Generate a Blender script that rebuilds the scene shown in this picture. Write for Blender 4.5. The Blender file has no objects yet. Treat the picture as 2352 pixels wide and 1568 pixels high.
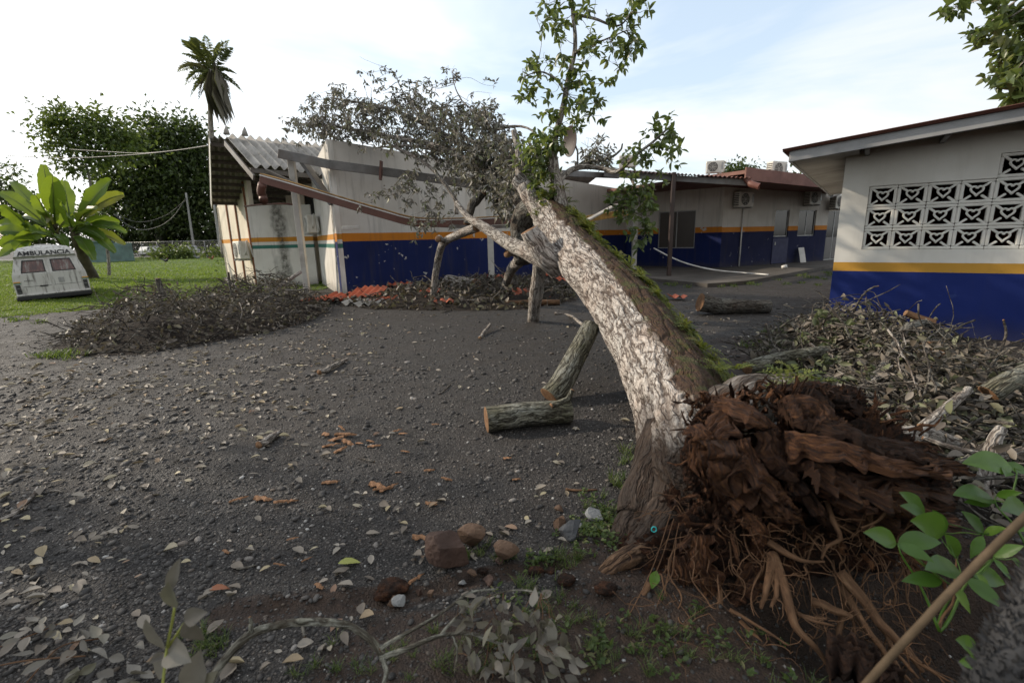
import bpy, math, random
import numpy as np
from mathutils import Vector, Matrix
R = math.radians
rng = np.random.default_rng(7)
random.seed(7)
SC = bpy.context.scene
COL = SC.collection

# ---------------------------------------------------------------- camera, sky, sun, exposure
CH, PITCH, ROLL, FPX, CX, CY = 1.6, R(12.3), 0.025, 1088.5, 1176.0, 784.0
_f = np.array([0, math.cos(PITCH), -math.sin(PITCH)]); _u0 = np.array([0, math.sin(PITCH), math.cos(PITCH)]); _r0 = np.array([1.0, 0, 0])
_r = math.cos(ROLL)*_r0 - math.sin(ROLL)*_u0
_u = math.cos(ROLL)*_u0 + math.sin(ROLL)*_r0
cam = bpy.data.cameras.new('camera'); camo = bpy.data.objects.new('camera', cam); COL.objects.link(camo)
camo.matrix_world = Matrix(((_r[0], _u[0], -_f[0], 0), (_r[1], _u[1], -_f[1], 0), (_r[2], _u[2], -_f[2], CH), (0, 0, 0, 1)))
cam.sensor_width = 36.0; cam.lens = 36.0*FPX/2352.0; cam.clip_start = 0.05; cam.clip_end = 2000
cam.dof.use_dof = True; cam.dof.focus_distance = 5.0; cam.dof.aperture_fstop = 2.8
SC.camera = camo
SUN_AZ, SUN_EL = R(-73), R(27)          # azimuth from +Y, negative = left
sdir = Vector((math.sin(SUN_AZ)*math.cos(SUN_EL), math.cos(SUN_AZ)*math.cos(SUN_EL), math.sin(SUN_EL)))
sl = bpy.data.lights.new('sun', 'SUN'); sl.energy = 5.0; sl.angle = R(1.2); sl.color = (1.0, 0.87, 0.70)
so = bpy.data.objects.new('sun', sl); COL.objects.link(so); so.rotation_euler = sdir.to_track_quat('Z', 'Y').to_euler()
SC.view_settings.view_transform = 'Standard'; SC.view_settings.look = 'None'; SC.view_settings.gamma = 1.0; SC.view_settings.exposure = 0.0
W = bpy.data.worlds.new('World'); SC.world = W; W.use_nodes = True
def make_world():
    nt = W.node_tree; nt.nodes.clear(); L = nt.links.new
    def nd(t, **k):
        n = nt.nodes.new(t)
        for a, b in k.items(): setattr(n, a, b)
        return n
    out = nd('ShaderNodeOutputWorld'); bg = nd('ShaderNodeBackground'); bg.inputs[1].default_value = 0.085
    sky = nd('ShaderNodeTexSky', sky_type='NISHITA', sun_disc=False, sun_elevation=SUN_EL, sun_rotation=SUN_AZ, air_density=1.4, dust_density=0.8, ozone_density=1.0)
    tc = nd('ShaderNodeTexCoord'); sep = nd('ShaderNodeSeparateXYZ'); L(tc.outputs['Generated'], sep.inputs[0])
    z = nd('ShaderNodeMath', operation='MAXIMUM'); L(sep.outputs[2], z.inputs[0]); z.inputs[1].default_value = 0.0
    za = nd('ShaderNodeMath', operation='ADD'); L(z.outputs[0], za.inputs[0]); za.inputs[1].default_value = 0.16
    dx = nd('ShaderNodeMath', operation='DIVIDE'); L(sep.outputs[0], dx.inputs[0]); L(za.outputs[0], dx.inputs[1])
    dy = nd('ShaderNodeMath', operation='DIVIDE'); L(sep.outputs[1], dy.inputs[0]); L(za.outputs[0], dy.inputs[1])
    cb = nd('ShaderNodeCombineXYZ'); L(dx.outputs[0], cb.inputs[0]); L(dy.outputs[0], cb.inputs[1])
    n1 = nd('ShaderNodeTexNoise'); n1.inputs['Scale'].default_value = 0.55; n1.inputs['Detail'].default_value = 6; n1.inputs['Roughness'].default_value = 0.55; n1.inputs['Distortion'].default_value = 0.6
    mp = nd('ShaderNodeMapping'); mp.inputs['Scale'].default_value = (0.8, 1.25, 1); mp.inputs['Rotation'].default_value = (0, 0, R(18)); mp.inputs['Location'].default_value = (2.2, 0.4, 0)
    L(cb.outputs[0], mp.inputs[0]); L(mp.outputs[0], n1.inputs['Vector'])
    rp = nd('ShaderNodeValToRGB'); rp.color_ramp.elements[0].position = 0.38; rp.color_ramp.elements[0].color = (0.06,)*3+(1,); rp.color_ramp.elements[1].position = 0.58; rp.color_ramp.elements[1].color = (0.97,)*3+(1,)
    L(n1.outputs['Fac'], rp.inputs[0])
    # thin cloud brightens towards the sun by forward scattering, everywhere round the sky by the same law
    dot = nd('ShaderNodeVectorMath', operation='DOT_PRODUCT'); L(tc.outputs['Generated'], dot.inputs[0]); dot.inputs[1].default_value = sdir
    mr = nd('ShaderNodeMapRange'); L(dot.outputs['Value'], mr.inputs[0]); mr.inputs[1].default_value = -0.3; mr.inputs[2].default_value = 1.0; mr.inputs[3].default_value = 12.2; mr.inputs[4].default_value = 19.0
    cc = nd('ShaderNodeCombineXYZ')
    for i, s in enumerate((0.985, 0.99, 1.0)):
        m = nd('ShaderNodeMath', operation='MULTIPLY'); L(mr.outputs[0], m.inputs[0]); m.inputs[1].default_value = s; L(m.outputs[0], cc.inputs[i])
    mx = nd('ShaderNodeMix', data_type='RGBA'); L(rp.outputs[0], mx.inputs[0])
    veil = nd('ShaderNodeMix', data_type='RGBA', blend_type='ADD'); veil.inputs[0].default_value = 1.0; L(sky.outputs[0], veil.inputs[6]); veil.inputs[7].default_value = (5.4, 6.4, 7.7, 1)   # thin high veil in front of the blue
    L(veil.outputs[2], mx.inputs[6]); L(cc.outputs[0], mx.inputs[7])
    L(mx.outputs[2], bg.inputs[0]); L(bg.outputs[0], out.inputs[0])
make_world()

# ---------------------------------------------------------------- helpers: photo point -> place
def ray(x, y): return _f + (x-CX)/FPX*_r - (y-CY)/FPX*_u
def at(x, y, Y):
    d = ray(x, y); return np.array([0, 0, CH]) + d*(Y/d[1])
def gnd(x, y, z=0.0):
    d = ray(x, y); return np.array([0, 0, CH]) + d*((z-CH)/d[2])
def proj(P):
    P = np.asarray(P, float) - np.array([0, 0, CH]); dz = P@_f
    return np.stack([CX + FPX*(P@_r)/dz, CY - FPX*(P@_u)/dz, dz], -1)
def ats(pts): return np.array([at(*p) for p in pts])

# ---------------------------------------------------------------- noise
def _h(i, j, k, s):
    n = (i*374761393 + j*668265263 + k*2147483647 + s*974634777) & 0xffffffff
    n = ((n ^ (n >> 13))*1274126177) & 0xffffffff
    return ((n ^ (n >> 16)) & 0xffff)/65535.0
def vnoise(P, s=0):
    P = np.asarray(P, float); I = np.floor(P).astype(np.int64); f = P-I; f = f*f*(3-2*f)
    r = 0
    for a in (0, 1):
        for b in (0, 1):
            for c in (0, 1):
                w = (f[:, 0] if a else 1-f[:, 0])*(f[:, 1] if b else 1-f[:, 1])*(f[:, 2] if c else 1-f[:, 2])
                r = r + w*_h(I[:, 0]+a, I[:, 1]+b, I[:, 2]+c, s)
    return r
def fbm(P, o=4, s=0, g=0.5):
    P = np.asarray(P, float); r = 0; a = 1; t = 0
    for i in range(o):
        r = r + a*vnoise(P*(2.0**i)+i*17.3, s+i); t += a; a *= g
    return r/t
def sst(a, b, x):
    t = np.clip((np.asarray(x, float)-a)/(b-a), 0, 1); return t*t*(3-2*t)
def nrm(v):
    v = np.asarray(v, float); return v/np.maximum(np.linalg.norm(v, axis=-1, keepdims=True), 1e-9)

# ---------------------------------------------------------------- mesh builder
class MB:
    def __init__(s): s.V = []; s.F = {3: [], 4: []}; s.M = {3: [], 4: []}; s.var = []; s.co = []; s.n = 0; s.uv = False
    def add(s, V, F, var=0.0, co=None, m=0):
        V = np.asarray(V, float).reshape(-1, 3); s.V.append(V)
        s.var.append(np.broadcast_to(np.asarray(var, float), (len(V),)))
        s.co.append(V if co is None else co)
        for f in (F if isinstance(F, list) and len(F) and isinstance(F[0], np.ndarray) and F[0].ndim == 2 else [np.asarray(F, int)]):
            if len(f) == 0: continue
            k = f.shape[1]; s.F[k].append(f + s.n); s.M[k].append(np.full(len(f), m))
        s.n += len(V); return s
    def tris(s): return sum(len(f) for f in s.F[3]) + 2*sum(len(f) for f in s.F[4])
    def mesh(s, name, mats, smooth=False, off=None):
        V = np.concatenate(s.V)
        if off is not None: V = V - off
        Q = np.concatenate(s.F[4]) if s.F[4] else np.zeros((0, 4), int); T = np.concatenate(s.F[3]) if s.F[3] else np.zeros((0, 3), int)
        MI = np.concatenate([np.concatenate(s.M[4]) if s.M[4] else np.zeros(0, int), np.concatenate(s.M[3]) if s.M[3] else np.zeros(0, int)])
        me = bpy.data.meshes.new(name); me.vertices.add(len(V)); me.vertices.foreach_set('co', V.astype(np.float32).ravel())
        nl = Q.size + T.size; me.loops.add(nl); me.loops.foreach_set('vertex_index', np.concatenate([Q.ravel(), T.ravel()]).astype(np.int32))
        me.polygons.add(len(Q)+len(T))
        me.polygons.foreach_set('loop_start', np.concatenate([np.arange(len(Q))*4, Q.size+np.arange(len(T))*3]).astype(np.int32))
        me.polygons.foreach_set('material_index', MI.astype(np.int32))
        me.polygons.foreach_set('use_smooth', np.full(len(Q)+len(T), smooth))
        a = me.attributes.new('var', 'FLOAT', 'POINT'); a.data.foreach_set('value', np.concatenate(s.var).astype(np.float32))
        c = np.concatenate(s.co)
        a = me.attributes.new('co', 'FLOAT_VECTOR', 'POINT'); a.data.foreach_set('vector', c.astype(np.float32).ravel())
        for m in (mats if isinstance(mats, (list, tuple)) else [mats]): me.materials.append(m)
        me.update(calc_edges=True); me.validate(); return me
    def build(s, name, mats, parent=None, smooth=False, kind=None, label=None, cat=None, group=None):
        if parent is None:
            V = np.concatenate(s.V); off = np.array([(V[:, 0].min()+V[:, 0].max())/2, (V[:, 1].min()+V[:, 1].max())/2, V[:, 2].min()])
            if kind == 'structure': off = np.zeros(3)
        else: off = np.array(parent.get('_o', (0, 0, 0)))
        o = bpy.data.objects.new(name, s.mesh(name, mats, smooth, off)); COL.objects.link(o)
        if parent is None: o.location = off; OFF[o.name] = off
        else: o.parent = parent
        tag(o, label, cat, group, kind); return o
OFF = {}
def tag(o, label=None, cat=None, group=None, kind=None):
    if label: o['label'] = label
    if cat: o['category'] = cat
    if group: o['group'] = group
    if kind: o['kind'] = kind
    return o
ORG = {}
def thing(name, label, cat, loc=(0, 0, 0), group=None):
    o = bpy.data.objects.new(name, None); COL.objects.link(o); o.location = loc; o.empty_display_size = 0.2
    tag(o, label, cat, group); ORG[o] = np.array(loc, float); return o
def part(mb, name, mats, parent, smooth=False, kind=None, label=None):
    """a part whose mesh was built in world coordinates, under a thing (or under a part of it)"""
    p = parent; off = np.zeros(3)
    while p is not None:
        off = off + np.array(ORG[p] if p in ORG else p.location); p = p.parent
    o = bpy.data.objects.new(name, mb.mesh(name, mats, smooth, off)); COL.objects.link(o); o.parent = parent
    return tag(o, label, None, None, kind)
def inst(name, me, M, parent=None, label=None, cat=None, group=None):
    """an object that shares mesh data, placed with world matrix M"""
    o = bpy.data.objects.new(name, me); COL.objects.link(o)
    if parent is not None:
        off = np.zeros(3); p = parent
        while p is not None:
            off = off + np.array(ORG[p] if p in ORG else p.location); p = p.parent
        o.parent = parent; M = Matrix.Translation(-Vector(off)) @ M
    o.matrix_basis = M
    return tag(o, label, cat, group)
def copy_tree(o, parent=None):
    c = o.copy(); COL.objects.link(c); c.parent = parent
    for ch in list(o.children): copy_tree(ch, c)
    return c

# shapes: all return (V, [faces...])
BQ = np.array([[0, 3, 2, 1], [4, 5, 6, 7], [0, 1, 5, 4], [1, 2, 6, 5], [2, 3, 7, 6], [3, 0, 4, 7]])
def box(a, b):
    a, b = np.minimum(a, b), np.maximum(a, b)
    return np.array([[a[0], a[1], a[2]], [b[0], a[1], a[2]], [b[0], b[1], a[2]], [a[0], b[1], a[2]], [a[0], a[1], b[2]], [b[0], a[1], b[2]], [b[0], b[1], b[2]], [a[0], b[1], b[2]]], float), BQ
def bbox(a, b, c=0.01):
    """box with chamfered edges"""
    a, b = np.minimum(a, b).astype(float), np.maximum(a, b).astype(float); V = []; 
    ctr = (a+b)/2; h = (b-a)/2; c = min(c, h.min()*0.49)
    sg = [np.array(s) for s in ((-1, -1, -1), (1, -1, -1), (1, 1, -1), (-1, 1, -1), (-1, -1, 1), (1, -1, 1), (1, 1, 1), (-1, 1, 1))]
    for s in sg:
        for ax in range(3):
            v = h.copy()-c; v[ax] = h[ax]; V.append(ctr+s*v)
    ix = lambda k, ax: k*3+ax
    Q = []; T = []
    for q, ax in ((BQ[0], 2), (BQ[1], 2), (BQ[2], 1), (BQ[3], 0), (BQ[4], 1), (BQ[5], 0)): Q.append([ix(k, ax) for k in q])
    for k1, k2, d in ((0, 1, 0), (1, 2, 1), (2, 3, 0), (3, 0, 1), (4, 5, 0), (5, 6, 1), (6, 7, 0), (7, 4, 1), (0, 4, 2), (1, 5, 2), (2, 6, 2), (3, 7, 2)):
        p, q = [x for x in range(3) if x != d]; Q.append([ix(k1, p), ix(k2, p), ix(k2, q), ix(k1, q)])
    for k in range(8): T.append([ix(k, 0), ix(k, 1), ix(k, 2)])
    return np.array(V), [np.array(Q), np.array(T)]
def xf(VF, o, ex, ey, ez):
    """local box -> frame with origin o and axes"""
    V, F = VF; M = np.array([ex, ey, ez], float); return V@M + np.array(o, float), F
def frames(P):
    P = np.asarray(P, float); T = nrm(np.gradient(P, axis=0)); N = np.zeros_like(T)
    a = np.array([0, 0, 1.0]) if abs(T[0, 2]) < 0.9 else np.array([1.0, 0, 0])
    N[0] = nrm(a - T[0]*(a@T[0]))
    for i in range(1, len(P)):
        n = N[i-1] - T[i]*(N[i-1]@T[i]); N[i] = nrm(n)
    return T, N, np.cross(T, N)
def smooth_path(P, n):
    """Catmull-Rom through points P (any width of columns) -> n samples"""
    P = np.asarray(P, float); Q = np.vstack([2*P[0]-P[1], P, 2*P[-1]-P[-2]])
    t = np.linspace(0, len(P)-1-1e-9, n); i = t.astype(int); f = (t-i)[:, None]
    a, b, c, d = Q[i], Q[i+1], Q[i+2], Q[i+3]
    return 0.5*((2*b)+(c-a)*f+(2*a-5*b+4*c-d)*f*f+(3*b-a-3*c+d)*f**3)
def tube(P, r, seg=8, lump=0.0, seed=0, caps=True, lscale=3.0):
    """(V, side quads, co, cap faces)"""
    P = np.asarray(P, float); n = len(P); r = np.broadcast_to(np.asarray(r, float), (n,))
    T, N, B = frames(P); th = np.linspace(0, 2*np.pi, seg, endpoint=False)
    ring = np.cos(th)[None, :, None]*N[:, None] + np.sin(th)[None, :, None]*B[:, None]
    s = np.concatenate([[0], np.cumsum(np.linalg.norm(np.diff(P, axis=0), axis=1))])
    co = np.stack([np.cos(th)[None]*r[:, None], np.sin(th)[None]*r[:, None], np.broadcast_to(s[:, None], (n, seg))], -1).reshape(-1, 3)
    rr = np.broadcast_to(r[:, None], (n, seg))
    if lump: rr = rr*(1+lump*2*(fbm(co*np.array([lscale/max(r.max(), 1e-3)*0.5]*2+[lscale])+seed*7.7, 3, seed).reshape(n, seg)-0.5))
    V = (P[:, None]+ring*rr[..., None]).reshape(-1, 3)
    i = np.arange(n-1)[:, None]*seg; j = np.arange(seg)[None]; k = (j+1) % seg
    Q = np.stack([i+j, i+k, i+seg+k, i+seg+j], -1).reshape(-1, 4)
    C = np.zeros((0, 3), int)
    if caps:
        V = np.vstack([V, P[0], P[-1]]); co = np.vstack([co, [0, 0, 0], [0, 0, s[-1]]]); a = n*seg; j = np.arange(seg); k = (j+1) % seg
        C = np.vstack([np.stack([np.full(seg, a), k, j], -1), np.stack([np.full(seg, a+1), (n-1)*seg+j, (n-1)*seg+k], -1)])
    return V, Q, co, C
def add_tube(mb, P, r, seg=8, lump=0.0, seed=0, caps=True, m=0, mc=None, var=0.0, lscale=3.0):
    V, Q, co, C = tube(P, r, seg, lump, seed, caps, lscale)
    mb.add(V, [Q], var, co, m)
    if caps:
        mb.F[3].append(C + mb.n - len(V)); mb.M[3].append(np.full(len(C), m if mc is None else mc))
def wander(P0, P1, n, amp, seed, sag=0.0):
    t = np.linspace(0, 1, n)[:, None]; P = np.asarray(P0)*(1-t)+np.asarray(P1)*t
    L = np.linalg.norm(np.asarray(P1)-P0); k = np.arange(1, 4); ph_ = (np.sin(seed*12.9898+np.arange(9)*78.233)*43758.5453 % 6.2832).reshape(3, 3)
    d = (np.sin(t*3.3*k[None]+ph_[:, None, :])/k*.42).sum(-1).T
    P = P + d*amp*L*np.sin(np.pi*np.clip(t*1.0, 0, 1))**0.6; P[:, 2] += (-4*sag*L*t*(1-t))[:, 0]; return P
# leaves
def leaf_tmpl(hi):
    if hi:
        u = [0, .12, .32, .58, .82, 1.0]; w = [.05, .56, .96, .93, .52, .0]; V = []
        for a, b in zip(u, w): V += [(a, -b, .06*b), (a, 0, 0), (a, b, .06*b)]
        F = [[3*i+j, 3*i+j+1, 3*i+j+4, 3*i+j+3] for i in range(5) for j in range(2)]
        return np.array(V, float), np.array(F)
    return np.array([(0, 0, 0), (.45, -1, .1), (1, 0, 0), (.45, 1, .1), (.45, 0, 0)], float), np.array([[0, 4, 2, 1], [0, 3, 2, 4]])
LHI, LLO = leaf_tmpl(True), leaf_tmpl(False)
def leaves(P, D, N, L, Wd, hi=False, curl=0.0, fold=1.0):
    tv, tf = LHI if hi else LLO; n = len(P); D = nrm(D); S = nrm(np.cross(D, N)); N = np.cross(S, D)
    L = np.broadcast_to(np.asarray(L, float), (n,)); Wd = np.broadcast_to(np.asarray(Wd, float), (n,)); curl = np.broadcast_to(np.asarray(curl, float), (n,)); fold = np.broadcast_to(np.asarray(fold, float), (n,))
    u, v, w = tv.T
    V = P[:, None] + D[:, None]*(u[None]*L[:, None])[..., None] + S[:, None]*(v[None]*Wd[:, None]/2)[..., None] + N[:, None]*((w[None]*fold[:, None]*2.2 + curl[:, None]*u[None]**2)*L[:, None])[..., None]
    F = (tf[None] + (np.arange(n)*len(tv))[:, None, None]).reshape(-1, 4)
    return V.reshape(-1, 3), F, len(tv)
def rdir(n, up=0.0):
    v = rng.normal(size=(n, 3)); v[:, 2] += up; return nrm(v)
def text_mesh(name, body, size, mat, M, parent, bold=0.0, extrude=0.002):
    cu = bpy.data.curves.new(name, 'FONT'); cu.body = body; cu.size = size; cu.align_x = 'CENTER'; cu.align_y = 'CENTER'; cu.extrude = extrude; cu.offset = bold
    t = bpy.data.objects.new(name+'_tmp', cu); COL.objects.link(t); bpy.context.view_layer.update()
    me = bpy.data.meshes.new_from_object(t.evaluated_get(bpy.context.evaluated_depsgraph_get())); bpy.data.objects.remove(t); bpy.data.curves.remove(cu)
    me.materials.clear(); me.materials.append(mat); return inst(name, me, M, parent)

# ---------------------------------------------------------------- materials
class NT:
    def __init__(s, name):
        s.m = bpy.data.materials.new(name); s.m.use_nodes = True; s.t = s.m.node_tree; s.t.nodes.clear()
        s.out = s.t.nodes.new('ShaderNodeOutputMaterial')
    def nd(s, ty, **k):
        n = s.t.nodes.new(ty)
        for a, b in k.items(): setattr(n, a, b)
        return n
    def set(s, sock, v):
        if hasattr(v, 'links') or hasattr(v, 'is_linked'): s.t.links.new(v, sock)
        elif isinstance(v, (tuple, list)) and sock.type == 'RGBA' and len(v) == 3: sock.default_value = (*v, 1)
        else: sock.default_value = v
    def attr(s, n): return s.nd('ShaderNodeAttribute', attribute_name=n)
    def co(s): return s.attr('co').outputs['Vector']
    def pos(s): return s.nd('ShaderNodeNewGeometry').outputs['Position']
    def obj(s): return s.nd('ShaderNodeTexCoord').outputs['Object']
    def mapv(s, v, sc=(1, 1, 1), loc=(0, 0, 0), rot=(0, 0, 0)):
        n = s.nd('ShaderNodeMapping'); s.set(n.inputs[0], v); n.inputs['Scale'].default_value = sc; n.inputs['Location'].default_value = loc; n.inputs['Rotation'].default_value = rot; return n.outputs[0]
    def noise(s, v, sc, det=4, ro=0.55, dist=0.0):
        n = s.nd('ShaderNodeTexNoise'); s.set(n.inputs['Vector'], v); n.inputs['Scale'].default_value = sc; n.inputs['Detail'].default_value = det; n.inputs['Roughness'].default_value = ro; n.inputs['Distortion'].default_value = dist; return n.outputs['Fac']
    def vor(s, v, sc, feat='F1', out='Distance', rnd=1.0):
        n = s.nd('ShaderNodeTexVoronoi', feature=feat); s.set(n.inputs['Vector'], v); n.inputs['Scale'].default_value = sc; n.inputs['Randomness'].default_value = rnd; return n.outputs[out]
    def ramp(s, f, *st):
        n = s.nd('ShaderNodeValToRGB'); e = n.color_ramp.elements
        while len(e) < len(st): e.new(0.5)
        for i, (p, c) in enumerate(st): e[i].position = p; e[i].color = (*c, 1) if isinstance(c, tuple) else (c, c, c, 1)
        s.set(n.inputs[0], f); return n.outputs[0]
    def mix(s, f, a, b, bt='MIX'):
        n = s.nd('ShaderNodeMix', data_type='RGBA', blend_type=bt); s.set(n.inputs[0], f); s.set(n.inputs[6], a); s.set(n.inputs[7], b); return n.outputs[2]
    def ma(s, op, a, b=0.0, c=0.0, cl=False):
        n = s.nd('ShaderNodeMath', operation=op, use_clamp=cl); s.set(n.inputs[0], a); s.set(n.inputs[1], b)
        if op in ('MULTIPLY_ADD', 'SMOOTH_MIN', 'COMPARE'): s.set(n.inputs[2], c)
        return n.outputs[0]
    def sep(s, v):
        n = s.nd('ShaderNodeSeparateXYZ'); s.set(n.inputs[0], v); return n.outputs
    def vadd(s, a, b, sc=1.0):
        m = s.nd('ShaderNodeVectorMath', operation='SCALE'); s.set(m.inputs[0], b); m.inputs['Scale'].default_value = sc
        n = s.nd('ShaderNodeVectorMath', operation='ADD'); s.set(n.inputs[0], a); s.t.links.new(m.outputs[0], n.inputs[1]); return n.outputs[0]
    def nvec(s, v, sc):
        n = s.nd('ShaderNodeTexNoise'); s.set(n.inputs['Vector'], v); n.inputs['Scale'].default_value = sc; n.inputs['Detail'].default_value = 3
        m = s.nd('ShaderNodeVectorMath', operation='SUBTRACT'); s.t.links.new(n.outputs['Color'], m.inputs[0]); m.inputs[1].default_value = (.5, .5, .5); return m.outputs[0]
    def bump(s, h, st=0.5, d=0.01, prev=None):
        n = s.nd('ShaderNodeBump'); s.set(n.inputs['Height'], h); n.inputs['Strength'].default_value = st; n.inputs['Distance'].default_value = d
        if prev is not None: s.set(n.inputs['Normal'], prev)
        return n.outputs[0]
    def rnd(s):
        """a number per piece: the piece's own 'var' attribute plus a random number per object"""
        return s.ma('FRACT', s.ma('ADD', s.attr('var').outputs['Fac'], s.nd('ShaderNodeObjectInfo').outputs['Random']))
    def fin(s, col, rough=0.8, nor=None, metal=0.0, spec=0.4, trans=0.0, tcol=None, alpha=None, coat=0.0):
        b = s.nd('ShaderNodeBsdfPrincipled'); s.set(b.inputs['Base Color'], col); s.set(b.inputs['Roughness'], rough); s.set(b.inputs['Metallic'], metal); b.inputs['Specular IOR Level'].default_value = spec
        if coat: b.inputs['Coat Weight'].default_value = coat
        if nor is not None: s.set(b.inputs['Normal'], nor)
        o = b.outputs[0]
        if trans:
            t = s.nd('ShaderNodeBsdfTranslucent'); s.set(t.inputs[0], tcol if tcol is not None else col); x = s.nd('ShaderNodeMixShader'); x.inputs[0].default_value = trans
            s.t.links.new(o, x.inputs[1]); s.t.links.new(t.outputs[0], x.inputs[2]); o = x.outputs[0]
        s.t.links.new(o, s.out.inputs[0]); return s.m
MT = {}
def plain(name, col, rough=0.7, var=0.12, sc=6.0, bump=0.15, metal=0.0, spec=0.4, dirt=None):
    if name in MT: return MT[name]
    n = NT(name); p = n.obj(); k = n.noise(p, sc, 5)
    c = n.mix(n.ramp(k, (.3, 0.0), (.7, 1.0)), tuple(x*(1-var) for x in col), tuple(min(1, x*(1+var)) for x in col))
    if dirt: c = n.mix(n.ramp(n.noise(p, sc*0.35, 6, .65), (.48, 0.0), (.75, .8)), c, dirt)
    MT[name] = n.fin(c, n.ramp(k, (.2, min(1, rough*1.1)), (.8, rough*0.85)), n.bump(n.noise(p, sc*8, 3), bump, 0.004), metal, spec); return MT[name]
def leafmat(name, stops, rough=0.5, trans=0.3, tcol=(.25, .32, .05), spec=0.4):
    n = NT(name); r = n.rnd(); c = n.ramp(r, *stops); p = n.obj()
    c = n.mix(n.ramp(n.noise(p, 30, 3), (.45, 0.0), (.75, .45)), c, tuple(x*0.55 for x in stops[len(stops)//2][1]))
    MT[name] = n.fin(c, rough, None, 0, spec, trans, n.mix(.6, c, tcol)); return MT[name]
SC.cycles.max_bounces = 6; SC.cycles.diffuse_bounces = 3; SC.cycles.glossy_bounces = 2; SC.cycles.transmission_bounces = 3; SC.cycles.transparent_max_bounces = 4; SC.cycles.caustics_reflective = False; SC.cycles.caustics_refractive = False

# ================================================================ the setting
# ---- ground: one graded sheet to the horizon, finer near the tree
def axis(fine0, fine1, step, far0, far1, g=1.22):
    a = list(np.arange(fine0, fine1+1e-6, step)); s = step
    while a[-1] < far1: s *= g; a.append(a[-1]+s)
    s = step
    while a[0] > far0: s *= g; a.insert(0, a[0]-s)
    return np.array(a)
PIT = np.array([1.95, 1.62])
TRENCH = [gnd(*p)[:2] for p in ((520, 1418), (640, 1402), (760, 1398), (880, 1388), (980, 1370), (1080, 1335), (1200, 1315), (1330, 1290))]
def trench_d(x, y):
    d = np.full(np.shape(x), 9.0)
    for a, b in zip(TRENCH[:-1], TRENCH[1:]):
        ab = b-a; t = np.clip(((x-a[0])*ab[0]+(y-a[1])*ab[1])/(ab@ab), 0, 1); d = np.minimum(d, np.hypot(x-a[0]-t*ab[0], y-a[1]-t*ab[1]))
    return d
def gh(x, y):
    x = np.asarray(x, float); y = np.asarray(y, float); sh = x.shape; x = x.ravel(); y = y.ravel()
    q = np.stack([x, y, x*0], -1)
    z = 0.05*(fbm(q*0.45, 3, 3)-0.5)*sst(60, 15, np.hypot(x, y))
    near = sst(9, 4, np.hypot(x, y-2))
    z = z + near*0.02*(fbm(q*3.0, 3, 5)-0.5)
    d = np.hypot((x-PIT[0])/1.15, (y-PIT[1])/0.62)
    z = z - 0.50*sst(1.0, 0.15, d)
    so = soil(x, y); z = z + so*(0.06*(fbm(q*5, 4, 8)-0.45)+0.015)
    td = trench_d(x, y); z = z - 0.035*sst(.07, .0, td+0.10*(fbm(q*7, 3, 4)-.45)) + 0.012*sst(.22, .09, td)*sst(.05, .1, td)
    return z.reshape(sh)
def soil(x, y):
    q = np.stack([x, y, x*0], -1); n = (fbm(q*2.6, 4, 21)-0.5)*0.5
    a = sst(0.12, -0.12, (y - (1.72 + 0.22*sst(-.6, .9, x))) + n*0.8)*sst(-1.0, -.45, x + n)
    b = sst(.25, -.15, np.hypot((x-1.55)/1.5, (y-1.95)/0.95)-0.75 + n*.6)
    td = sst(.12, .02, trench_d(x, y)+n*.25)
    c = sst(.3, -.3, np.hypot((x-4.2)/2.2, (y-5.3)/2.6)-.8+n)*.7
    return np.clip(np.maximum(np.maximum(a, b), np.maximum(td*.8, c)), 0, 1)
def grid(xs, ys, zf, extra=None):
    X, Y = np.meshgrid(xs, ys); Z = zf(X, Y); V = np.stack([X, Y, Z], -1).reshape(-1, 3)
    n = len(xs); i = np.arange(len(ys)-1)[:, None]*n; j = np.arange(n-1)[None]
    return V, np.stack([i+j, i+j+1, i+j+n+1, i+j+n], -1).reshape(-1, 4)
V, F = grid(axis(-3.2, 4.2, .035, -700, 700), axis(0.8, 5.2, .035, -120, 900), gh)
n = NT('gravel_ground'); p = n.pos()
so_ = n.attr('var').outputs['Fac']
pw = n.vadd(p, n.nvec(p, 9.0), .03)
v1 = n.vor(pw, 95); v1c = n.vor(pw, 95, out='Color'); v2 = n.vor(pw, 38); big = n.noise(p, .55, 5, .6)
st = n.ramp(n.sep(v1c)[0], (0.0, (.010, .009, .0082)), (.6, (.032, .0285, .0262)), (.9, (.082, .074, .068)), (1.0, (.21, .197, .18)))
st = n.mix(n.ramp(v1, (.25, 0.0), (.6, .85)), st, (.010, .0085, .0075))
brown = n.ramp(n.noise(p, 24, 4), (.3, (.016, .0095, .0062)), (.7, (.042, .025, .016)))
dust = n.mix(n.ramp(big, (.42, 0.0), (.66, .55)), st, n.mix(n.sep(v1c)[1], (.018, .0137, .011), (.044, .036, .030)))
msk = n.ma('ADD', so_, n.ma('MULTIPLY', n.ma('SUBTRACT', n.noise(p, 14, 4), .5), .55))
c = n.mix(n.ramp(msk, (.35, 0.0), (.6, 1.0)), dust, brown)
h = n.ma('ADD', n.ma('MULTIPLY', n.ma('SUBTRACT', 1.0, v1), .6), n.ma('MULTIPLY', n.noise(p, 60, 5), .8))
nb = n.bump(h, .9, .012, n.bump(n.noise(p, 7, 4), .5, .05))
MT['gravel'] = n.fin(c, n.ramp(n.noise(p, 3, 3), (.3, .62), (.7, .9)), nb, 0, .35)
mb = MB(); mb.add(V, F, soil(V[:, 0], V[:, 1])); mb.build('ground', MT['gravel'], kind='structure', smooth=True)

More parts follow.
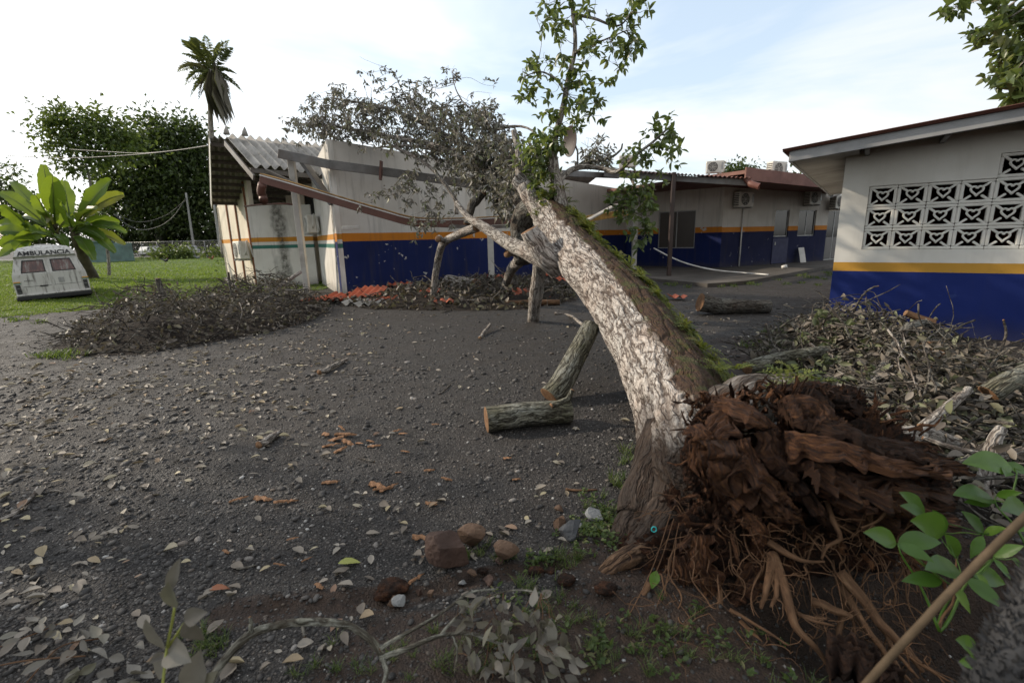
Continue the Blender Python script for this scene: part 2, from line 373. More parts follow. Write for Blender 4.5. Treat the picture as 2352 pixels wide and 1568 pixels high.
# ---- pebbles lying on the ground (stuff, instanced by geometry nodes)
def pebble_mesh(i, sub, mat):
    import bmesh
    bm = bmesh.new(); bmesh.ops.create_icosphere(bm, subdivisions=sub, radius=1.0)
    for v in bm.verts:
        q = np.array([v.co])*1.1+i*9.1; k = 0.72+0.56*float(fbm(q, 2, i)[0]); v.co = Vector((v.co.x*k*1.15, v.co.y*k*.85, v.co.z*k*.55))
    me = bpy.data.meshes.new('pebble'); bm.to_mesh(me); bm.free(); me.materials.append(mat)
    for q in me.polygons: q.use_smooth = True
    return me
n = NT('pebble_stone'); r = n.nd('ShaderNodeObjectInfo').outputs['Random']; p = n.obj()
c = n.ramp(r, (0, (.017, .016, .015)), (.55, (.043, .0395, .0372)), (.84, (.088, .082, .077)), (.93, (.10, .075, .055)), (.985, (.25, .235, .22)), (1, (.42, .41, .39)))
MT['pebble'] = n.fin(n.mix(n.ramp(n.noise(p, 2.5, 5), (.4, 0.0), (.7, .5)), c, (.02, .016, .013)), .62, n.bump(n.noise(p, 9, 3), .3, .05), 0, .4)
def scatter_gn(name, P, Rz, S, meshes, kind='stuff', label=None, cat=None, tilt=0.25):
    me = bpy.data.meshes.new(name); me.vertices.add(len(P)); me.vertices.foreach_set('co', P.astype(np.float32).ravel())
    rot = np.stack([rng.normal(size=len(P))*tilt, rng.normal(size=len(P))*tilt, Rz], -1)
    a = me.attributes.new('rot', 'FLOAT_VECTOR', 'POINT'); a.data.foreach_set('vector', rot.astype(np.float32).ravel())
    a = me.attributes.new('scl', 'FLOAT', 'POINT'); a.data.foreach_set('value', np.asarray(S, np.float32))
    o = bpy.data.objects.new(name, me); COL.objects.link(o); tag(o, label, cat, None, kind)
    c2 = bpy.data.collections.new(name+'_set')
    for q in meshes: c2.objects.link(bpy.data.objects.new(name+'_piece', q))
    g = bpy.data.node_groups.new(name, 'GeometryNodeTree'); g.interface.new_socket('Geometry', in_out='INPUT', socket_type='NodeSocketGeometry'); g.interface.new_socket('Geometry', in_out='OUTPUT', socket_type='NodeSocketGeometry')
    N = g.nodes.new; L = g.links.new; i = N('NodeGroupInput'); u = N('NodeGroupOutput'); m2p = N('GeometryNodeMeshToPoints'); ip = N('GeometryNodeInstanceOnPoints'); ci = N('GeometryNodeCollectionInfo')
    ci.inputs[0].default_value = c2; ci.inputs[1].default_value = True; ci.inputs[2].default_value = True
    ar = N('GeometryNodeInputNamedAttribute'); ar.data_type = 'FLOAT_VECTOR'; ar.inputs[0].default_value = 'rot'
    as_ = N('GeometryNodeInputNamedAttribute'); as_.data_type = 'FLOAT'; as_.inputs[0].default_value = 'scl'
    er = N('FunctionNodeEulerToRotation'); L(ar.outputs[0], er.inputs[0])
    L(i.outputs[0], m2p.inputs[0]); L(m2p.outputs[0], ip.inputs['Points']); L(ci.outputs[0], ip.inputs['Instance']); ip.inputs['Pick Instance'].default_value = True
    L(er.outputs[0], ip.inputs['Rotation']); L(as_.outputs[0], ip.inputs['Scale']); L(ip.outputs[0], u.inputs[0])
    md = o.modifiers.new('scatter', 'NODES'); md.node_group = g; return o
def view_pts(n, ymin, ymax, xmin=-60, xmax=2410, p=1.0):
    """points on the ground spread evenly over what the photograph shows of it"""
    x = rng.uniform(xmin, xmax, n); y = ymin+(ymax-ymin)*rng.uniform(0, 1, n)**p
    d = _f[None] + ((x-CX)/FPX)[:, None]*_r - ((y-CY)/FPX)[:, None]*_u
    return np.array([0, 0, CH]) + d*(-CH/d[:, 2])[:, None]
P = view_pts(95000, 660, 1640, p=1.15)
P = P[rng.uniform(size=len(P)) < (1-.8*soil(P[:, 0], P[:, 1]))]
P = P[(fbm(P*1.6, 3, 31) + 0.25*rng.normal(size=len(P))) > .30]
dist = np.linalg.norm(P-np.array([0, 0, CH]), axis=1)
S = np.clip(0.0045*np.exp(rng.normal(size=len(P))*.6), .002, .024)*np.clip(dist/3.4, .75, 1.8)
P[:, 2] = gh(P[:, 0], P[:, 1])+S*.1
scatter_gn('gravel_pebbles', P, rng.uniform(0, 6.28, len(P)), S, [pebble_mesh(k, 2 if k < 3 else 1, MT['pebble']) for k in range(5)], label='dark grey pebbles and gravel strewn over the yard', cat='gravel')

# ---- lawn on the left, road beyond it
n = NT('lawn_ground'); p = n.pos()
c = n.ramp(n.noise(p, .35, 6, .6), (.3, (.035, .060, .010)), (.55, (.062, .105, .016)), (.75, (.095, .135, .024)))
c = n.mix(n.ramp(n.noise(p, 2.2, 5, .6), (.55, 0.0), (.8, .7)), c, (.040, .034, .018))
MT['lawn'] = n.fin(c, .9, n.bump(n.noise(p, 14, 4), 1.0, .06), 0, .2)
edge = [gnd(*q)[:2] for q in ((-160, 738), (0, 726), (130, 716), (260, 706), (400, 694), (520, 680), (600, 668))]
edge += [np.array([-6.6, 16.5]), np.array([-6.6, 20.0])]
E = np.array(edge)
XS = np.linspace(-110, -5.2, 300); YS = np.concatenate([np.linspace(9, 22, 130), np.linspace(22.3, 77, 95)])
V, F = grid(XS, YS, lambda X, Y: 0.03*(fbm(np.stack([X.ravel()*.3, Y.ravel()*.3, X.ravel()*0], -1), 3, 9).reshape(X.shape)-.5)+.012+gh(X, Y))
def lawn_in(x, y):
    lim = np.interp(x, E[:, 0], E[:, 1], left=E[0, 1]-.2, right=99.)
    return y - lim + 0.5*(fbm(np.stack([x*1.3, y*1.3, x*0], -1), 3, 12)-.5)
keep = lawn_in(V[:, 0], V[:, 1]) > 0
F = F[keep[F].all(1)]
mb = MB(); mb.add(V, F); mb.build('lawn', MT['lawn'], kind='structure', smooth=True)
MT['road'] = plain('asphalt_grey', (.10, .097, .092), .9, .2, .8)
mb = MB(); mb.add(*box((-130, 77, -.2), (40, 88, .05))); mb.build('road', MT['road'], kind='structure')

def blades(P, h, w, lean, k, hi=False):
    """k blades per point"""
    P = np.repeat(P, k, 0) + np.concatenate([rng.normal(size=(len(P)*k, 2))*np.repeat(w, k)[:, None]*3.0, np.zeros((len(P)*k, 1))], 1)
    H = np.repeat(h, k)*rng.uniform(.5, 1.2, len(P)); Wd = np.repeat(w, k)
    az = rng.uniform(0, 6.28, len(P)); D = np.stack([np.cos(az)*lean, np.sin(az)*lean, np.ones(len(P))], -1)*rng.uniform(.6, 1.4, (len(P), 1)) ; D[:, 2] = 1
    D = nrm(D); N = np.stack([np.cos(az), np.sin(az), -np.full(len(P), lean)], -1)
    S = nrm(np.cross(D, N)); a = P-S*Wd[:, None]/2; b = P+S*Wd[:, None]/2
    m = P+D*(H*.6)[:, None]; t = m + nrm(D+np.stack([np.cos(az), np.sin(az), az*0], -1)*lean*1.2)*(H*.45)[:, None]
    V = np.stack([a, b, m+S*Wd[:, None]*.4, m-S*Wd[:, None]*.4, t], 1).reshape(-1, 3); i = np.arange(len(P))[:, None]*5
    return V, [np.hstack([i, i+1, i+2, i+3]), np.hstack([i+3, i+2, i+4])], np.repeat(rng.uniform(size=len(P)), 5)
MT['grass'] = leafmat('grass_blade', ((0, (.035, .065, .008)), (.5, (.075, .125, .014)), (.85, (.13, .17, .028)), (1, (.17, .145, .06))), .6, .4, (.30, .42, .04))
P = view_pts(36000, 578, 735, -120, 800, .75); P = P[(lawn_in(P[:, 0], P[:, 1]) > -.25) & (P[:, 0] < -5.3) & (P[:, 1] < 77)]
P[:, 2] = gh(P[:, 0], P[:, 1]); d = np.hypot(P[:, 0], P[:, 1])
hh = (.035+.05*fbm(P*.6, 3, 41)+.06*sst(0, -8, P[:, 0]+6.6)*sst(.62, .8, fbm(P*.8, 2, 42)))*np.clip(d/17, .9, 1.9)
V, F, vr = blades(P, hh, .004+.0007*d, .55, 4)
mb = MB(); mb.add(V, F, vr); mb.build('lawn_grass', MT['grass'], kind='stuff', label='short bright green grass of the lawn', cat='grass')

# ---- concrete slab of the porch
MT['slab'] = plain('old_concrete', (.075, .066, .057), .85, .35, 1.1, .3, dirt=(.030, .024, .018))
sp = [gnd(*q, .10) for q in ((1405, 622), (1500, 640), (1625, 652), (1719, 645), (1914, 609))]
sp = [*sp, np.array([17.6, 25.2, .1]), np.array([9.4, 21.4, .1]), np.array([5.9, 24.6, .1])]
sp = np.array(sp); sp[:, 2] = .11; b = sp.copy(); b[:, 2] = -.15; m_ = len(sp)
mb = MB(); cc = sp.mean(0); cc[2] = .11
mb.add(np.vstack([sp, b, cc]), [np.array([[i, m_+i, m_+(i+1) % m_, (i+1) % m_] for i in range(m_)]), np.array([[2*m_, i, (i+1) % m_] for i in range(m_)])])
mb.build('porch_slab', MT['slab'], kind='structure')

# ================================================================ buildings
def wall_grid(mb, o, u, us, zs, holes=(), thick=.15, ztop=None, m=0, mrev=None):
    """wall with real openings: front on the plane through o along u, outward normal = u x z turned to the viewer's left hand (u.y,-u.x)"""
    o = np.array(o, float); u = nrm(np.array([u[0], u[1], 0.0])); n = np.array([u[1], -u[0], 0.0]); holes = set(holes)
    def pt(i, j, d):
        z = zs[j] if not (ztop is not None and j == len(zs)-1) else ztop(us[i])
        return o + u*us[i] - n*d + np.array([0, 0, z-o[2]*0])
    nu, nz = len(us)-1, len(zs)-1
    solid = lambda i, j: 0 <= i < nu and 0 <= j < nz and (i, j) not in holes
    for i in range(nu):
        for j in range(nz):
            if not solid(i, j): continue
            A = [pt(i, j, 0), pt(i+1, j, 0), pt(i+1, j+1, 0), pt(i, j+1, 0)]; B = [pt(i, j, thick), pt(i+1, j, thick), pt(i+1, j+1, thick), pt(i, j+1, thick)]
            mb.add(A, [[0, 1, 2, 3]], m=m); mb.add(B, [[3, 2, 1, 0]], m=m)
            for (di, dj, a, b) in ((-1, 0, 3, 0), (1, 0, 1, 2), (0, -1, 0, 1), (0, 1, 2, 3)):
                if not solid(i+di, j+dj): mb.add([A[b], A[a], B[a], B[b]], [[0, 1, 2, 3]], m=m if mrev is None else mrev)
def bar(mb, p0, p1, w, h, up=(0, 0, 1), m=0, c=0.006):
    """bevelled bar from p0 to p1; h along up, w across"""
    p0 = np.array(p0, float); p1 = np.array(p1, float); L = np.linalg.norm(p1-p0); ex = (p1-p0)/L; up = np.array(up, float); ez = nrm(up-ex*(up@ex)); ey = np.cross(ez, ex)
    V, F = bbox((0, -w/2, -h/2), (L, w/2, h/2), c); mb.add(*xf((V, F), p0, ex, ey, ez), m=m)
def paint(name, bands, base, grime=.5, peel=0.0, streak=.3, peelcol=(.42, .42, .40), rough=.75, wave=.012, bscale=1.0, mould=()):
    """wall paint with horizontal bands by height: bands = [(z_lo, z_hi, colour)]"""
    n = NT(name); p = n.pos(); x, y, z = n.sep(p)[0], n.sep(p)[1], n.sep(p)[2]
    zz = n.ma('ADD', z, n.ma('MULTIPLY', n.ma('SUBTRACT', n.noise(p, 2.0, 5), .5), wave)); c = base
    for lo, hi, cl in bands:
        f = n.ma('MULTIPLY', n.ma('GREATER_THAN', zz, lo), n.ma('LESS_THAN', zz, hi)); c = n.mix(f, c, cl)
    pk = n.noise(p, 1.3, 4); c = n.mix(n.ramp(pk, (.3, 0.0), (.75, .5)), c, n.mix(1.0, c, (.66, .62, .56), 'MULTIPLY'))
    st = n.noise(n.mapv(p, (3.2, 3.2, .28)), 2.0, 6, .65)
    c = n.mix(n.ma('MULTIPLY', n.ramp(st, (.52, 0.0), (.78, 1.0)), streak), c, (.055, .050, .040))
    low = n.ma('MULTIPLY', n.ramp(n.ma('ADD', z, n.ma('MULTIPLY', n.noise(p, 3.0, 5), .5)), (.28, 1.0), (.62, 0.0)), grime); c = n.mix(low, c, (.060, .052, .040))
    for x0, wd_, zl in mould:               # black mould running down from a leak
        xx = n.ma('ABSOLUTE', n.ma('SUBTRACT', n.ma('ADD', x, n.ma('MULTIPLY', n.ma('SUBTRACT', n.noise(n.mapv(p, (1, 1, .5)), 2.5, 5), .5), wd_*2.2)), x0)); k_ = n.ma('MULTIPLY', n.ramp(n.ma('DIVIDE', xx, wd_), (.25, 1.0), (1.0, 0.0)), n.ramp(n.noise(p, 6, 6, .7), (.35, .35), (.6, 1.0)))
        c = n.mix(n.ma('MULTIPLY', k_, .85), c, (.030, .027, .018))
    h = n.noise(p, 45*bscale, 4)
    if peel:
        k = n.noise(n.mapv(p, (1, 1, 1.0)), 3.1, 7, .62); f = n.ma('MULTIPLY', n.ramp(k, (.66, 0.0), (.672, 1.0)), n.ma('LESS_THAN', z, 1.95)); f = n.ma('MULTIPLY', f, peel)
        c = n.mix(f, c, peelcol); h = n.ma('SUBTRACT', h, n.ma('MULTIPLY', f, 1.4))
    MT[name] = n.fin(c, n.ramp(pk, (.2, rough), (.8, min(1, rough*1.2))), n.bump(h, .25, .006, n.bump(n.noise(p, 2.2, 3), .12, .05)), 0, .22); return MT[name]
WHITE, BLUE, ORANGE, GREEN = (.60, .58, .54), (.0105, .0235, .140), (.50, .22, .030), (.045, .16, .13)
paint('clinic_paint', [(-1, 1.62, (.008, .0165, .085)), (1.62, 1.86, (.52, .19, .022))], (.57, .545, .50), .55, 1.0, .45)
paint('white_paint', [(1.68, 1.85, ORANGE), (1.43, 1.56, GREEN)], (.62, .595, .55), .55, .25, .55, wave=.006, mould=((float(at(627, 560, 18)[0]), .33, 0), (float(at(768, 600, 14.6)[0]), .12, 0)))
paint('school_paint', [(-1, .945, BLUE), (.945, 1.085, (.50, .27, .045))], (.66, .645, .60), .35, .12, .10, (.10, .16, .33), wave=.004)
paint('school_white', [], (.66, .645, .60), .0, .0, .22, wave=.0)
MT['dark_in'] = plain('dark_interior', (.05, .04, .035), .95, .2)
MT['dark_steel'] = plain('dark_brown_steel', (.035, .022, .018), .6, .2, 3, .1)
MT['grey_steel'] = plain('grey_steel', (.13, .125, .12), .5, .25, 3, .1, .35, dirt=(.08, .05, .03))
MT['fascia'] = plain('grey_fascia_paint', (.27, .27, .27), .6, .12, 2.5, .1, dirt=(.11, .10, .09))
MT['soffit'] = plain('soffit_paint', (.33, .32, .30), .8, .15, 2.0, .1, dirt=(.10, .09, .07))
MT['brown_steel'] = plain('brown_red_steel', (.105, .045, .032), .55, .2, 3, .1, .1, dirt=(.06, .035, .025))
MT['orange_sheet'] = plain('orange_roof_sheet', (.135, .052, .037), .6, .25, 2.2, .1, dirt=(.16, .07, .045))
MT['white_trim'] = plain('white_trim_paint', (.52, .50, .46), .6, .12, 3, .1, dirt=(.20, .18, .15))
MT['rust_foam'] = plain('yellow_rusty_edge', (.34, .20, .055), .9, .35, 7, .4, dirt=(.10, .06, .03))
MT['wood_post'] = plain('brown_wood_post', (.20, .085, .040), .7, .25, 5, .2)
MT['glass_dark'] = plain('dark_window_glass', (.020, .021, .020), .12, .2, 1.5, .02, 0, .6)
MT['alu'] = plain('aluminium_frame', (.30, .30, .29), .45, .15, 5, .05, .5)
MT['ac_white'] = plain('ac_white_plastic', (.58, .56, .50), .55, .10, 4, .05, dirt=(.27, .24, .19))
MT['ac_dark'] = plain('ac_dark_grille', (.030, .030, .030), .6, .2, 5, .05)
MT['black'] = plain('black_rubber', (.014, .014, .014), .6, .2, 8, .1)
MT['pvc'] = plain('white_pvc', (.58, .57, .54), .4, .08, 6, .03, dirt=(.30, .28, .24))
MT['grey_cable'] = plain('grey_cable', (.07, .07, .07), .6, .1)
# corrugated sheets
n = NT('grey_fibre_sheet'); p = n.pos()
c = n.ramp(n.noise(p, 1.6, 6, .65), (.3, (.20, .19, .17)), (.55, (.36, .34, .31)), (.8, (.47, .45, .41)))
c = n.mix(n.ramp(n.noise(p, 6, 6, .7), (.55, 0.0), (.75, .8)), c, (.085, .075, .062))
MT['fibre'] = n.fin(c, .9, n.bump(n.noise(p, 40, 4), .4, .006), 0, .2)
def corr_sheet(mb, o, along, across, L, Wd, wave=.18, amp=.045, th=.008, m=0, per=8, ragged=0.0, seed=0, sag=0.0):
    """corrugated sheet: ridges run along `along`; o = corner"""
    along = nrm(along); across = nrm(across); n = np.cross(along, across); n = n if n[2] > 0 else -n
    k = int(Wd/wave*per)+1; w = np.linspace(0, Wd, k); hgt = amp*np.cos(2*np.pi*w/wave)
    rows = 5; Vt = []; Vb = []
    e = ragged*(fbm(np.stack([w*5, w*0+seed, w*0], -1), 3, seed)-.3)
    for i in range(rows):
        t = i/(rows-1); P = np.array(o)[None] + across[None]*w[:, None] + along[None]*(t*(L+e))[:, None] + n[None]*hgt[:, None]
        P[:, 2] -= sag*t*t; Vt.append(P); Vb.append(P-n*th)
    V = np.concatenate(Vt+Vb); F = []
    for i in range(rows-1):
        a = i*k+np.arange(k-1); F.append(np.stack([a, a+1, a+k+1, a+k], -1)); b = a+rows*k; F.append(np.stack([b, b+k, b+k+1, b+1], -1))
    for i in (0, rows-1):
        a = i*k+np.arange(k-1); b = a+rows*k; F.append(np.stack([a, b, b+1, a+1], -1))
    for j in (0, k-1):
        a = np.arange(rows-1)*k+j; b = a+rows*k; F.append(np.stack([a, a+k, b+k, b], -1))
    mb.add(V, [np.concatenate(F)], m=m)

# ---------------------------------------------------------------- the clinic that the tree fell on
A = gnd(787, 681); A[2] = 0; Rr = np.array([5.8, 24.0, 0]); Cc = np.array([9.15, 20.9, 0]); Ee = np.array([17.6, 24.9, 0])
Lc = gnd(592, 658); Ic = gnd(741, 652.5); Lc[2] = Ic[2] = 0
u1 = nrm(Rr-A); n1 = np.array([u1[1], -u1[0], 0])           # long wall direction and its outward normal (towards the yard)
CL = thing('clinic_building', 'long low clinic with blue and white walls and its near roof corner crushed', 'building', tuple(A))
LW = np.linalg.norm(Rr-A)
mb = MB(); wall_grid(mb, A, u1, [0, 7.5, 8.5, 9.0, 10.0, LW], [0, .95, 2.5, 4.45], holes=[(1, 1), (3, 1)], ztop=lambda u: 4.45-.05*u); part(mb, 'wall', MT['clinic_paint'], CL)
def window(p_lo, u, w, z0, z1, parent, panes=2, depth=.07, fr=.045, glass='glass_dark', frame='alu'):
    """framed sliding window set into an opening that starts at p_lo"""
    u = nrm(u); n = np.array([u[1], -u[0], 0]); o = np.array(p_lo)-n*depth; o[2] = 0
    W_ = thing_part('window', parent)
    f = MB()
    for a, b in (((0, z0), (w, z0+fr)), ((0, z1-fr), (w, z1))): f.add(*xf(bbox((a[0], -.025, a[1]), (b[0], .025, b[1]), .004), o, u, -n, (0, 0, 1)))
    for k in range(panes+1):
        x = k*w/panes; x0 = min(max(x-fr/2, 0), w-fr); f.add(*xf(bbox((x0, -.022, z0+fr), (x0+fr, .022, z1-fr), .004), o, u, -n, (0, 0, 1)))
    fo = part(f, 'window', MT[frame], parent)
    for k in range(panes):
        g = MB(); g.add(*xf(box((k*w/panes+fr*.5, -.005+.008*(k % 2), z0+fr), ((k+1)*w/panes-fr*.5, .003+.008*(k % 2), z1-fr)), o, u, -n, (0, 0, 1))); part(g, 'pane', MT[glass], fo)
    return fo
def thing_part(name, parent): return None
window(A+u1*7.5, u1, 1.0, .95, 2.5, CL); window(A+u1*9.0, u1, 1.0, .95, 2.5, CL)
# return wall and the low front wall at the left
u2 = nrm(A-Ic); L2 = np.linalg.norm(A-Ic)
mb = MB(); wall_grid(mb, Ic, u2, [0, L2-.002], [0, 4.40], thick=.15, ztop=lambda u: 4.25+.19*u/L2); part(mb, 'return_wall', MT['white_paint'], CL)
u3 = nrm(Ic-Lc); L3 = np.linalg.norm(Ic-Lc)
mb = MB(); k = 18; us = list(np.linspace(0, L3-.17, k)); tp = 3.02+.05*fbm(np.stack([np.array(us)*2, np.zeros(k), np.zeros(k)], -1), 3, 5)
wall_grid(mb, Lc, u3, us, [0, 3.05], thick=.14, ztop=lambda u: float(np.interp(u, us, tp))); part(mb, 'low_wall', MT['white_paint'], CL)
g0 = Lc + np.array([0.02, .18, 0]); g1 = g0 + nrm(np.array([-n1[0], -n1[1], 0]))*5.5        # the gable wall runs back from the low wall
ug = nrm(g0-g1); LG = np.linalg.norm(g1-g0); n_g = np.array([ug[1], -ug[0], 0])
MT['gable'] = paint('gable_paint', [(1.68, 1.85, ORANGE)], (.66, .60, .49), .5, .3, .45)
mb = MB(); wall_grid(mb, g1, ug, [0, LG], [0, 3.2], thick=.15, ztop=lambda u: 3.35+1.5*u/LG); part(mb, 'gable_wall', MT['gable'], CL)
for t in (.45, 2.1, 3.6):
    q = g1+ug*(LG-t); mb = MB(); q0 = q + n_g*.03; bar(mb, q0, q0+np.array([0, 0, 4.4-.28*t]), .10, .06, up=n_g); part(mb, 'wall_post', MT['wood_post'], CL)
# inner white wall standing behind the low wall, up to the roof
iw0 = Lc+np.array([.55, 2.1, 0]); iw1 = Ic+np.array([-.1, 1.2, 0]); ui = nrm(iw1-iw0)
mb = MB(); wall_grid(mb, iw0, ui, [0, .9, 1.7, np.linalg.norm(iw1-iw0)], [0, 2.6, 3.7, 4.75], holes=[(1, 1)], thick=.12); part(mb, 'inner_wall', MT['gable'], CL)
mb = MB(); q = iw0+ui*.9; mb.add(*xf(box((0, .05, 2.6), (.8, .07, 3.7)), q, ui, np.array([-ui[1], ui[0], 0]), (0, 0, 1))); part(mb, 'window_pane', MT['glass_dark'], CL)
# back and far walls so that no light leaks in
nb_ = -n1
mb = MB(); q0 = g1; q1 = Rr+nb_*6.5
wall_grid(mb, q1, nrm(q0-q1), [0, np.linalg.norm(q0-q1)], [0, 3.3], thick=.15); part(mb, 'back_wall', MT['gable'], CL)
# roof: ridge along u1; far slope with purlins seen from beneath past the gable, near slope of grey sheets partly gone
ridge0 = at(478, 313, 16.2); eave0 = at(483, 467, 19.6)
sl_far = eave0-ridge0; Lfar = np.linalg.norm(sl_far); fdir = sl_far/Lfar
WROOF = 20.0
for k in range(19):
    mb = MB(); corr_sheet(mb, ridge0+u1*(k*1.04)+np.array([0, 0, .02*(k % 2)]), fdir, u1, Lfar, 1.09, per=6); part(mb, 'roof_sheet', MT['fibre'], CL)
MT['purlin'] = plain('dark_purlin', (.075, .062, .05), .85, .2, 4)
for k in range(9):
    t = (k+.4)/9; p0 = ridge0+sl_far*t+np.array([0, 0, -.13]); mb = MB(); bar(mb, p0+u1*.06, p0+u1*6.0, .07, .12); part(mb, 'purlin', MT['purlin'], CL)
mb = MB(); bar(mb, ridge0+u1*.03-np.array([0, 0, .10]), eave0+u1*.03-np.array([0, 0, .10]), .03, .26); part(mb, 'barge_board', MT['white_trim'], CL)
near_e = at(574, 379, 14.6); r1 = at(512, 309, 16.0); ndir = near_e-r1; Ln = np.linalg.norm(ndir); ndir /= Ln
lens = [1.0, 1.0, .96, .98, .62, .58, .55, .50, .47]
for k, f in enumerate(lens):
    mb = MB(); corr_sheet(mb, r1+u1*(k*.52)+np.array([0, 0, .012*(k % 2)]), ndir, u1, Ln*f*1.03, .56, wave=.27, amp=.065, per=10, ragged=.12 if k > 2 else .03, seed=k+3, sag=.10 if k in (2, 3) else 0); part(mb, 'roof_sheet', MT['fibre'], CL)
for k in range(5):
    mb = MB(); corr_sheet(mb, r1+u1*(4.72+k*.62)+np.array([0, 0, .01*(k % 2)-.06*k]), ndir, u1, Ln*(.34-.03*k), .66, wave=.24, amp=.05, per=9, ragged=.18, seed=k+23); part(mb, 'roof_sheet', MT['orange_sheet'], CL)
mb = MB(); bar(mb, r1+ndir*Ln*.98-np.array([0, 0, .16]), r1+u1*2.2+ndir*Ln*.98-np.array([0, 0, .22]), .05, .14); part(mb, 'purlin', MT['grey_steel'], CL)
mb = MB(); bar(mb, r1+ndir*.1-np.array([0, 0, .22]), r1+ndir*Ln*1.1-np.array([0, 0, .26]), .06, .16); part(mb, 'rafter', MT['grey_steel'], CL)
# ridge ornament and crumpled ridge cap
for (x, y) in ((563, 303), (521, 300)):
    mb = MB(); P0 = at(x, y+9, 15.9); add_tube(mb, [P0, P0+np.array([0, 0, .12]), P0+np.array([.02, 0, .26])], [.10, .07, .01], 8, .2, 2); part(mb, 'ridge_cap', MT['fibre'], CL, True)
# steel roof beams that came down
ub = ats([(640, 353, 14.1), (757, 378, 14.0), (900, 397, 14.6), (1000, 411, 15.0), (1135, 432, 15.6)])
mb = MB()
for a, b in zip(ub[:-1], ub[1:]): bar(mb, a-(b-a)*.002, b+(b-a)*.01, .08, .24)
part(mb, 'roof_beam', MT['grey_steel'], CL)
for x, y, h in ((876, 392, .52), (1091, 427, .6)):
    mb = MB(); p = at(x, y, 14.35 if x < 900 else 15.2); bar(mb, p+np.array([0.02, 0, h/2]), p-np.array([0.05, 0, h/2]), .16, .06); part(mb, 'beam_clip', MT['brown_steel'], CL)
mb = MB(); bar(mb, at(690, 362, 14.6), at(765, 470, 14.4), .30, .10); part(mb, 'fallen_rafter', MT['grey_steel'], CL)
mb = MB(); bar(mb, at(612, 392, 14.6), at(690, 428, 14.2), .12, .08); part(mb, 'fallen_rafter', MT['purlin'], CL)
# posts: the leaning white one and the porch posts
mb = MB(); bar(mb, gnd(706, 672), at(668, 362, 14.4), .17, .17, up=(1, 0, 0)); part(mb, 'porch_post', MT['white_trim'], CL)
pp = []
for (x, Y, zt) in ((1128, 16.4, 2.9), (1456, 21.6, 3.2)):
    b = at(x, 600, Y); b[2] = 0; mb = MB(); bar(mb, b, b+np.array([0, 0, zt]), .2, .2, up=(1, 0, 0)); part(mb, 'porch_post', MT['white_trim'], CL); pp.append(b)
b = gnd(1536, 634, .1); mb = MB(); bar(mb, b, at(1548, 396, b[1]+.1), .13, .13, up=(1, 0, 0)); part(mb, 'porch_post', MT['dark_steel'], CL)
# downpipe elbow at the end of the sagging gutter
mb = MB(); add_tube(mb, smooth_path(ats([(603, 422, 13.2), (600, 440, 13.25), (604, 452, 13.3), (606, 462, 13.2)]), 10), .11, 14); part(mb, 'downpipe', MT['brown_steel'], CL, True)
mb = MB(); add_tube(mb, smooth_path(ats([(562, 474, 18.2), (600, 470, 17.6), (650, 468, 17.2), (690, 472, 17.2)]), 20), .035, 8); part(mb, 'conduit', MT['brown_steel'], CL, True)
# the fallen gutter, a thing of its own: broken loose and bent in a V
gt = thing('fallen_gutter', 'long brown metal gutter with a yellow rusty edge sagging off the crushed roof', 'gutter', tuple(at(960, 512, 13.4)))
gp = ats([(598, 410, 13.2), (680, 433, 13.1), (780, 463, 13.1), (880, 492, 13.3), (958, 511, 13.5), (1060, 511, 14.2), (1180, 505, 15.0)])
gp = smooth_path(gp, 25)
mb = MB(); m2 = MB(); m3 = MB()
for a, b in zip(gp[:-1], gp[1:]):
    e = (b-a)*.02; bar(mb, a-e, b+e, .05, .23, c=.004); bar(m2, a-e+np.array([.0, .16, .13]), b+e+np.array([.0, .16, .13]), .24, .025, c=.003); bar(m3, a-e+np.array([0, -.028, .085]), b+e+np.array([0, -.028, .085]), .012, .03, c=.002)
part(mb, 'gutter_face', MT['brown_steel'], gt); part(m2, 'gutter_edge', MT['rust_foam'], gt); part(m3, 'gutter_trim', MT['white_trim'], gt)
mb = MB(); q = smooth_path(ats([(940, 512, 13.6), (1010, 518, 13.9), (1100, 522, 14.4), (1180, 519, 15.1)]), 12)
for a, b in zip(q[:-1], q[1:]): bar(mb, a, b, .05, .10, c=.004)
part(mb, 'gutter_strap', MT['grey_steel'], gt)
# far wings: window wall, then the wall that runs back to the right
u4 = nrm(Cc-Rr); L4 = np.linalg.norm(Cc-Rr); s0 = 1.65
mb = MB(); wall_grid(mb, Rr, u4, [0, s0, s0+1.75, L4-.002], [0, .95, 2.62, 3.9], holes=[(1, 1)]); part(mb, 'wing_wall', MT['clinic_paint'], CL)
MT['curtain_glass'] = plain('brown_tinted_glass', (.060, .052, .045), .25, .15, 1.2, .02, 0, .5)
window(Rr+u4*s0, u4, 1.75, .95, 2.62, CL, glass='curtain_glass')
u5 = nrm(Ee-Cc); L5 = np.linalg.norm(Ee-Cc); MT['clinic_shaded'] = paint('clinic_paint_shaded', [(-1, 1.62, (.011, .014, .050)), (1.62, 1.83, (.50, .19, .03))], (.52, .49, .44), .5, .5, .35)  # greyer, darker copy of the clinic paint: this wall's shade put into the colour
def s_of(x):                                # where on this wall the photo column x falls
    d = ray(x, 560); M_ = np.array([[u5[0], -d[0]], [u5[1], -d[1]]]); return float(np.linalg.solve(M_, -Cc[:2])[0])
sd0, sd1, sw0, sw1, sg0, sg1 = s_of(1775), s_of(1807), s_of(1829), s_of(1868), s_of(1895), s_of(1930)
us5 = [0, sd0, sd1, sw0, sw1, sg0, sg1, L5]
mb = MB(); wall_grid(mb, Cc, u5, us5, [0, .115, 1.25, 1.35, 2.55, 2.75, 3.85], holes=[(1, 3), (3, 3), (5, 1), (5, 2), (5, 3)]); part(mb, 'wing_wall', MT['clinic_shaded'], CL)
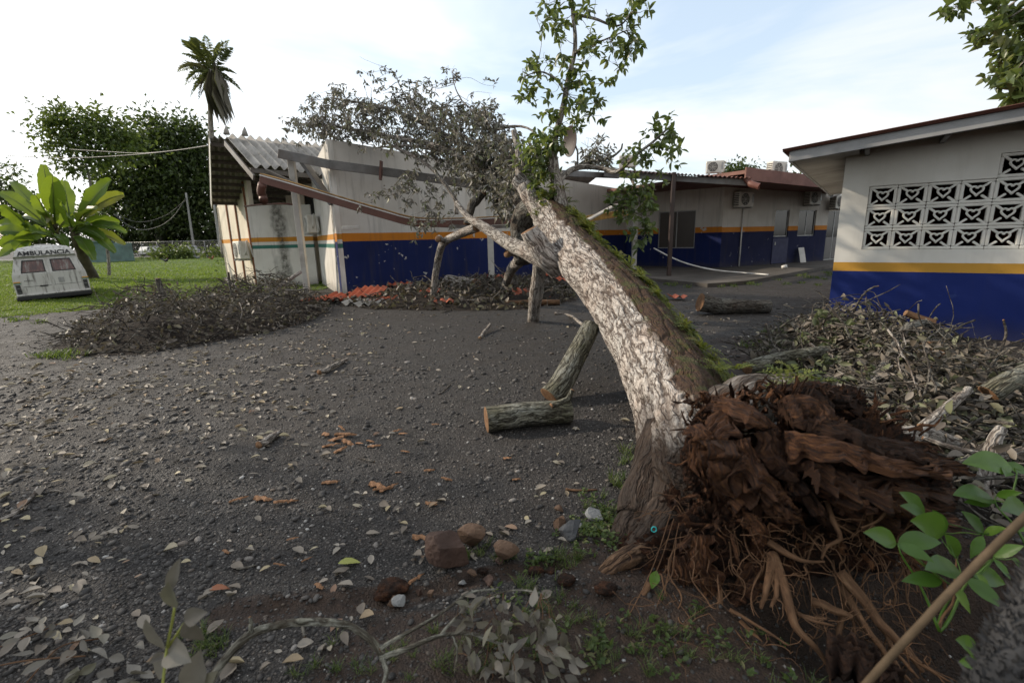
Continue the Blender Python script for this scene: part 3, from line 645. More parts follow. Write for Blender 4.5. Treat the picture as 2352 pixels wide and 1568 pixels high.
window(Cc+u5*sd0, u5, sd1-sd0, 1.35, 2.55, CL, panes=1); window(Cc+u5*sw0, u5, sw1-sw0, 1.35, 2.55, CL)
MT['glass_reflect'] = plain('pale_door_glass', (.16, .155, .15), .12, .2, .8, .02, 0, .6)
gd = window(Cc+u5*sg0, u5, sg1-sg0, .12, 2.54, CL, panes=2, glass='glass_dark', fr=.06)
for k in range(2):
    g = MB(); w_ = (sg1-sg0); n5 = np.array([u5[1], -u5[0], 0]); o_ = Cc+u5*sg0-n5*.055; g.add(*xf(box((k*w_/2+.05, -.004, .2), ((k+1)*w_/2-.05, .002, 1.25)), o_, u5, -n5, (0, 0, 1))); part(g, 'door_panel', MT['glass_reflect'], gd)
n5 = np.array([u5[1], -u5[0], 0])
# a door under the small window
g = MB(); wd = sd1-sd0; g.add(*xf(bbox((sd0-.05, -.03, .13), (sd1+.05, .0, 1.30), .01), Cc+n5*.002, u5, n5*-1, (0, 0, 1))); dr = part(g, 'door', plain('blue_door', (.020, .022, .065), .6), CL)
g = MB(); g.add(*xf(bbox((sd0+.05, -.06, .98), (sd0+.13, -.032, 1.12), .008), Cc, u5, -n5, (0, 0, 1))); part(g, 'door_handle', MT['alu'], dr)
# wing back/inside closing walls
mb = MB(); q = Ee-n5*6; wall_grid(mb, Ee, nrm(q-Ee), [0, 6], [0, 3.7]); wall_grid(mb, q, nrm(Rr+nb_*3-q), [0, np.linalg.norm(Rr+nb_*3-q)], [0, 3.7]); part(mb, 'back_wall', MT['clinic_shaded'], CL)
# wing roofs: porch roof of orange corrugated sheets, and the flat roof with a deep gutter board
e0 = at(1385, 389, 18.3); e1 = at(1725, 409, 16.6); u6 = nrm(e1-e0); L6 = np.linalg.norm(e1-e0); bk = nrm(np.array([-u6[1], u6[0], .10])); bk = bk if bk[1] > 0 else -bk
nsh = 9
for k in range(nsh):
    mb = MB(); corr_sheet(mb, e0+u6*(k*L6/nsh), bk, u6, 7.2, L6/nsh+.03, wave=.14, amp=.028, per=8, ragged=0, seed=k); part(mb, 'roof_sheet', MT['orange_sheet'], CL)
mb = MB(); bar(mb, e0+bk*.25-np.array([0, 0, .16]), e1+bk*.25-np.array([0, 0, .16]), .05, .20); part(mb, 'fascia', MT['grey_steel'], CL)
for k in range(5):
    q = e0+u6*(L6*(k+.3)/5)+bk*.3-np.array([0, 0, .13]); mb = MB(); bar(mb, q, q+bk*6.2, .05, .12); part(mb, 'rafter', MT['purlin'], CL)
f0 = at(1712, 399, 16.9); f1 = at(1962, 427, 20.6); u7 = nrm(f1-f0); L7 = np.linalg.norm(f1-f0); f1b = f0+u7*(L7+2.5)
mb = MB(); bar(mb, f0, f1b, .06, .42); part(mb, 'gutter_board', MT['orange_sheet'], CL)
bk7 = np.array([-u7[1], u7[0], 0]); 
mb = MB(); c4 = [f0+np.array([0, 0, .12]), f1b+np.array([0, 0, .12]), f1b+bk7*9+np.array([0, 0, .16]), f0+bk7*9+np.array([0, 0, .16])]
mb.add(np.vstack([c4, np.array(c4)-np.array([0, 0, .12])]), BQ); part(mb, 'flat_roof', MT['orange_sheet'], CL)
for x, Y in ((1722, 16.7), (1930, 20.0)):
    y0 = 418 if x < 1800 else 437; d_ = 1 if x < 1800 else -1
    mb = MB(); add_tube(mb, smooth_path(ats([(x-8*d_, y0-8, Y+.1), (x, y0+2, Y), (x+6*d_, y0+6, Y-.1), (x+22*d_, y0+11, Y-.25)]), 10), .11, 14, caps=False); part(mb, 'drain_spout', MT['pvc'] if x > 1800 else MT['orange_sheet'], CL, True)
# broken porch roof between (behind the tree): hanging grey sheets and timber
for k, (x, y, Y, x2, y2, Y2) in enumerate(((1310, 372, 17.5, 1412, 386, 19.5), (1290, 398, 16.8, 1420, 404, 19.8))):
    mb = MB(); a = at(x, y, Y); b = at(x2, y2, Y2)
    if k == 0: corr_sheet(mb, a, bk, nrm(b-a), 3.2, np.linalg.norm(b-a), wave=.2, amp=.03, ragged=.5, seed=3)
    else: bar(mb, a, b, .08, .2)
    part(mb, 'roof_sheet' if k == 0 else 'roof_beam', MT['fibre'] if k == 0 else MT['grey_steel'], CL)
mb = MB(); bar(mb, at(1290, 512, 16.3), at(1440, 488, 18.9), .14, .22); part(mb, 'roof_beam', MT['rust_foam'], CL)
mb = MB(); bar(mb, at(1350, 505, 16.6), at(1415, 470, 18.0), .20, .05); part(mb, 'fallen_rafter', MT['fibre'], CL)
for k in range(12):
    q = A + u1*(3.6+.95*k) + n1*(-.5); mb = MB(); corr_sheet(mb, q+np.array([0, 0, 4.30-.05*(3.6+.95*k)]), -n1*.94+np.array([0, 0, -.28]), u1, 3.6, 1.0, wave=.2, amp=.04, per=7); part(mb, 'roof_sheet', MT['orange_sheet'], CL)
# loose fin of paint peeling on the corner, stained drip
mb = MB(); q = at(805, 527, 14.0); mb.add(*bbox(q-np.array([.24, .02, .0]), q+np.array([.28, .02, .10]), .01)); part(mb, 'peeling_render', MT['white_trim'], CL)

# ---------------------------------------------------------------- air conditioners
def make_ac(w=.85, h=.60, d=.30, back=False):
    """outdoor unit, front towards -Y, origin at middle of its underside"""
    t = thing('air_conditioner', 'x', 'air conditioner')
    mb = MB(); mb.add(*bbox((-w/2, -d/2, 0), (w/2, d/2, h), .025)); part(mb, 'casing', MT['ac_white'], t)
    cx = -w*.12; r = h*.40; mb = MB(); a = np.linspace(0, 2*np.pi, 29)[:-1]; P = np.stack([cx+r*np.cos(a), a*0-d/2-.012, h*.5+r*np.sin(a)], -1)
    V = np.vstack([P+[0, .006, 0], [[cx, -d/2-.006, h*.5]]]); mb.add(V, [np.array([[28, (i+1) % 28, i] for i in range(28)])]); fan = part(mb, 'fan_opening', MT['ac_dark'], t)
    mb = MB()
    for f in (.25, .5, .75, 1.0): add_tube(mb, np.vstack([np.stack([cx+r*f*np.cos(a), a*0-d/2-.018, h*.5+r*f*np.sin(a)], -1), [[cx+r*f, -d/2-.018, h*.5]]]), .006, 5, caps=False)
    for k in range(8): bar(mb, (cx, -d/2-.02, h*.5), (cx+r*math.cos(k*math.pi/4), -d/2-.02, h*.5+r*math.sin(k*math.pi/4)), .008, .008, up=(0, 1, 0), c=.001)
    part(mb, 'fan_grille', MT['ac_white'], fan)
    mb = MB(); mb.add(*bbox((w*.36, -d/2-.012, h*.28), (w*.47, -d/2-.002, h*.82), .004)); part(mb, 'side_panel', MT['alu'], t)
    mb = MB()
    for k in range(7): mb.add(*box((-w/2-.008, -d*.42, h*(.12+.115*k)), (-w/2-.002, d*.42, h*(.17+.115*k))))
    part(mb, 'coil_fins', MT['ac_dark'], t)
    mb = MB()
    for x in (-w*.32, w*.32): mb = MB(); mb.add(*bbox((x-.03, -d/2-.05, -.05), (x+.03, d/2+.08, -.002), .006)); part(mb, 'bracket', MT['alu'], t)
    mb = MB()
    for k in range(3): add_tube(mb, smooth_path([(w*.5, .02*k, h*.25), (w*.62, .03, h*.5), (w*.6, .08, h*(.9+.08*k)), (w*.55, d*.6, h*(.8-.1*k)), (w*.56, d*.75, h*.1)], 14), .014, 6)
    part(mb, 'pipes', MT['pvc'], t, True)
    return t
AC0 = make_ac(); AC0.location = (0, 0, -50)
def put_ac(p, face, label, sc=1.0, tilt=0.0, group='air conditioner units of the clinic'):
    global _acn
    t = AC0 if _acn == 0 else copy_tree(AC0); _acn += 1
    face = nrm(face); t.location = tuple(p); t.rotation_euler = (0, tilt, math.atan2(face[1], face[0])+math.pi/2); t.scale = (sc,)*3; tag(t, label, None, group); return t
_acn = 0
nr = np.array([u2[1], -u2[0], 0])
q = at(709, 528, 16.9); q = Ic+u2*1.1+nr*.30; q[2] = 1.95
put_ac(q, nr, 'cream air conditioner with tangled white pipes on the sunlit corner wall', 1.05)
q = g1+ug*(LG-.75)+n_g*.33; q[2] = 1.05; put_ac(q, n_g, 'dark backed air conditioner low on the gable wall by the lawn', 1.15)
q = Cc+u5*.9+n5*.25; q[2] = 2.65; put_ac(q, n5, 'wall air conditioner high beside the drain spout at the wing corner', 1.05)
q = Cc+u5*(sw0+.5)+n5*.25; q[2] = 2.78; put_ac(q, n5, 'wall air conditioner directly above the small barred window', 1.0)
q = Cc+u5*(sg0+.2)+n5*.30; q[2] = 2.6; put_ac(q, n5, 'wall air conditioner above the glass door', 1.1)
for x, y, Y, fc, lb, s in ((1641, 398, 24.5, (-.35, -1), 'smallest roof air conditioner, farthest left along the orange roof', .95), (1782, 409, 20.3, (.5, -1), 'roof air conditioner with loose black cables above the gutter board', 1.05), (1884, 417, 22.6, (.6, -1), 'roof air conditioner nearest the white school wall', 1.15), (1441, 385, 23.5, (-.3, -1), 'roof air conditioner half hidden behind the green leaves', .9)):
    put_ac(at(x, y, Y), np.array([fc[0], fc[1], 0]), lb, s)

# ---------------------------------------------------------------- the near building at the right with the heart lattice
Bc = at(1914, 610, 7.85); Bc[2] = 0
Br = at(2352, 610, 6.55); Br[2] = 0
ur = nrm(Br-Bc); nrr = np.array([ur[1], -ur[0], 0])
SB = thing('school_building', 'white and blue building at right with a lattice of heart shaped vent blocks', 'building', tuple(Bc))
def s_r(x, y=560):
    d = ray(x, y); M_ = np.array([[ur[0], -d[0]], [ur[1], -d[1]]]); return float(np.linalg.solve(M_, -Bc[:2])[0])
def z_r(x, y):
    d = ray(x, y); M_ = np.array([[ur[0], -d[0]], [ur[1], -d[1]]]); t = float(np.linalg.solve(M_, -Bc[:2])[1]); return CH+d[2]*t
S0 = s_r(1988, 500); S4 = s_r(2277, 480); pit = (S4-S0)/4.0
z_lo, z_hi = z_r(2060, 573), z_r(2060, 424); zp = (z_hi-z_lo)/3
NC = 9; WL = S0+NC*pit+1.2
us = [0, S0]+[S0+pit*(k+1) for k in range(NC)]+[WL]
zs = [-.3, z_lo]+[z_lo+zp*(k+1) for k in range(3)]+[z_lo+zp*4, 3.4]
zc = z_r(1945, 384); slope = .115
holes = [(1+k, 1+j) for k in range(NC) for j in range(3)]+[(1+k, 4) for k in range(4, NC)]
mb = MB(); wall_grid(mb, Bc, ur, us, zs, holes, thick=.16, ztop=lambda u: zc+.25+slope*u); part(mb, 'wall', MT['school_paint'], SB)
# the other walls
mb = MB(); q = Bc-nrr*9; wall_grid(mb, q, nrm(Bc-q), [0, 8.84], [-.3, 3.0]); part(mb, 'side_wall', MT['school_paint'], SB)
q2 = Bc+ur*WL; mb = MB(); wall_grid(mb, q2-nrr*.16, -nrr, [0, 8.8], [-.3, 3.6]); wall_grid(mb, q2-nrr*9, -ur, [0, WL], [-.3, 3.4]); part(mb, 'back_wall', plain('red_brown_room_paint', (.16, .035, .025), .8), SB)
mb = MB(); c4 = [Bc-nrr*.16, q2-nrr*.16, q2-nrr*9, Bc-nrr*9]; mb.add(np.array([[p[0], p[1], .05] for p in c4]), [[0, 1, 2, 3]]); part(mb, 'room_floor', MT['dark_in'], SB)
# heart vent blocks: a square frame, four diagonal bars and a heart ring
def heart(n=30):
    t = np.linspace(0, 2*np.pi, n, endpoint=False); x = 16*np.sin(t)**3; z = 13*np.cos(t)-5*np.cos(2*t)-2*np.cos(3*t)-np.cos(4*t); return np.stack([x/16, t*0, (z+2.5)/15], -1)
pw_, ph_ = pit, zp; fw = .044; dp = .10
fm = MB()
for a, b in (((0, 0), (pw_, fw)), ((0, ph_-fw), (pw_, ph_)), ((0, fw), (fw, ph_-fw)), ((pw_-fw, fw), (pw_, ph_-fw))):
    fm.add(*bbox((a[0]+.0015, -dp, a[1]+.0015), (b[0]-.0015, 0, b[1]-.0015), .009))
frame_me = fm.mesh('vent_block', [MT['school_white']])
xm = MB(); hc = np.array([pw_/2, 0, ph_/2]); hs = .066
for sx, sz in ((-1, -1), (1, -1), (1, 1), (-1, 1)):
    p1 = hc+np.array([sx*(pw_/2-fw*.8), -.034, sz*(ph_/2-fw*.8)]); p0 = hc+np.array([sx*.052, -.034, sz*.054]); bar(xm, p0, p1, .055, .031, up=np.cross(nrm(p1-p0), (0, 1, 0)), c=.007)
bars_me = xm.mesh('cross_bar', [MT['school_white']])
hm = MB(); H = heart()*hs+hc+np.array([0, -dp/2+.036, .002]); add_tube(hm, np.vstack([H, H[:1]]), .0150, 8, .10, 4, caps=False); heart_me = hm.mesh('heart_ring', [MT['school_white']], True)
Mr = Matrix(((ur[0], -nrr[0]*-1, 0, 0), (ur[1], -nrr[1]*-1, 0, 0), (0, 0, 1, 0), (0, 0, 0, 1)))
for k in range(NC):
    for j in range(4 if k >= 4 else 3):
        o_ = Bc+ur*(S0+pit*k)-nrr*.028; o_[2] = z_lo+zp*j
        M_ = Matrix.Translation(Vector(o_)) @ Mr
        if k > 6: continue
        fo = inst('vent_block', frame_me, M_, SB)
        for nm, me in (('cross_bar', bars_me), ('heart_ring', heart_me)):
            c_ = bpy.data.objects.new(nm, me); COL.objects.link(c_); c_.parent = fo
# thin sunk border round the lattice
# roof: rake fascia, soffit, sheets
ov = .72
t0 = at(1815, 360, 7.65); t1 = at(2352, 262, 6.15); uf = nrm(t1-t0)
t2 = t0+uf*5.2
uz = np.array([0, 0, 1.0])
mb = MB(); bar(mb, t0, t2, .035, .155, c=.006); part(mb, 'fascia', MT['fascia'], SB)
bk8 = -nrr
e_b = t0+bk8*9.8
mb = MB(); bar(mb, t0+np.array([0, 0, .0]), e_b, .035, .155, c=.006); part(mb, 'eave_fascia', MT['fascia'], SB)
mb = MB(); s0_, s1_ = t0-uz*.06+uf*.03+bk8*.03, t2-uz*.06+bk8*.03
V_ = [s0_, s1_, s1_+bk8*(ov+.1), s0_+bk8*9.5]
w_in = t0+uf*.85+bk8*.02-uz*.05
mb.add([s0_, w_in, w_in+bk8*9.4, s0_+bk8*9.4], [[0, 1, 2, 3]]); mb.add([s0_+uz*.02, w_in+uz*.02, w_in+bk8*9.4+uz*.02, s0_+bk8*9.4+uz*.02], [[3, 2, 1, 0]]); part(mb, 'soffit', MT['soffit'], SB)
for k in range(6):
    q = t0+uf*(.95+k*.85)+bk8*.04-uz*.035; mb = MB(); bar(mb, q, q+bk8*9, .06, .11); part(mb, 'rafter', MT['grey_steel'], SB)
for k in range(11):
    mb = MB(); corr_sheet(mb, t0-uf*.10+uf*(0)+bk8*(k*.95-.10)+uz*(.10+.004*(k % 2)), uf, bk8, 5.6, 1.0, wave=.10, amp=.018, per=6); part(mb, 'roof_sheet', MT['orange_sheet'], SB)
mb = MB(); q = t0+uf*.9+bk8*.35; mb.add([q-uz*.02, q+uf*4.3-uz*.02, q+uf*4.3+bk8*.2-uz*.02, q+bk8*.2-uz*.02], [[0, 1, 2, 3]]); part(mb, 'soffit_board', MT['purlin'], SB)

# ================================================================ the uprooted tree
def barkmat(name, pale, pink, lich, dark, moss=False, base_s=None):
    n = NT(name); co = n.co(); cw = n.vadd(co, n.nvec(co, 5.0), .10)
    rdg = lambda v, sc_: n.ma('ABSOLUTE', n.ma('SUBTRACT', n.noise(v, sc_, 3, .5, .25), .5))
    e = n.ma('MULTIPLY', rdg(n.mapv(cw, (1, 1, .20), rot=(.12, .10, 0)), 17), 2.2); e2 = n.ma('MULTIPLY', rdg(n.mapv(cw, (1, 1, .26), (3, 1, 2), (-.2, .15, 0)), 38), 1.8)
    big = n.noise(co, 2.3, 5, .6); fine = n.noise(n.mapv(co, (1, 1, .35)), 42, 5, .65)
    c = n.ramp(big, (.25, pink), (.42, pale), (.7, lich))
    c = n.mix(n.ramp(fine, (.30, .55), (.52, 0.0)), c, tuple(x*.5 for x in pink))
    c = n.mix(n.ramp(n.noise(co, 11, 5, .6), (.60, 0.0), (.70, .65)), c, lich)
    c = n.mix(n.ramp(e, (.0, .95), (.05, .62), (.13, 0.0)), c, dark)
    c = n.mix(n.ramp(e2, (.0, .55), (.09, 0.0)), c, dark)
    c = n.mix(n.ma('MULTIPLY', n.attr('var').outputs['Fac'], .9), c, dark)
    h = n.ma('ADD', n.ma('ADD', n.ma('MULTIPLY', n.ramp(e, (0, 0.0), (.2, 1.0)), 1.0), n.ma('MULTIPLY', n.ramp(e2, (0, 0.0), (.2, 1.0)), .35)), n.ma('MULTIPLY', fine, .5))
    if moss:
        mk = n.attr('msk').outputs['Fac']; sl_ = n.attr('soil').outputs['Fac']
        mc = n.ramp(n.noise(co, 7, 6, .7), (.3, (.016, .009, .005)), (.5, (.055, .030, .017)), (.62, (.040, .045, .010)), (.78, (.16, .11, .075)))
        f = n.ramp(n.ma('ADD', mk, n.ma('MULTIPLY', n.ma('SUBTRACT', n.noise(n.mapv(co, (1.4, 1.4, .6)), 7, 6, .7), .5), 1.2)), (.36, 0.0), (.66, 1.0)); c = n.mix(f, c, mc)
        sc_ = n.ramp(n.noise(n.mapv(co, (1, 1, .25)), 22, 5, .7), (.35, (.014, .008, .005)), (.6, (.040, .024, .015)), (.78, (.13, .10, .08)))
        f = n.ramp(n.ma('ADD', sl_, n.ma('MULTIPLY', n.ma('SUBTRACT', n.noise(n.mapv(co, (1.6, 1.6, .45)), 7, 6, .7), .5), 1.25)), (.22, 0.0), (.80, .95)); c = n.mix(f, c, sc_)
    MT[name] = n.fin(c, .88, n.bump(h, .85, .022, n.bump(n.noise(co, 120, 3), .3, .004)), 0, .25); return MT[name]
barkmat('bark_trunk', (.44, .39, .345), (.31, .225, .175), (.47, .455, .425), (.050, .033, .024), True)
barkmat('bark_branch', (.37, .33, .29), (.25, .19, .15), (.40, .39, .36), (.050, .035, .026))
barkmat('bark_dark', (.13, .115, .095), (.10, .07, .05), (.24, .24, .215), (.018, .013, .010))
barkmat('bark_mossy', (.15, .14, .10), (.06, .065, .025), (.30, .30, .27), (.020, .016, .010))
n = NT('cut_wood'); co = n.co(); p = n.obj()
rr_ = n.nd('ShaderNodeVectorMath', operation='LENGTH'); n.set(rr_.inputs[0], n.mapv(co, (1, 1, 0)))
ring = n.noise(n.mapv(p, (1, 1, 1)), 22, 6, .7, 1.5)
c = n.ramp(ring, (.3, (.075, .038, .02)), (.5, (.155, .085, .045)), (.72, (.26, .16, .09))); MT['cut'] = n.fin(c, .85, n.bump(n.noise(p, 80, 4), .5, .004), 0, .2)
n = NT('rotten_wood'); co = n.co(); p = n.obj(); r_ = n.rnd()
g = n.noise(n.mapv(n.vadd(co, n.nvec(co, 9.0), .03), (16, 16, 1.8)), 5, 7, .72)
c = n.ramp(g, (.28, (.008, .004, .0027)), (.43, (.062, .025, .012)), (.56, (.165, .068, .027)), (.74, (.34, .165, .065)))
c = n.mix(n.ramp(r_, (0, 0.0), (1, .8)), c, (.014, .007, .0045)); MT['rotten'] = n.fin(c, n.ramp(g, (.3, .55), (.7, .95)), n.bump(g, 1.0, .03, n.bump(n.noise(p, 60, 4), .6, .006)), 0, .3)
n = NT('root_soil'); p = n.pos(); g = n.noise(p, 16, 7, .72)
c = n.ramp(g, (.3, (.0045, .0028, .002)), (.47, (.020, .0095, .0055)), (.60, (.060, .024, .011)), (.76, (.15, .064, .026)))
MT['root_soil'] = n.fin(c, .9, n.bump(g, 1.0, .05, n.bump(n.noise(p, 90, 4), .7, .008)), 0, .25)
n = NT('root_bark'); co = n.co(); g = n.noise(n.mapv(co, (40, 40, 8)), 1.0, 5, .65)
c = n.ramp(g, (.3, (.050, .026, .014)), (.55, (.135, .073, .038)), (.8, (.27, .165, .092))); MT['root'] = n.fin(c, .85, n.bump(g, .6, .006), 0, .25)

TREE_BASE = (1.13, 2.6, 0.0)
TR = thing('uprooted_tree', 'huge uprooted tree with pale bark lying across the yard onto the clinic roof', 'tree', TREE_BASE)
tp = np.array([[*at(1690, 1190, 2.2), .20], [*at(1645, 1130, 2.45), .36], [*at(1594, 1010, 2.95), .375], [*at(1541, 880, 3.75), .36], [*at(1475, 770, 4.7), .36], [*at(1403, 670, 5.9), .36], [*at(1324, 585, 7.2), .355], [*at(1288, 535, 8.1), .36], [*at(1262, 496, 8.75), .31], [*at(1246, 470, 9.1), .20]])
NS, SG = 560, 230
tps = smooth_path(tp, NS); TPATH = tps[:, :3]
V, Q, co, C = tube(tps[:, :3], tps[:, 3], SG, caps=True); C0 = C
T_, N_, B_ = frames(tps[:, :3])
ctr = np.vstack([np.repeat(tps[:, :3], SG, 0), tps[0, :3], tps[-1, :3]]); dirv = nrm(V-ctr+1e-9)
lum = fbm(co*np.array([2.2, 2.2, 1.1]), 3, 2)-.5
tw = co.copy(); tw = tw + .05*np.stack([fbm(co*6, 3, 50+k)-.5 for k in range(3)], -1)
rd = 1-np.abs(2*vnoise(tw*np.array([15, 15, 2.6]), 61)-1); rd2 = 1-np.abs(2*vnoise(tw*np.array([27, 27, 7.])+5, 62)-1)
crk = sst(.80, .98, rd)*.9; crk2 = sst(.84, 1.0, rd2)*.6
plate = fbm(tw*np.array([9, 9, 3.0]), 3, 70)-.5
s_len = co[:, 2]
flute = np.cos(3*np.arctan2(co[:, 1], co[:, 0])+1.1)*.05*sst(1.9, .3, s_len)
disp = .10*lum*(.4+.6*tps[0, 3]) - .020*crk - .008*crk2 + .028*plate + flute + .05*sst(.9, 0, s_len)
# knobbly swelling near the fork
disp = disp + .10*sst(6.2, 7.4, s_len)*(fbm(co*np.array([4, 4, 3.]), 3, 81)-.45)
Vt = V + dirv*disp[:, None]
mdot = dirv@nrm(np.array([.86, .0, .50])); msk = sst(-.02, .50, mdot + .60*(fbm(co*np.array([3, 3, 1.5]), 3, 90)-.5))*sst(8.2, 7.2, s_len)
soilm = sst(1.30, -.1, s_len + .55*(dirv[:, 2]-.25) + .25*(dirv[:, 0]))*.95
mb = MB(); mb.add(Vt, [Q], crk*.8+crk2*.4, co, 0); mb.F[3].append(C); mb.M[3].append(np.full(len(C), 0))
tk = part(mb, 'trunk', [MT['bark_trunk']], TR, True)
for nm, arr in (('msk', msk), ('soil', soilm)):
    a = tk.data.attributes.new(nm, 'FLOAT', 'POINT'); a.data.foreach_set('value', arr.astype(np.float32))
def trunk_pt(s, ang_dir, lift=0.0):
    """surface point of the trunk at length fraction s in the world direction ang_dir"""
    i = int(s*(NS-1)); d = np.array(ang_dir, float); d = nrm(d-T_[i]*(d@T_[i])); return tps[i, :3]+d*(tps[i, 3]*1.02+lift), d, T_[i]
# buttress roots running from the trunk into the soil on the left
def limb(name, pts, r0, r1, mat='bark_branch', seg=16, lump=.10, n=None, cut=True, parent=None, seed=1, pw=1.0):
    P = smooth_path(ats(pts), n or max(14, 9*len(pts))); t = np.linspace(0, 1, len(P)); r = r0+(r1-r0)*t**pw
    q = np.stack([t*4+seed, t*0, t*0], -1); P = P + (np.stack([fbm(q+9*k, 3, seed+k) for k in range(3)], -1)-.5)*np.minimum(r0, .12)*.9*np.sin(np.pi*t)[:, None]
    mb = MB(); add_tube(mb, P, r, seg, lump, seed, m=0, mc=1 if cut else 0, lscale=2.5); return part(mb, name, [MT[mat], MT['cut']], parent or TR, True), P
for k, (pts, r0, r1) in enumerate((
    ([(1560, 1010, 2.85), (1505, 1130, 2.55), (1462, 1225, 2.35), (1390, 1282, 2.22), (1300, 1300, 2.22)], .22, .03),
    ([(1590, 1020, 2.8), (1545, 1180, 2.36), (1490, 1275, 2.15), (1405, 1335, 2.05)], .20, .05),
    ([(1640, 1000, 2.75), (1700, 930, 2.85), (1790, 905, 2.9), (1900, 915, 2.9)], .24, .10))):
    o_, P_ = limb('buttress_root', pts, r0, r1, 'bark_trunk', 40, .22, 40, False, seed=k+2)
    a = o_.data.attributes.new('soil', 'FLOAT', 'POINT'); a.data.foreach_set('value', np.full(len(o_.data.vertices), .95 if k < 2 else .55, np.float32))
    a = o_.data.attributes.new('msk', 'FLOAT', 'POINT'); a.data.foreach_set('value', np.full(len(o_.data.vertices), .0 if k < 2 else .45, np.float32))
# ---- root plate: torn, rotten heart of the stump
rc = np.array([1.60, 2.34, .10]); nv, nh = 220, 300
ph = np.linspace(0, np.pi, nv)[:, None]; th = np.linspace(0, 2*np.pi, nh, endpoint=False)[None]
U = np.stack([np.sin(ph)*np.cos(th), np.sin(ph)*np.sin(th), np.cos(ph)*np.ones_like(th)], -1).reshape(-1, 3)
q = U*1.0+3.3; rid = 1-np.abs(2*fbm(q*2.3, 4, 101)-1); rid2 = 1-np.abs(2*fbm(q*np.array([5.0, 5.0, 4.2]), 4, 102)-1); hol = sst(.50, .66, fbm(q*1.9+4, 3, 103))
rad = 1.0+.55*(rid-.7)+.40*(rid2-.7)-.50*hol*sst(.2, -.5, U[:, 1]) + .16*(fbm(q*10, 4, 104, .6)-.5) + .10*(1-np.abs(2*fbm(q*17, 2, 105)-1)-.6)
ax = np.array([.56, .20, .46]); Vp = rc + U*rad[:, None]*ax; Vp[:, 1] += -.18*(Vp[:, 2]-rc[2])*1.0
i = np.arange(nv-1)[:, None]*nh; j = np.arange(nh)[None]; k_ = (j+1) % nh
mb = MB(); mb.add(Vp, [np.stack([i+j, i+nh+j, i+nh+k_, i+k_], -1).reshape(-1, 4)]); RP = part(mb, 'root_plate', [MT['root_soil']], TR, True)
def soil_lump(c, ax, seed, nv=150, nh=200, name='root_soil_lump'):
    ph = np.linspace(0, np.pi, nv)[:, None]; th = np.linspace(0, 2*np.pi, nh, endpoint=False)[None]; U = np.stack([np.sin(ph)*np.cos(th), np.sin(ph)*np.sin(th), np.cos(ph)*np.ones_like(th)], -1).reshape(-1, 3)
    q = U+seed*3.7; rad = 1+.7*(fbm(q*1.6, 4, seed)-.5)+.5*(1-np.abs(2*fbm(q*4, 3, seed+1)-1)-.7)+.30*(fbm(q*9, 4, seed+2, .65)-.5)+.16*(fbm(q*26, 2, seed+3)-.5); V = c+U*rad[:, None]*np.array(ax); i = np.arange(nv-1)[:, None]*nh; j = np.arange(nh)[None]; k_ = (j+1) % nh
    mb = MB(); mb.add(V, [np.stack([i+j, i+nh+j, i+nh+k_, i+k_], -1).reshape(-1, 4)]); part(mb, name, [MT['root_soil']], TR, True)
for k, (x, y, Y, ax) in enumerate(((1560, 1300, 2.12, (.30, .16, .20)), (1660, 1260, 2.10, (.26, .14, .20)), (1480, 1330, 2.12, (.22, .14, .10)), (1800, 1250, 2.12, (.28, .13, .16)), (1930, 1240, 2.15, (.26, .13, .14)), (1700, 1130, 2.16, (.16, .12, .18)), (1620, 1060, 2.2, (.10, .10, .16)), (1880, 930, 2.45, (.22, .14, .10)), (2060, 1110, 2.4, (.26, .14, .14)), (1600, 1190, 2.3, (.20, .12, .20)), (1550, 1240, 2.25, (.20, .12, .14)), (1640, 1000, 2.42, (.12, .10, .14)), (1610, 1120, 2.36, (.14, .10, .16)), (1490, 1285, 2.2, (.20, .13, .12)), (1425, 1330, 2.1, (.18, .12, .07)), (1590, 1370, 1.98, (.22, .13, .09)))): soil_lump(at(x, y, Y), ax, 130+k*5)
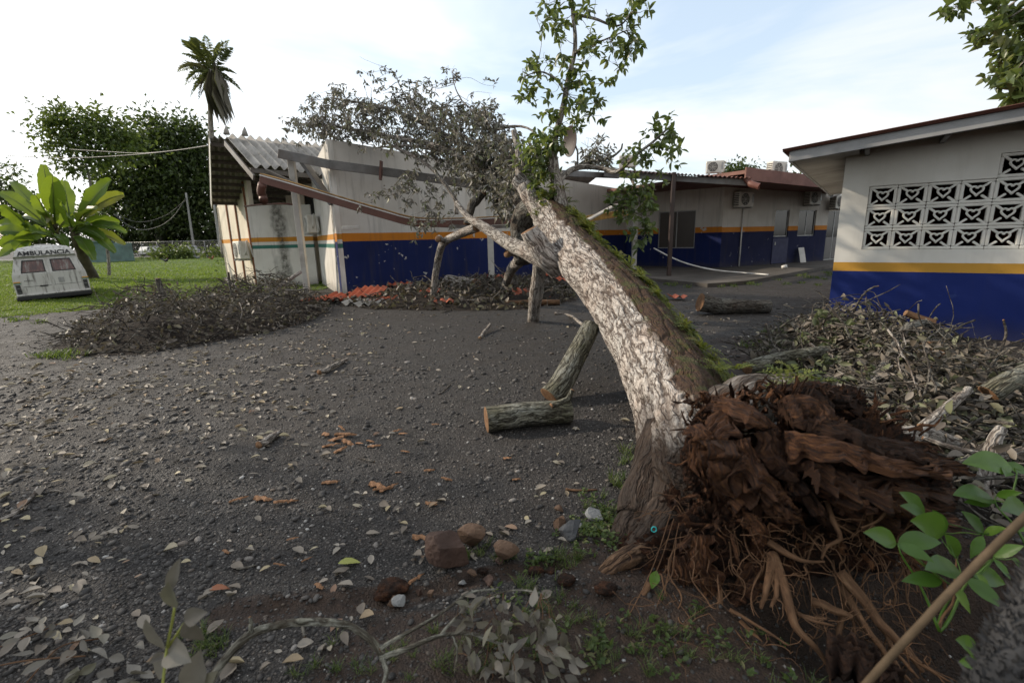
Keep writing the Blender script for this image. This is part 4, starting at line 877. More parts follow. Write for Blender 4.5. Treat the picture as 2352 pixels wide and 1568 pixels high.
# ---- rotten wood slabs and splinters standing out of it
def shard(pts, w, th, seed, var, curl=.3, jag=.9, n=44, k=25):
    """torn slab of wood: path pts (x,y,Y), width w, jagged edges and end"""
    P = smooth_path(np.array(pts), n); T, N, B = frames(P); t = np.linspace(0, 1, n); L = np.linalg.norm(np.diff(P, axis=0), axis=1).sum()
    nz = lambda x, y, z, sd: vnoise(np.stack([np.ravel(x), np.ravel(y+0*x), np.ravel(z+0*x)], -1), sd).reshape(np.shape(x))
    jl = 1+jag*(nz(t*14, seed, 0, seed)-.5)*2*(.4+.6*t); jr = 1+jag*(nz(t*14, seed+5, 0, seed+1)-.5)*2*(.4+.6*t)
    v = np.linspace(-1, 1, k); ww = w*.5*np.where(v[None] < 0, jl[:, None], jr[:, None])*(1-.55*t**3)[:, None]
    endj = .28*L*(nz(np.arange(k)*1.7+seed, 3, 0, seed+2)-.5)[None]*(t**4)[:, None]*2; Vs = []; Cs = []
    for side in (1, -1):
        g = np.stack(np.meshgrid(t*2.0, v*3+seed, indexing='ij'), -1).reshape(-1, 2); bl = fbm(np.column_stack([g[:, 1], g[:, 0], g[:, 0]*0+side]), 3, seed).reshape(n, k)-.5
        g2 = (1-np.abs(2*fbm(np.column_stack([g[:, 1]*3.0, g[:, 0]*2.2, g[:, 0]*0+side+9]), 3, seed+4)-1)).reshape(n, k)-.7
        bulge = curl*w*(1-v*v)[None]*.35+.5*th*2*bl+1.5*th*g2
        Vs.append(P[:, None]+T[:, None]*endj[..., None]+B[:, None]*(v[None]*ww)[..., None]+N[:, None]*(bulge+side*th*.5*(1-abs(v)**4)[None]*(1-.8*t**2)[:, None])[..., None]); Cs.append(np.stack([np.broadcast_to(v*w*.5, (n, k)), bulge+side*th, np.broadcast_to((t*L)[:, None], (n, k))], -1))
    V = np.concatenate([q.reshape(-1, 3) for q in Vs]); co = np.concatenate([q.reshape(-1, 3) for q in Cs]); F = []
    for s_ in range(2):
        for a in range(n-1):
            for b in range(k-1):
                i0 = s_*n*k+a*k+b; f = [i0, i0+1, i0+k+1, i0+k]; F.append(f if s_ == 0 else f[::-1])
    for a in range(n-1):
        for b in (0, k-1):
            i0 = a*k+b; F.append([i0, i0+k, i0+k+n*k, i0+n*k])
    for b in range(k-1):
        for a in (0, n-1): i0 = a*k+b; F.append([i0, i0+1, i0+1+n*k, i0+n*k])
    mb = MB(); mb.add(V, [np.array(F)], var, np.array(co)); return mb
SHD = [ # photo path + distance, width, thickness, darkness
    ([(1800, 1030, 2.05), (1900, 1040, 2.0), (2020, 1070, 2.05), (2150, 1075, 2.2)], .21, .06, .05),
    ([(1850, 985, 2.12), (1930, 1000, 2.06), (2010, 1030, 2.08), (2110, 1035, 2.2)], .12, .05, .2), ([(1870, 1120, 1.96), (1950, 1150, 1.94), (2040, 1150, 2.0), (2140, 1170, 2.1)], .10, .04, .0), ([(1700, 1010, 2.06), (1720, 1060, 2.0), (1735, 1110, 1.97), (1760, 1160, 1.95)], .08, .04, .05), ([(1790, 1080, 1.98), (1840, 1130, 1.96), (1880, 1180, 1.95), (1930, 1210, 1.95)], .09, .04, .3),
    ([(1830, 1080, 1.98), (1930, 1120, 1.98), (2050, 1125, 2.05), (2160, 1140, 2.2)], .26, .06, .25),
    ([(1880, 1010, 2.15), (1960, 1020, 2.15), (2080, 1040, 2.2), (2130, 1055, 2.3)], .22, .06, .45),
    ([(1690, 960, 2.2), (1640, 1000, 2.12), (1625, 1060, 2.08), (1640, 1120, 2.05)], .16, .05, .15),
    ([(1650, 935, 2.3), (1690, 945, 2.2), (1730, 960, 2.15), (1760, 985, 2.12)], .18, .04, .55),
    ([(1640, 1010, 2.05), (1645, 1080, 2.0), (1690, 1140, 1.98), (1700, 1170, 1.98)], .20, .10, .0),
    ([(1680, 1060, 1.98), (1720, 1100, 1.95), (1770, 1150, 1.93), (1800, 1175, 1.93)], .19, .07, .1),
    ([(1750, 990, 2.1), (1770, 1050, 2.05), (1800, 1090, 2.0), (1830, 1130, 2.0)], .14, .06, .5),
    ([(1800, 960, 2.2), (1850, 950, 2.2), (1890, 980, 2.15), (1920, 1000, 2.1)], .18, .08, .35),
    ([(1840, 920, 2.3), (1880, 930, 2.3), (1910, 920, 2.3), (1960, 940, 2.35)], .15, .07, .6),
    ([(1600, 1230, 1.95), (1610, 1290, 1.88), (1625, 1340, 1.84), (1632, 1385, 1.82)], .12, .05, .35),
    ([(1560, 1280, 2.0), (1575, 1330, 1.92), (1560, 1360, 1.9), (1540, 1390, 1.88)], .10, .04, .4),
    ([(1740, 1290, 1.9), (1725, 1330, 1.85), (1700, 1360, 1.83), (1680, 1372, 1.82)], .10, .04, .3),
    ([(1900, 1150, 2.0), (1960, 1180, 1.98), (2030, 1190, 2.0), (2100, 1180, 2.1)], .16, .05, .7),
    ([(1960, 1160, 1.9), (2040, 1165, 1.95), (2110, 1190, 2.0), (2170, 1200, 2.1)], .12, .04, .15),
    ([(1700, 1180, 1.93), (1730, 1210, 1.9), (1740, 1230, 1.9), (1748, 1245, 1.9)], .07, .04, .0),
    ([(1900, 1500, 1.55), (1960, 1520, 1.5), (2010, 1545, 1.46), (2040, 1560, 1.44)], .16, .08, .05),
    ([(1600, 985, 2.2), (1612, 1000, 2.1), (1630, 1020, 2.06), (1650, 1035, 2.04)], .12, .03, .0)]
for k, (pts, w, th, var) in enumerate(SHD): part(shard([at(*p) for p in pts], w, th, k+7, var), 'wood_slab', [MT['rotten']], TR, True)
for k in range(330):                                     # lumps and splinters
    a = rng.uniform(0, 1); x = rng.uniform(1570, 2140); y = 900+rng.uniform(0, 1)*360+max(0, x-1900)*.3; Y = 2.06+.3*(1150-y)/250+rng.uniform(-.06, .12)
    p0 = at(x, y, Y); d = nrm(nrm(p0-np.array([1.62, 2.5, .15]))*1.1+rng.normal(size=3)*.55+[0, -.15, 0]); L = rng.uniform(.05, .19)
    part(shard([p0-d*L*.4, p0, p0+d*L*.3+rng.normal(size=3)*.01, p0+d*L*.6], rng.uniform(.008, .034), .010, k+60, rng.uniform(0, .55)**1.5, n=9, k=5), 'splinter', [MT['rotten']], TR, False)
for k in range(90):                                     # ragged rim
    x = rng.uniform(1590, 2060); y = np.interp(x, [1590, 1760, 1900, 2060], [925, 888, 900, 985])+rng.uniform(-4, 30); p0 = at(x, y, 2.42+rng.uniform(-.15, .08)); d = nrm(np.array([rng.normal()*.6+.1, -.35+rng.normal()*.3, .7+rng.normal()*.4])); L = rng.uniform(.04, .15)
    part(shard([p0-d*L*.5, p0, p0+d*L*.3+rng.normal(size=3)*.008, p0+d*L*.6], rng.uniform(.01, .04), .012, k+600, rng.uniform(0, .8), n=9, k=5), 'splinter', [MT['rotten']], TR, False)
# ---- roots
def croot(pts): return [((1900+x/1.508)/1.4286, (1200+y/1.508)/1.4286, Y) for x, y, Y in pts]
ROOTS = [([(955, 930, 1.86), (1010, 1080, 1.74), (1050, 1220, 1.66), (1090, 1310, 1.62), (1180, 1410, 1.58), (1255, 1520, 1.55)], .026, .006),
    ([(960, 950, 1.84), (930, 1100, 1.73), (900, 1200, 1.70)], .020, .007), ([(965, 950, 1.85), (978, 1090, 1.73), (950, 1195, 1.68)], .019, .006),
    ([(930, 870, 1.9), (1040, 930, 1.82), (1130, 965, 1.8), (1215, 967, 1.8)], .017, .004),
    ([(1290, 1020, 1.85), (1400, 1150, 1.75), (1500, 1270, 1.66), (1600, 1380, 1.6), (1700, 1510, 1.55)], .026, .009),
    ([(1300, 1090, 1.83), (1380, 1230, 1.7), (1480, 1380, 1.6), (1580, 1545, 1.52)], .018, .007), ([(1150, 1165, 1.75), (1250, 1200, 1.7), (1345, 1242, 1.68)], .021, .013),
    ([(745, 1205, 1.72), (860, 1270, 1.66), (1035, 1382, 1.58)], .008, .004), ([(690, 1100, 1.84), (697, 1200, 1.75), (672, 1280, 1.68), (648, 1335, 1.64)], .015, .009),
    ([(1215, 640, 2.02), (1260, 770, 1.9), (1295, 850, 1.86), (1230, 890, 1.84), (1200, 955, 1.83)], .014, .005), ([(1195, 735, 1.95), (1290, 790, 1.9), (1385, 845, 1.88)], .008, .003),
    ([(1440, 800, 1.95), (1445, 730, 1.92), (1490, 680, 1.9), (1512, 715, 1.88), (1470, 770, 1.86), (1395, 800, 1.85)], .014, .004),
    ([(350, 1075, 1.88), (300, 1150, 1.84), (200, 1172, 1.86), (140, 1120, 1.9)], .016, .006), ([(795, 1265, 1.7), (890, 1360, 1.62), (935, 1425, 1.58)], .014, .008),
    ([(490, 1385, 1.62), (590, 1345, 1.66), (640, 1300, 1.7)], .014, .006), ([(1335, 1130, 1.8), (1360, 1260, 1.7), (1366, 1420, 1.6)], .009, .004), ([(1300, 1230, 1.72), (1275, 1370, 1.62), (1262, 1460, 1.57)], .012, .006),
    ([(1030, 1200, 1.72), (1120, 1240, 1.66), (1225, 1250, 1.64)], .013, .005), ([(1050, 1210, 1.7), (1150, 1255, 1.64), (1262, 1285, 1.62)], .009, .004), ([(1500, 1270, 1.68), (1560, 1400, 1.6), (1680, 1545, 1.5)], .012, .005),
    ([(1620, 1390, 1.6), (1700, 1480, 1.55), (1830, 1560, 1.5)], .010, .004), ([(1560, 1460, 1.56), (1600, 1520, 1.52), (1650, 1570, 1.5)], .009, .004), ([(870, 1060, 1.82), (905, 1020, 1.82), (915, 985, 1.83)], .008, .003)]
for k, (pts, r0, r1) in enumerate(ROOTS):
    o_, P_ = limb('root', croot(pts), r0, r1, 'root', 9, .25, 26, False, seed=k+11)
    mb = MB()
    for z in range(3):
        i = rng.integers(6, len(P_)-1); d = nrm(nrm(P_[i]-P_[i-1])*.6+rng.normal(size=3)*.6+[0, 0, -.4]); L = rng.uniform(.05, .22); add_tube(mb, wander(P_[i], P_[i]+d*L, 9, .35, k*7+z), np.linspace(min(r0*.25, .0035), .0009, 9), 5, 0)
    part(mb, 'root_hairs', [MT['root']], o_, True, 'stuff')
barkmat('bark_root', (.13, .075, .042), (.09, .05, .028), (.17, .11, .07), (.022, .012, .008))
limb('root', [(1378, 1345, 2.0), (1400, 1315, 2.02), (1445, 1285, 2.07), (1500, 1265, 2.14)], .040, .060, 'bark_root', 28, .45, 30, True, seed=3)
mb = MB()
for k in range(120):
    x = rng.uniform(1440, 2130); y = rng.uniform(1130, 1480); Y = 1.95-.0011*(y-1130)+rng.uniform(-.03, .03); p0 = at(x, y, Y); d = nrm(rng.normal(size=3)*[1, .4, .6]+[.1, -.2, -.5]); L = rng.uniform(.06, .30)
    add_tube(mb, wander(p0, p0+d*L, 8, .5, k+300), np.linspace(rng.uniform(.0009, .0024), .0007, 8), 4, 0)
part(mb, 'fine_roots', [MT['root']], TR, True, 'stuff')
for k in range(46):                                     # thin roots hanging into the hole
    x = rng.uniform(1500, 2100); y = rng.uniform(1200, 1330); p0 = at(x, y, 2.0-.0006*(y-1200)); p1 = at(x+rng.normal()*70+30, y+rng.uniform(70, 240), 1.82-rng.uniform(.05, .2)); r0_ = rng.uniform(.0018, .006); mb = MB(); add_tube(mb, wander(p0, p1, 16, .22, 900+k, .03), np.linspace(r0_, r0_*.35, 16), 6, .2, k); part(mb, 'root', [MT['root']], TR, True)

# ---- branches
limb('branch', [(1262, 598, 7.55), (1225, 583, 7.9), (1175, 561, 8.7), (1135, 537, 9.4), (1097, 513, 10.0), (1076, 500, 10.3), (1049, 466, 10.7)], .165, .055, seed=2, seg=24, n=70)
limb('branch', [(1095, 523, 10.1), (1060, 535, 10.7), (1028, 551, 11.3), (1012, 572, 11.7), (1001, 623, 12.1), (992, 697, 12.35)], .095, .085, seed=4, seg=20, lump=.16, n=50)
limb('branch_stub', [(1022, 553, 11.3), (1010, 548, 11.2), (1006, 549, 11.1)], .065, .07, seed=5)
limb('branch', [(1215, 565, 8.9), (1196, 590, 9.6), (1175, 620, 11.2), (1156, 670, 13.4)], .13, .11, 'bark_branch', seed=6, lump=.16, n=40)
limb('branch_stub', [(1192, 580, 9.4), (1172, 581, 9.2), (1164, 583, 9.1)], .075, .07, seed=7)
limb('branch', [(1235, 470, 9.0), (1205, 492, 9.3), (1196, 540, 9.5), (1207, 600, 9.3)], .24, .20, 'bark_dark', seed=8, lump=.25, n=40, cut=False)
limb('branch', [(1288, 530, 8.3), (1293, 489, 8.45), (1281, 430, 8.55), (1274, 382, 8.6), (1265, 338, 8.7)], .135, .085, 'bark_trunk', seed=9, lump=.12, seg=24, n=50)
limb('branch', [(1268, 345, 8.68), (1282, 290, 8.7), (1296, 240, 8.7), (1305, 180, 8.7), (1319, 120, 8.75), (1322, 80, 8.8), (1316, 30, 8.85), (1306, -60, 8.9)], .060, .022, seed=10, n=60, cut=False)
limb('branch_stub', [(1250, 505, 8.6), (1218, 456, 8.95), (1204, 428, 9.05), (1186, 408, 9.1)], .17, .125, 'bark_trunk', seed=12, lump=.15, seg=24, n=30)
limb('branch', [(1208, 440, 9.15), (1196, 395, 9.35), (1190, 345, 9.5), (1180, 300, 9.6)], .10, .05, seed=13)
limb('branch_stub', [(1290, 615, 7.3), (1262, 590, 7.2), (1236, 556, 7.2), (1215, 528, 7.2)], .22, .135, 'bark_trunk', seed=14, lump=.12, seg=28, n=34)
limb('branch', [(1280, 420, 8.6), (1310, 392, 8.9), (1350, 384, 9.1), (1392, 388, 9.0), (1420, 393, 8.8), (1465, 352, 8.4), (1500, 326, 8.3), (1545, 285, 8.2)], .055, .015, seed=15, n=60, cut=False)
limb('branch', [(1392, 388, 9.0), (1440, 400, 8.8), (1462, 440, 8.5), (1470, 480, 8.35), (1485, 530, 8.3)], .03, .010, seed=16, cut=False)
limb('branch', [(1310, 392, 8.9), (1360, 372, 9.4), (1400, 362, 9.7), (1424, 345, 9.8), (1430, 330, 9.8)], .035, .014, 'bark_dark', seed=17, cut=False)
limb('branch', [(1316, 32, 8.85), (1370, 45, 8.6), (1420, 60, 8.5), (1450, 30, 8.45)], .028, .008, seed=18, cut=False)
limb('branch', [(1319, 125, 8.75), (1345, 105, 8.6), (1380, 95, 8.55), (1440, 70, 8.5)], .026, .008, seed=19, cut=False)
limb('branch', [(1300, 215, 8.7), (1275, 180, 8.6), (1240, 165, 8.55), (1205, 175, 8.5)], .022, .007, seed=20, cut=False)
GREYB = [([(1235, 478, 9.1), (1150, 432, 10.5), (1105, 385, 11.8), (1080, 342, 12.6), (1000, 300, 13.6), (890, 250, 14.6), (760, 225, 15.4)], .16, .02),
    ([(1105, 385, 11.8), (1000, 335, 13.0), (880, 312, 14.4), (760, 290, 15.4), (680, 285, 16)], .09, .02), ([(911, 340, 13.2), (955, 362, 12.9), (993, 389, 12.7), (1042, 453, 12.4), (1049, 491, 12.3)], .035, .055),
    ([(1110, 440, 11.0), (1098, 455, 11.1), (1081, 476, 11.1), (1073, 515, 11.0)], .11, .085), ([(1200, 440, 9.6), (1170, 370, 10.8), (1130, 300, 12), (1060, 230, 13.2)], .10, .015),
    ([(1000, 300, 13.6), (960, 260, 13.8), (925, 210, 14), (905, 165, 14)], .04, .008), ([(1080, 342, 12.6), (1010, 345, 13), (930, 335, 13.8), (860, 340, 14.5)], .06, .02), ([(1150, 432, 10.5), (1120, 420, 11.2), (1050, 400, 12), (960, 345, 13.2)], .05, .015),
    ([(1130, 300, 12), (1180, 290, 12), (1220, 300, 11.5), (1240, 330, 11)], .04, .012), ([(1060, 230, 13.2), (1045, 200, 13.3), (1040, 165, 13.4)], .02, .006), ([(1170, 370, 10.8), (1090, 330, 12.0), (990, 270, 13.4)], .05, .015), ([(1150, 432, 10.5), (1140, 470, 10.8), (1155, 500, 11.2)], .08, .05)]
for k, (pts, r0, r1) in enumerate(GREYB): limb('branch', pts, r0, r1, 'bark_dark' if k in (0, 3, 11) else 'bark_branch', 10, .15, cut=(k in (2, 3)), seed=30+k)

# ---- leaves
LEAF = {k: [] for k in ('P', 'D', 'N', 'L', 'W', 'C', 'K')}       # K: 0 green, 1 wilted grey
TWIG = MB()
def put_leaves(P, D, N, L, Wd, cu, K):
    LEAF['P'].append(P); LEAF['D'].append(D); LEAF['N'].append(N); LEAF['L'].append(np.broadcast_to(L, len(P))); LEAF['W'].append(np.broadcast_to(Wd, len(P))); LEAF['C'].append(np.broadcast_to(cu, len(P))); LEAF['K'].append(np.full(len(P), K))
def spray(tip, base, nl, L, K, droop=0.3, spread=.22, twr=.006):
    """a twig from base to tip with short side twigs carrying leaflets"""
    Pt = wander(base, tip, 10, .18, int(rng.integers(1, 9999)), .02); add_tube(TWIG, Pt, np.linspace(twr, twr*.4, 10), 5, 0, caps=False)
    ns = max(2, nl//6)
    for s in range(ns):
        b = Pt[rng.integers(4, 10)]; d = nrm(rng.normal(size=3)+[0, 0, .15 if K == 0 else -.5]); e = b+d*spread*rng.uniform(.5, 1.2); sp = wander(b, e, 6, .15, int(rng.integers(1, 9999)), .0); add_tube(TWIG, sp, np.linspace(twr*.45, twr*.25, 6), 4, 0, caps=False)
        m = int(rng.integers(5, 8)); i = rng.integers(2, 6, m); pp_ = sp[i]; az = np.linspace(0, 6.28, m, endpoint=False)+rng.uniform(0, 6)
        t = nrm(e-b); a = nrm(np.cross(t, [.3, .2, 1.0])); c = np.cross(t, a); D = nrm(np.cos(az)[:, None]*a+np.sin(az)[:, None]*c+t*.5+np.array([0, 0, -droop])+rng.normal(size=(m, 3))*.2)
        N = nrm(np.array([0, 0, 1.0])+rng.normal(size=(m, 3))*(.45 if K == 0 else 1.0)); put_leaves(pp_, D, N, L*rng.uniform(.7, 1.25, m), L*.5*rng.uniform(.8, 1.15, m)*(1 if K == 0 else .8), rng.normal(size=m)*(.12 if K == 0 else .35)-.1, K)
def in_poly(pts, n):
    P = np.array(pts, float); lo, hi = P.min(0), P.max(0); out = []
    while len(out) < n:
        q = rng.uniform(lo, hi); c = False; j = len(P)-1
        for i in range(len(P)):
            if (P[i, 1] > q[1]) != (P[j, 1] > q[1]) and q[0] < (P[j, 0]-P[i, 0])*(q[1]-P[i, 1])/(P[j, 1]-P[i, 1])+P[i, 0]: c = not c
            j = i
        if c: out.append(q)
    return np.array(out)
def feed(centres, stems, nl, L, K, **kw):
    S = np.concatenate(stems)
    for c in centres:
        d = np.linalg.norm(S-c, axis=1); b = S[np.argmin(d)]; spray(c, b, nl, L, K, **kw)
st_top = smooth_path(ats([(1268, 345, 8.68), (1282, 290, 8.7), (1296, 240, 8.7), (1305, 180, 8.7), (1319, 120, 8.75), (1322, 80, 8.8), (1316, 30, 8.85), (1306, -60, 8.9)]), 50)
st_b = [smooth_path(ats(p), 20) for p in ([(1316, 32, 8.85), (1370, 45, 8.6), (1420, 60, 8.5), (1450, 30, 8.45)], [(1319, 125, 8.75), (1345, 105, 8.6), (1380, 95, 8.55), (1440, 70, 8.5)], [(1300, 215, 8.7), (1275, 180, 8.6), (1240, 165, 8.55), (1205, 175, 8.5)])]
cl = [(1228, 8), (1250, 30), (1243, 55), (1262, 62), (1225, 35), (1212, 135), (1240, 130), (1205, 165), (1225, 185), (1208, 215), (1240, 205), (1215, 240), (1255, 235), (1275, 205), (1245, 270), (1262, 290), (1235, 300), (1290, 150), (1330, 160), (1345, 190), (1310, 215), (1340, 230), (1365, 235), (1395, 215), (1405, 240), (1380, 265), (1340, 285), (1310, 290), (1270, 320), (1300, 320), (1220, 330), (1245, 340), (1390, 190), (1420, 165), (1445, 155), (1460, 135), (1440, 120), (1410, 130), (1380, 140), (1365, 105), (1400, 85), (1440, 75), (1455, 95), (1470, 70), (1425, 40), (1455, 25), (1485, 15), (1470, -10), (1395, 20), (1370, -5), (1345, 25), (1350, 60), (1310, 60), (1290, 90), (1275, 60), (1335, 120), (1320, -15), (1290, -20), (1430, -20), (1365, 165), (1352, 140), (1325, 245), (1200, 345), (1230, 360)]
cen = np.array([at(x+rng.normal()*5, y+rng.normal()*5, 8.55+rng.normal()*.35) for x, y in cl])
feed(cen, [st_top]+st_b, 18, .13, 0)
cl2 = [(1545, 285), (1530, 300), (1555, 320), (1550, 350), (1525, 335), (1500, 345), (1475, 330), (1480, 360), (1510, 375), (1540, 380), (1520, 400), (1490, 395), (1455, 370), (1445, 400), (1420, 420), (1450, 430), (1480, 425), (1505, 430), (1500, 460), (1470, 455), (1440, 455), (1415, 450), (1395, 460), (1405, 485), (1430, 490), (1455, 490), (1485, 490), (1510, 485), (1500, 515), (1470, 520), (1445, 515), (1475, 545), (1420, 510), (1425, 470), (1495, 300), (1465, 540)]
st2 = [smooth_path(ats(p), 40) for p in ([(1350, 384, 9.1), (1392, 388, 9.0), (1420, 393, 8.8), (1465, 352, 8.4), (1500, 326, 8.3), (1545, 285, 8.2)], [(1392, 388, 9.0), (1440, 400, 8.8), (1462, 440, 8.5), (1470, 480, 8.35), (1485, 530, 8.3)])]
feed(np.array([at(x+rng.normal()*5, y+rng.normal()*5, 8.35+rng.normal()*.22) for x, y in cl2]), st2, 20, .13, 0)
# leaves round the fork
cl3 = in_poly([(1195, 330), (1290, 330), (1275, 440), (1255, 500), (1220, 470), (1190, 400)], 34)
feed(np.array([at(x, y, 8.7+rng.uniform(-.25, .5)) for x, y in cl3]), [ats([(1266, 342, 8.7), (1274, 382, 8.6), (1281, 430, 8.5), (1205, 430, 9.1), (1195, 390, 9.3)])], 22, .12, 0)
# wilted crown on the roof
gstems = [smooth_path(ats(p), 40) for p, a, b in GREYB]
poly = [(655, 288), (690, 240), (720, 215), (770, 205), (800, 225), (840, 195), (870, 205), (900, 230), (950, 195), (985, 180), (1010, 215), (1060, 250), (1110, 225), (1150, 250), (1165, 300), (1215, 320), (1230, 400), (1190, 470), (1150, 430), (1100, 400), (1040, 385), (980, 370), (930, 345), (880, 325), (790, 322), (700, 320)]
cg = in_poly(poly, 400)
feed(np.array([at(x, y, np.interp(x, [650, 1000, 1230], [15.8, 13.4, 10.2])+rng.normal()*.7) for x, y in cg]), gstems, 21, .14, 1, droop=.7, spread=.34, twr=.010)
cg = in_poly([(1000, 330), (1200, 330), (1215, 440), (1180, 500), (1120, 450), (1050, 380)], 120)
feed(np.array([at(x, y, np.interp(x, [1000, 1230], [12.6, 9.8])+rng.normal()*.5) for x, y in cg]), gstems, 22, .135, 1, droop=1.0, spread=.32, twr=.009)
sp_ = [(825, 130), (830, 160), (910, 170), (915, 195), (985, 180), (1040, 165), (1050, 185), (1130, 215), (1140, 200), (850, 185), (720, 210), (1045, 150), (1030, 150)]
feed(np.array([at(x, y, 14) for x, y in sp_]), gstems, 14, .13, 1, droop=.1)
# hanging sprays in front of the wall
hg = [(965, 445), (975, 470), (945, 455), (1000, 450), (1015, 480), (985, 500), (1005, 520), (955, 420), (905, 440), (925, 430), (930, 480), (1020, 420), (1080, 400), (1070, 380), (840, 455), (825, 460), (960, 540), (925, 520), (940, 500), (995, 425), (910, 410), (925, 395), (950, 390), (985, 405), (1010, 500), (1025, 515), (975, 530), (860, 445), (900, 425)]
feed(np.array([at(x, y, 12.1+rng.normal()*.2) for x, y in hg]), [gstems[2], ats([(960, 380, 12.6), (950, 430, 12.2), (990, 480, 12.1), (1000, 440, 12.2)])], 22, .13, 1, droop=.8, spread=.25)
# right side of the fork: wilted sprays on the broken porch roof
feed(np.array([at(x, y, 9.6+rng.normal()*.3) for x, y in in_poly([(1320, 330), (1360, 310), (1400, 345), (1410, 380), (1330, 390)], 26)]), [ats([(1310, 392, 8.9), (1360, 372, 9.4), (1400, 362, 9.7)])], 16, .11, 1, droop=.5)
part(TWIG, 'twigs', [MT['bark_branch']], TR, True, 'stuff')
MT['leaf_green'] = leafmat('leaf_green', ((0, (.045, .075, .022)), (.5, (.075, .11, .038)), (.85, (.12, .15, .055)), (1, (.20, .20, .065))), .38, .34, (.28, .36, .06), .5)
MT['leaf_wilt'] = leafmat('leaf_wilted', ((0, (.12, .11, .096)), (.4, (.19, .178, .155)), (.75, (.26, .248, .22)), (.9, (.13, .15, .07)), (1, (.16, .19, .07))), .6, .18, (.22, .22, .12))  # wilted grey, lightened so that backlight glare is put into the colour
MT['leaf_dry'] = leafmat('leaf_dry', ((0, (.14, .115, .092)), (.35, (.23, .20, .165)), (.65, (.32, .285, .24)), (.85, (.36, .31, .19)), (1, (.22, .13, .085))), .65, .12, (.28, .24, .14), .3)
for k in LEAF: LEAF[k] = np.concatenate(LEAF[k])
sz = LEAF['L']/np.linalg.norm(LEAF['P']-np.array([0, 0, CH]), axis=1)*(LEAF['K'] == 0); pj = proj(LEAF['P']); sz = sz*((pj[:, 1] > -5) & (pj[:, 0] > 0))*(1+.02*rng.normal(size=len(sz)))
top = np.argsort(-sz)[:300]; rest = np.setdiff1d(np.arange(len(sz)), top)
def leaf_meshes(name, mats, n=5, ratio=.5, rough=0.0):
    out = []
    for k in range(n):
        V, F, c = leaves(np.zeros((1, 3)), np.array([[1., 0, 0]]), np.array([[0, 0, 1.]]), 1.0, ratio*(.85+.08*k), True, -.25+.11*k, .5+.35*k)
        if rough: V = V + (np.stack([fbm(V*3+k*5+q*9, 2, 60+k+q) for q in range(3)], -1)-.5)*rough
        mb = MB(); mb.add(V, F); out.append(mb.mesh(name, mats, True))
    return out
LM_G = leaf_meshes('leaf', [MT['leaf_green']])
def leaf_M(P, D, N, L):
    D = nrm(D); S = nrm(np.cross(D, N)); N = np.cross(S, D)
    return Matrix(((D[0]*L, -S[0]*L, N[0]*L, P[0]), (D[1]*L, -S[1]*L, N[1]*L, P[1]), (D[2]*L, -S[2]*L, N[2]*L, P[2]), (0, 0, 0, 1)))
for i in top: inst('leaf', LM_G[i % 5], leaf_M(LEAF['P'][i], LEAF['D'][i], LEAF['N'][i], LEAF['L'][i]), TR)
for K, nm, mt, hi in ((0, 'green_foliage', 'leaf_green', True), (1, 'wilted_foliage', 'leaf_wilt', False)):
    ix = rest[LEAF['K'][rest] == K]; V, F, c = leaves(LEAF['P'][ix], LEAF['D'][ix], LEAF['N'][ix], LEAF['L'][ix], LEAF['W'][ix], hi, LEAF['C'][ix]); mb = MB(); mb.add(V, F, np.repeat(rng.uniform(size=len(ix)), c)); part(mb, nm, [MT[mt]], TR, True, 'stuff')
print('leaves', len(sz), (LEAF['K'] == 0).sum())
# ---- ferns and moss tufts along the upper right side of the trunk
def fern_mesh(seed, nf=9, L=.22):
    mb = MB(); r = np.random.default_rng(seed)
    for f in range(nf):
        az = r.uniform(0, 6.28); el = r.uniform(.25, 1.1); d = np.array([math.cos(az)*math.cos(el), math.sin(az)*math.cos(el), math.sin(el)]); ll = L*r.uniform(.6, 1.2); t = np.linspace(0, 1, 9)
        P = d[None]*t[:, None]*ll; P[:, 2] -= ll*.55*t**2; side = nrm(np.cross(d, [0, 0, 1.0])); T = nrm(np.gradient(P, axis=0))
        for s in (-1, 1):
            B = P[1:]; w = ll*.22*np.sin(np.pi*np.clip(t[1:]*.85+.12, 0, 1)); D = nrm(side*s+T[1:]*.5); N = np.cross(T[1:], side*s); V, F, c = leaves(B, D, N*s, w, w*.42, False, -.1, 0.4); mb.add(V, F, r.uniform())
    return mb
MT['fern'] = leafmat('fern_green', ((0, (.040, .060, .010)), (.5, (.085, .110, .016)), (.8, (.13, .145, .022)), (1, (.16, .12, .04))), .55, .35, (.30, .34, .05))
FM = [fern_mesh(k).mesh('fern', [MT['fern']]) for k in range(6)]
for k in range(150):
    s = rng.uniform(.20, .84); f = rng.uniform(-.45, .55); p, d, t = trunk_pt(s, (.86+f*-.3, 0, .42+f*.9), .0)
    if s < .45 and rng.uniform() < .35: continue
    sc = rng.uniform(.6, 1.35)*(1.15 if s > .5 else .8); z = Vector(nrm(d+np.array([0, 0, .5]))); Mq = z.to_track_quat('Z', 'Y').to_matrix().to_4x4(); inst('fern', FM[k % 6], Matrix.Translation(Vector(p)) @ Mq @ Matrix.Rotation(rng.uniform(0, 6.28), 4, 'Z') @ Matrix.Scale(sc, 4), TR)
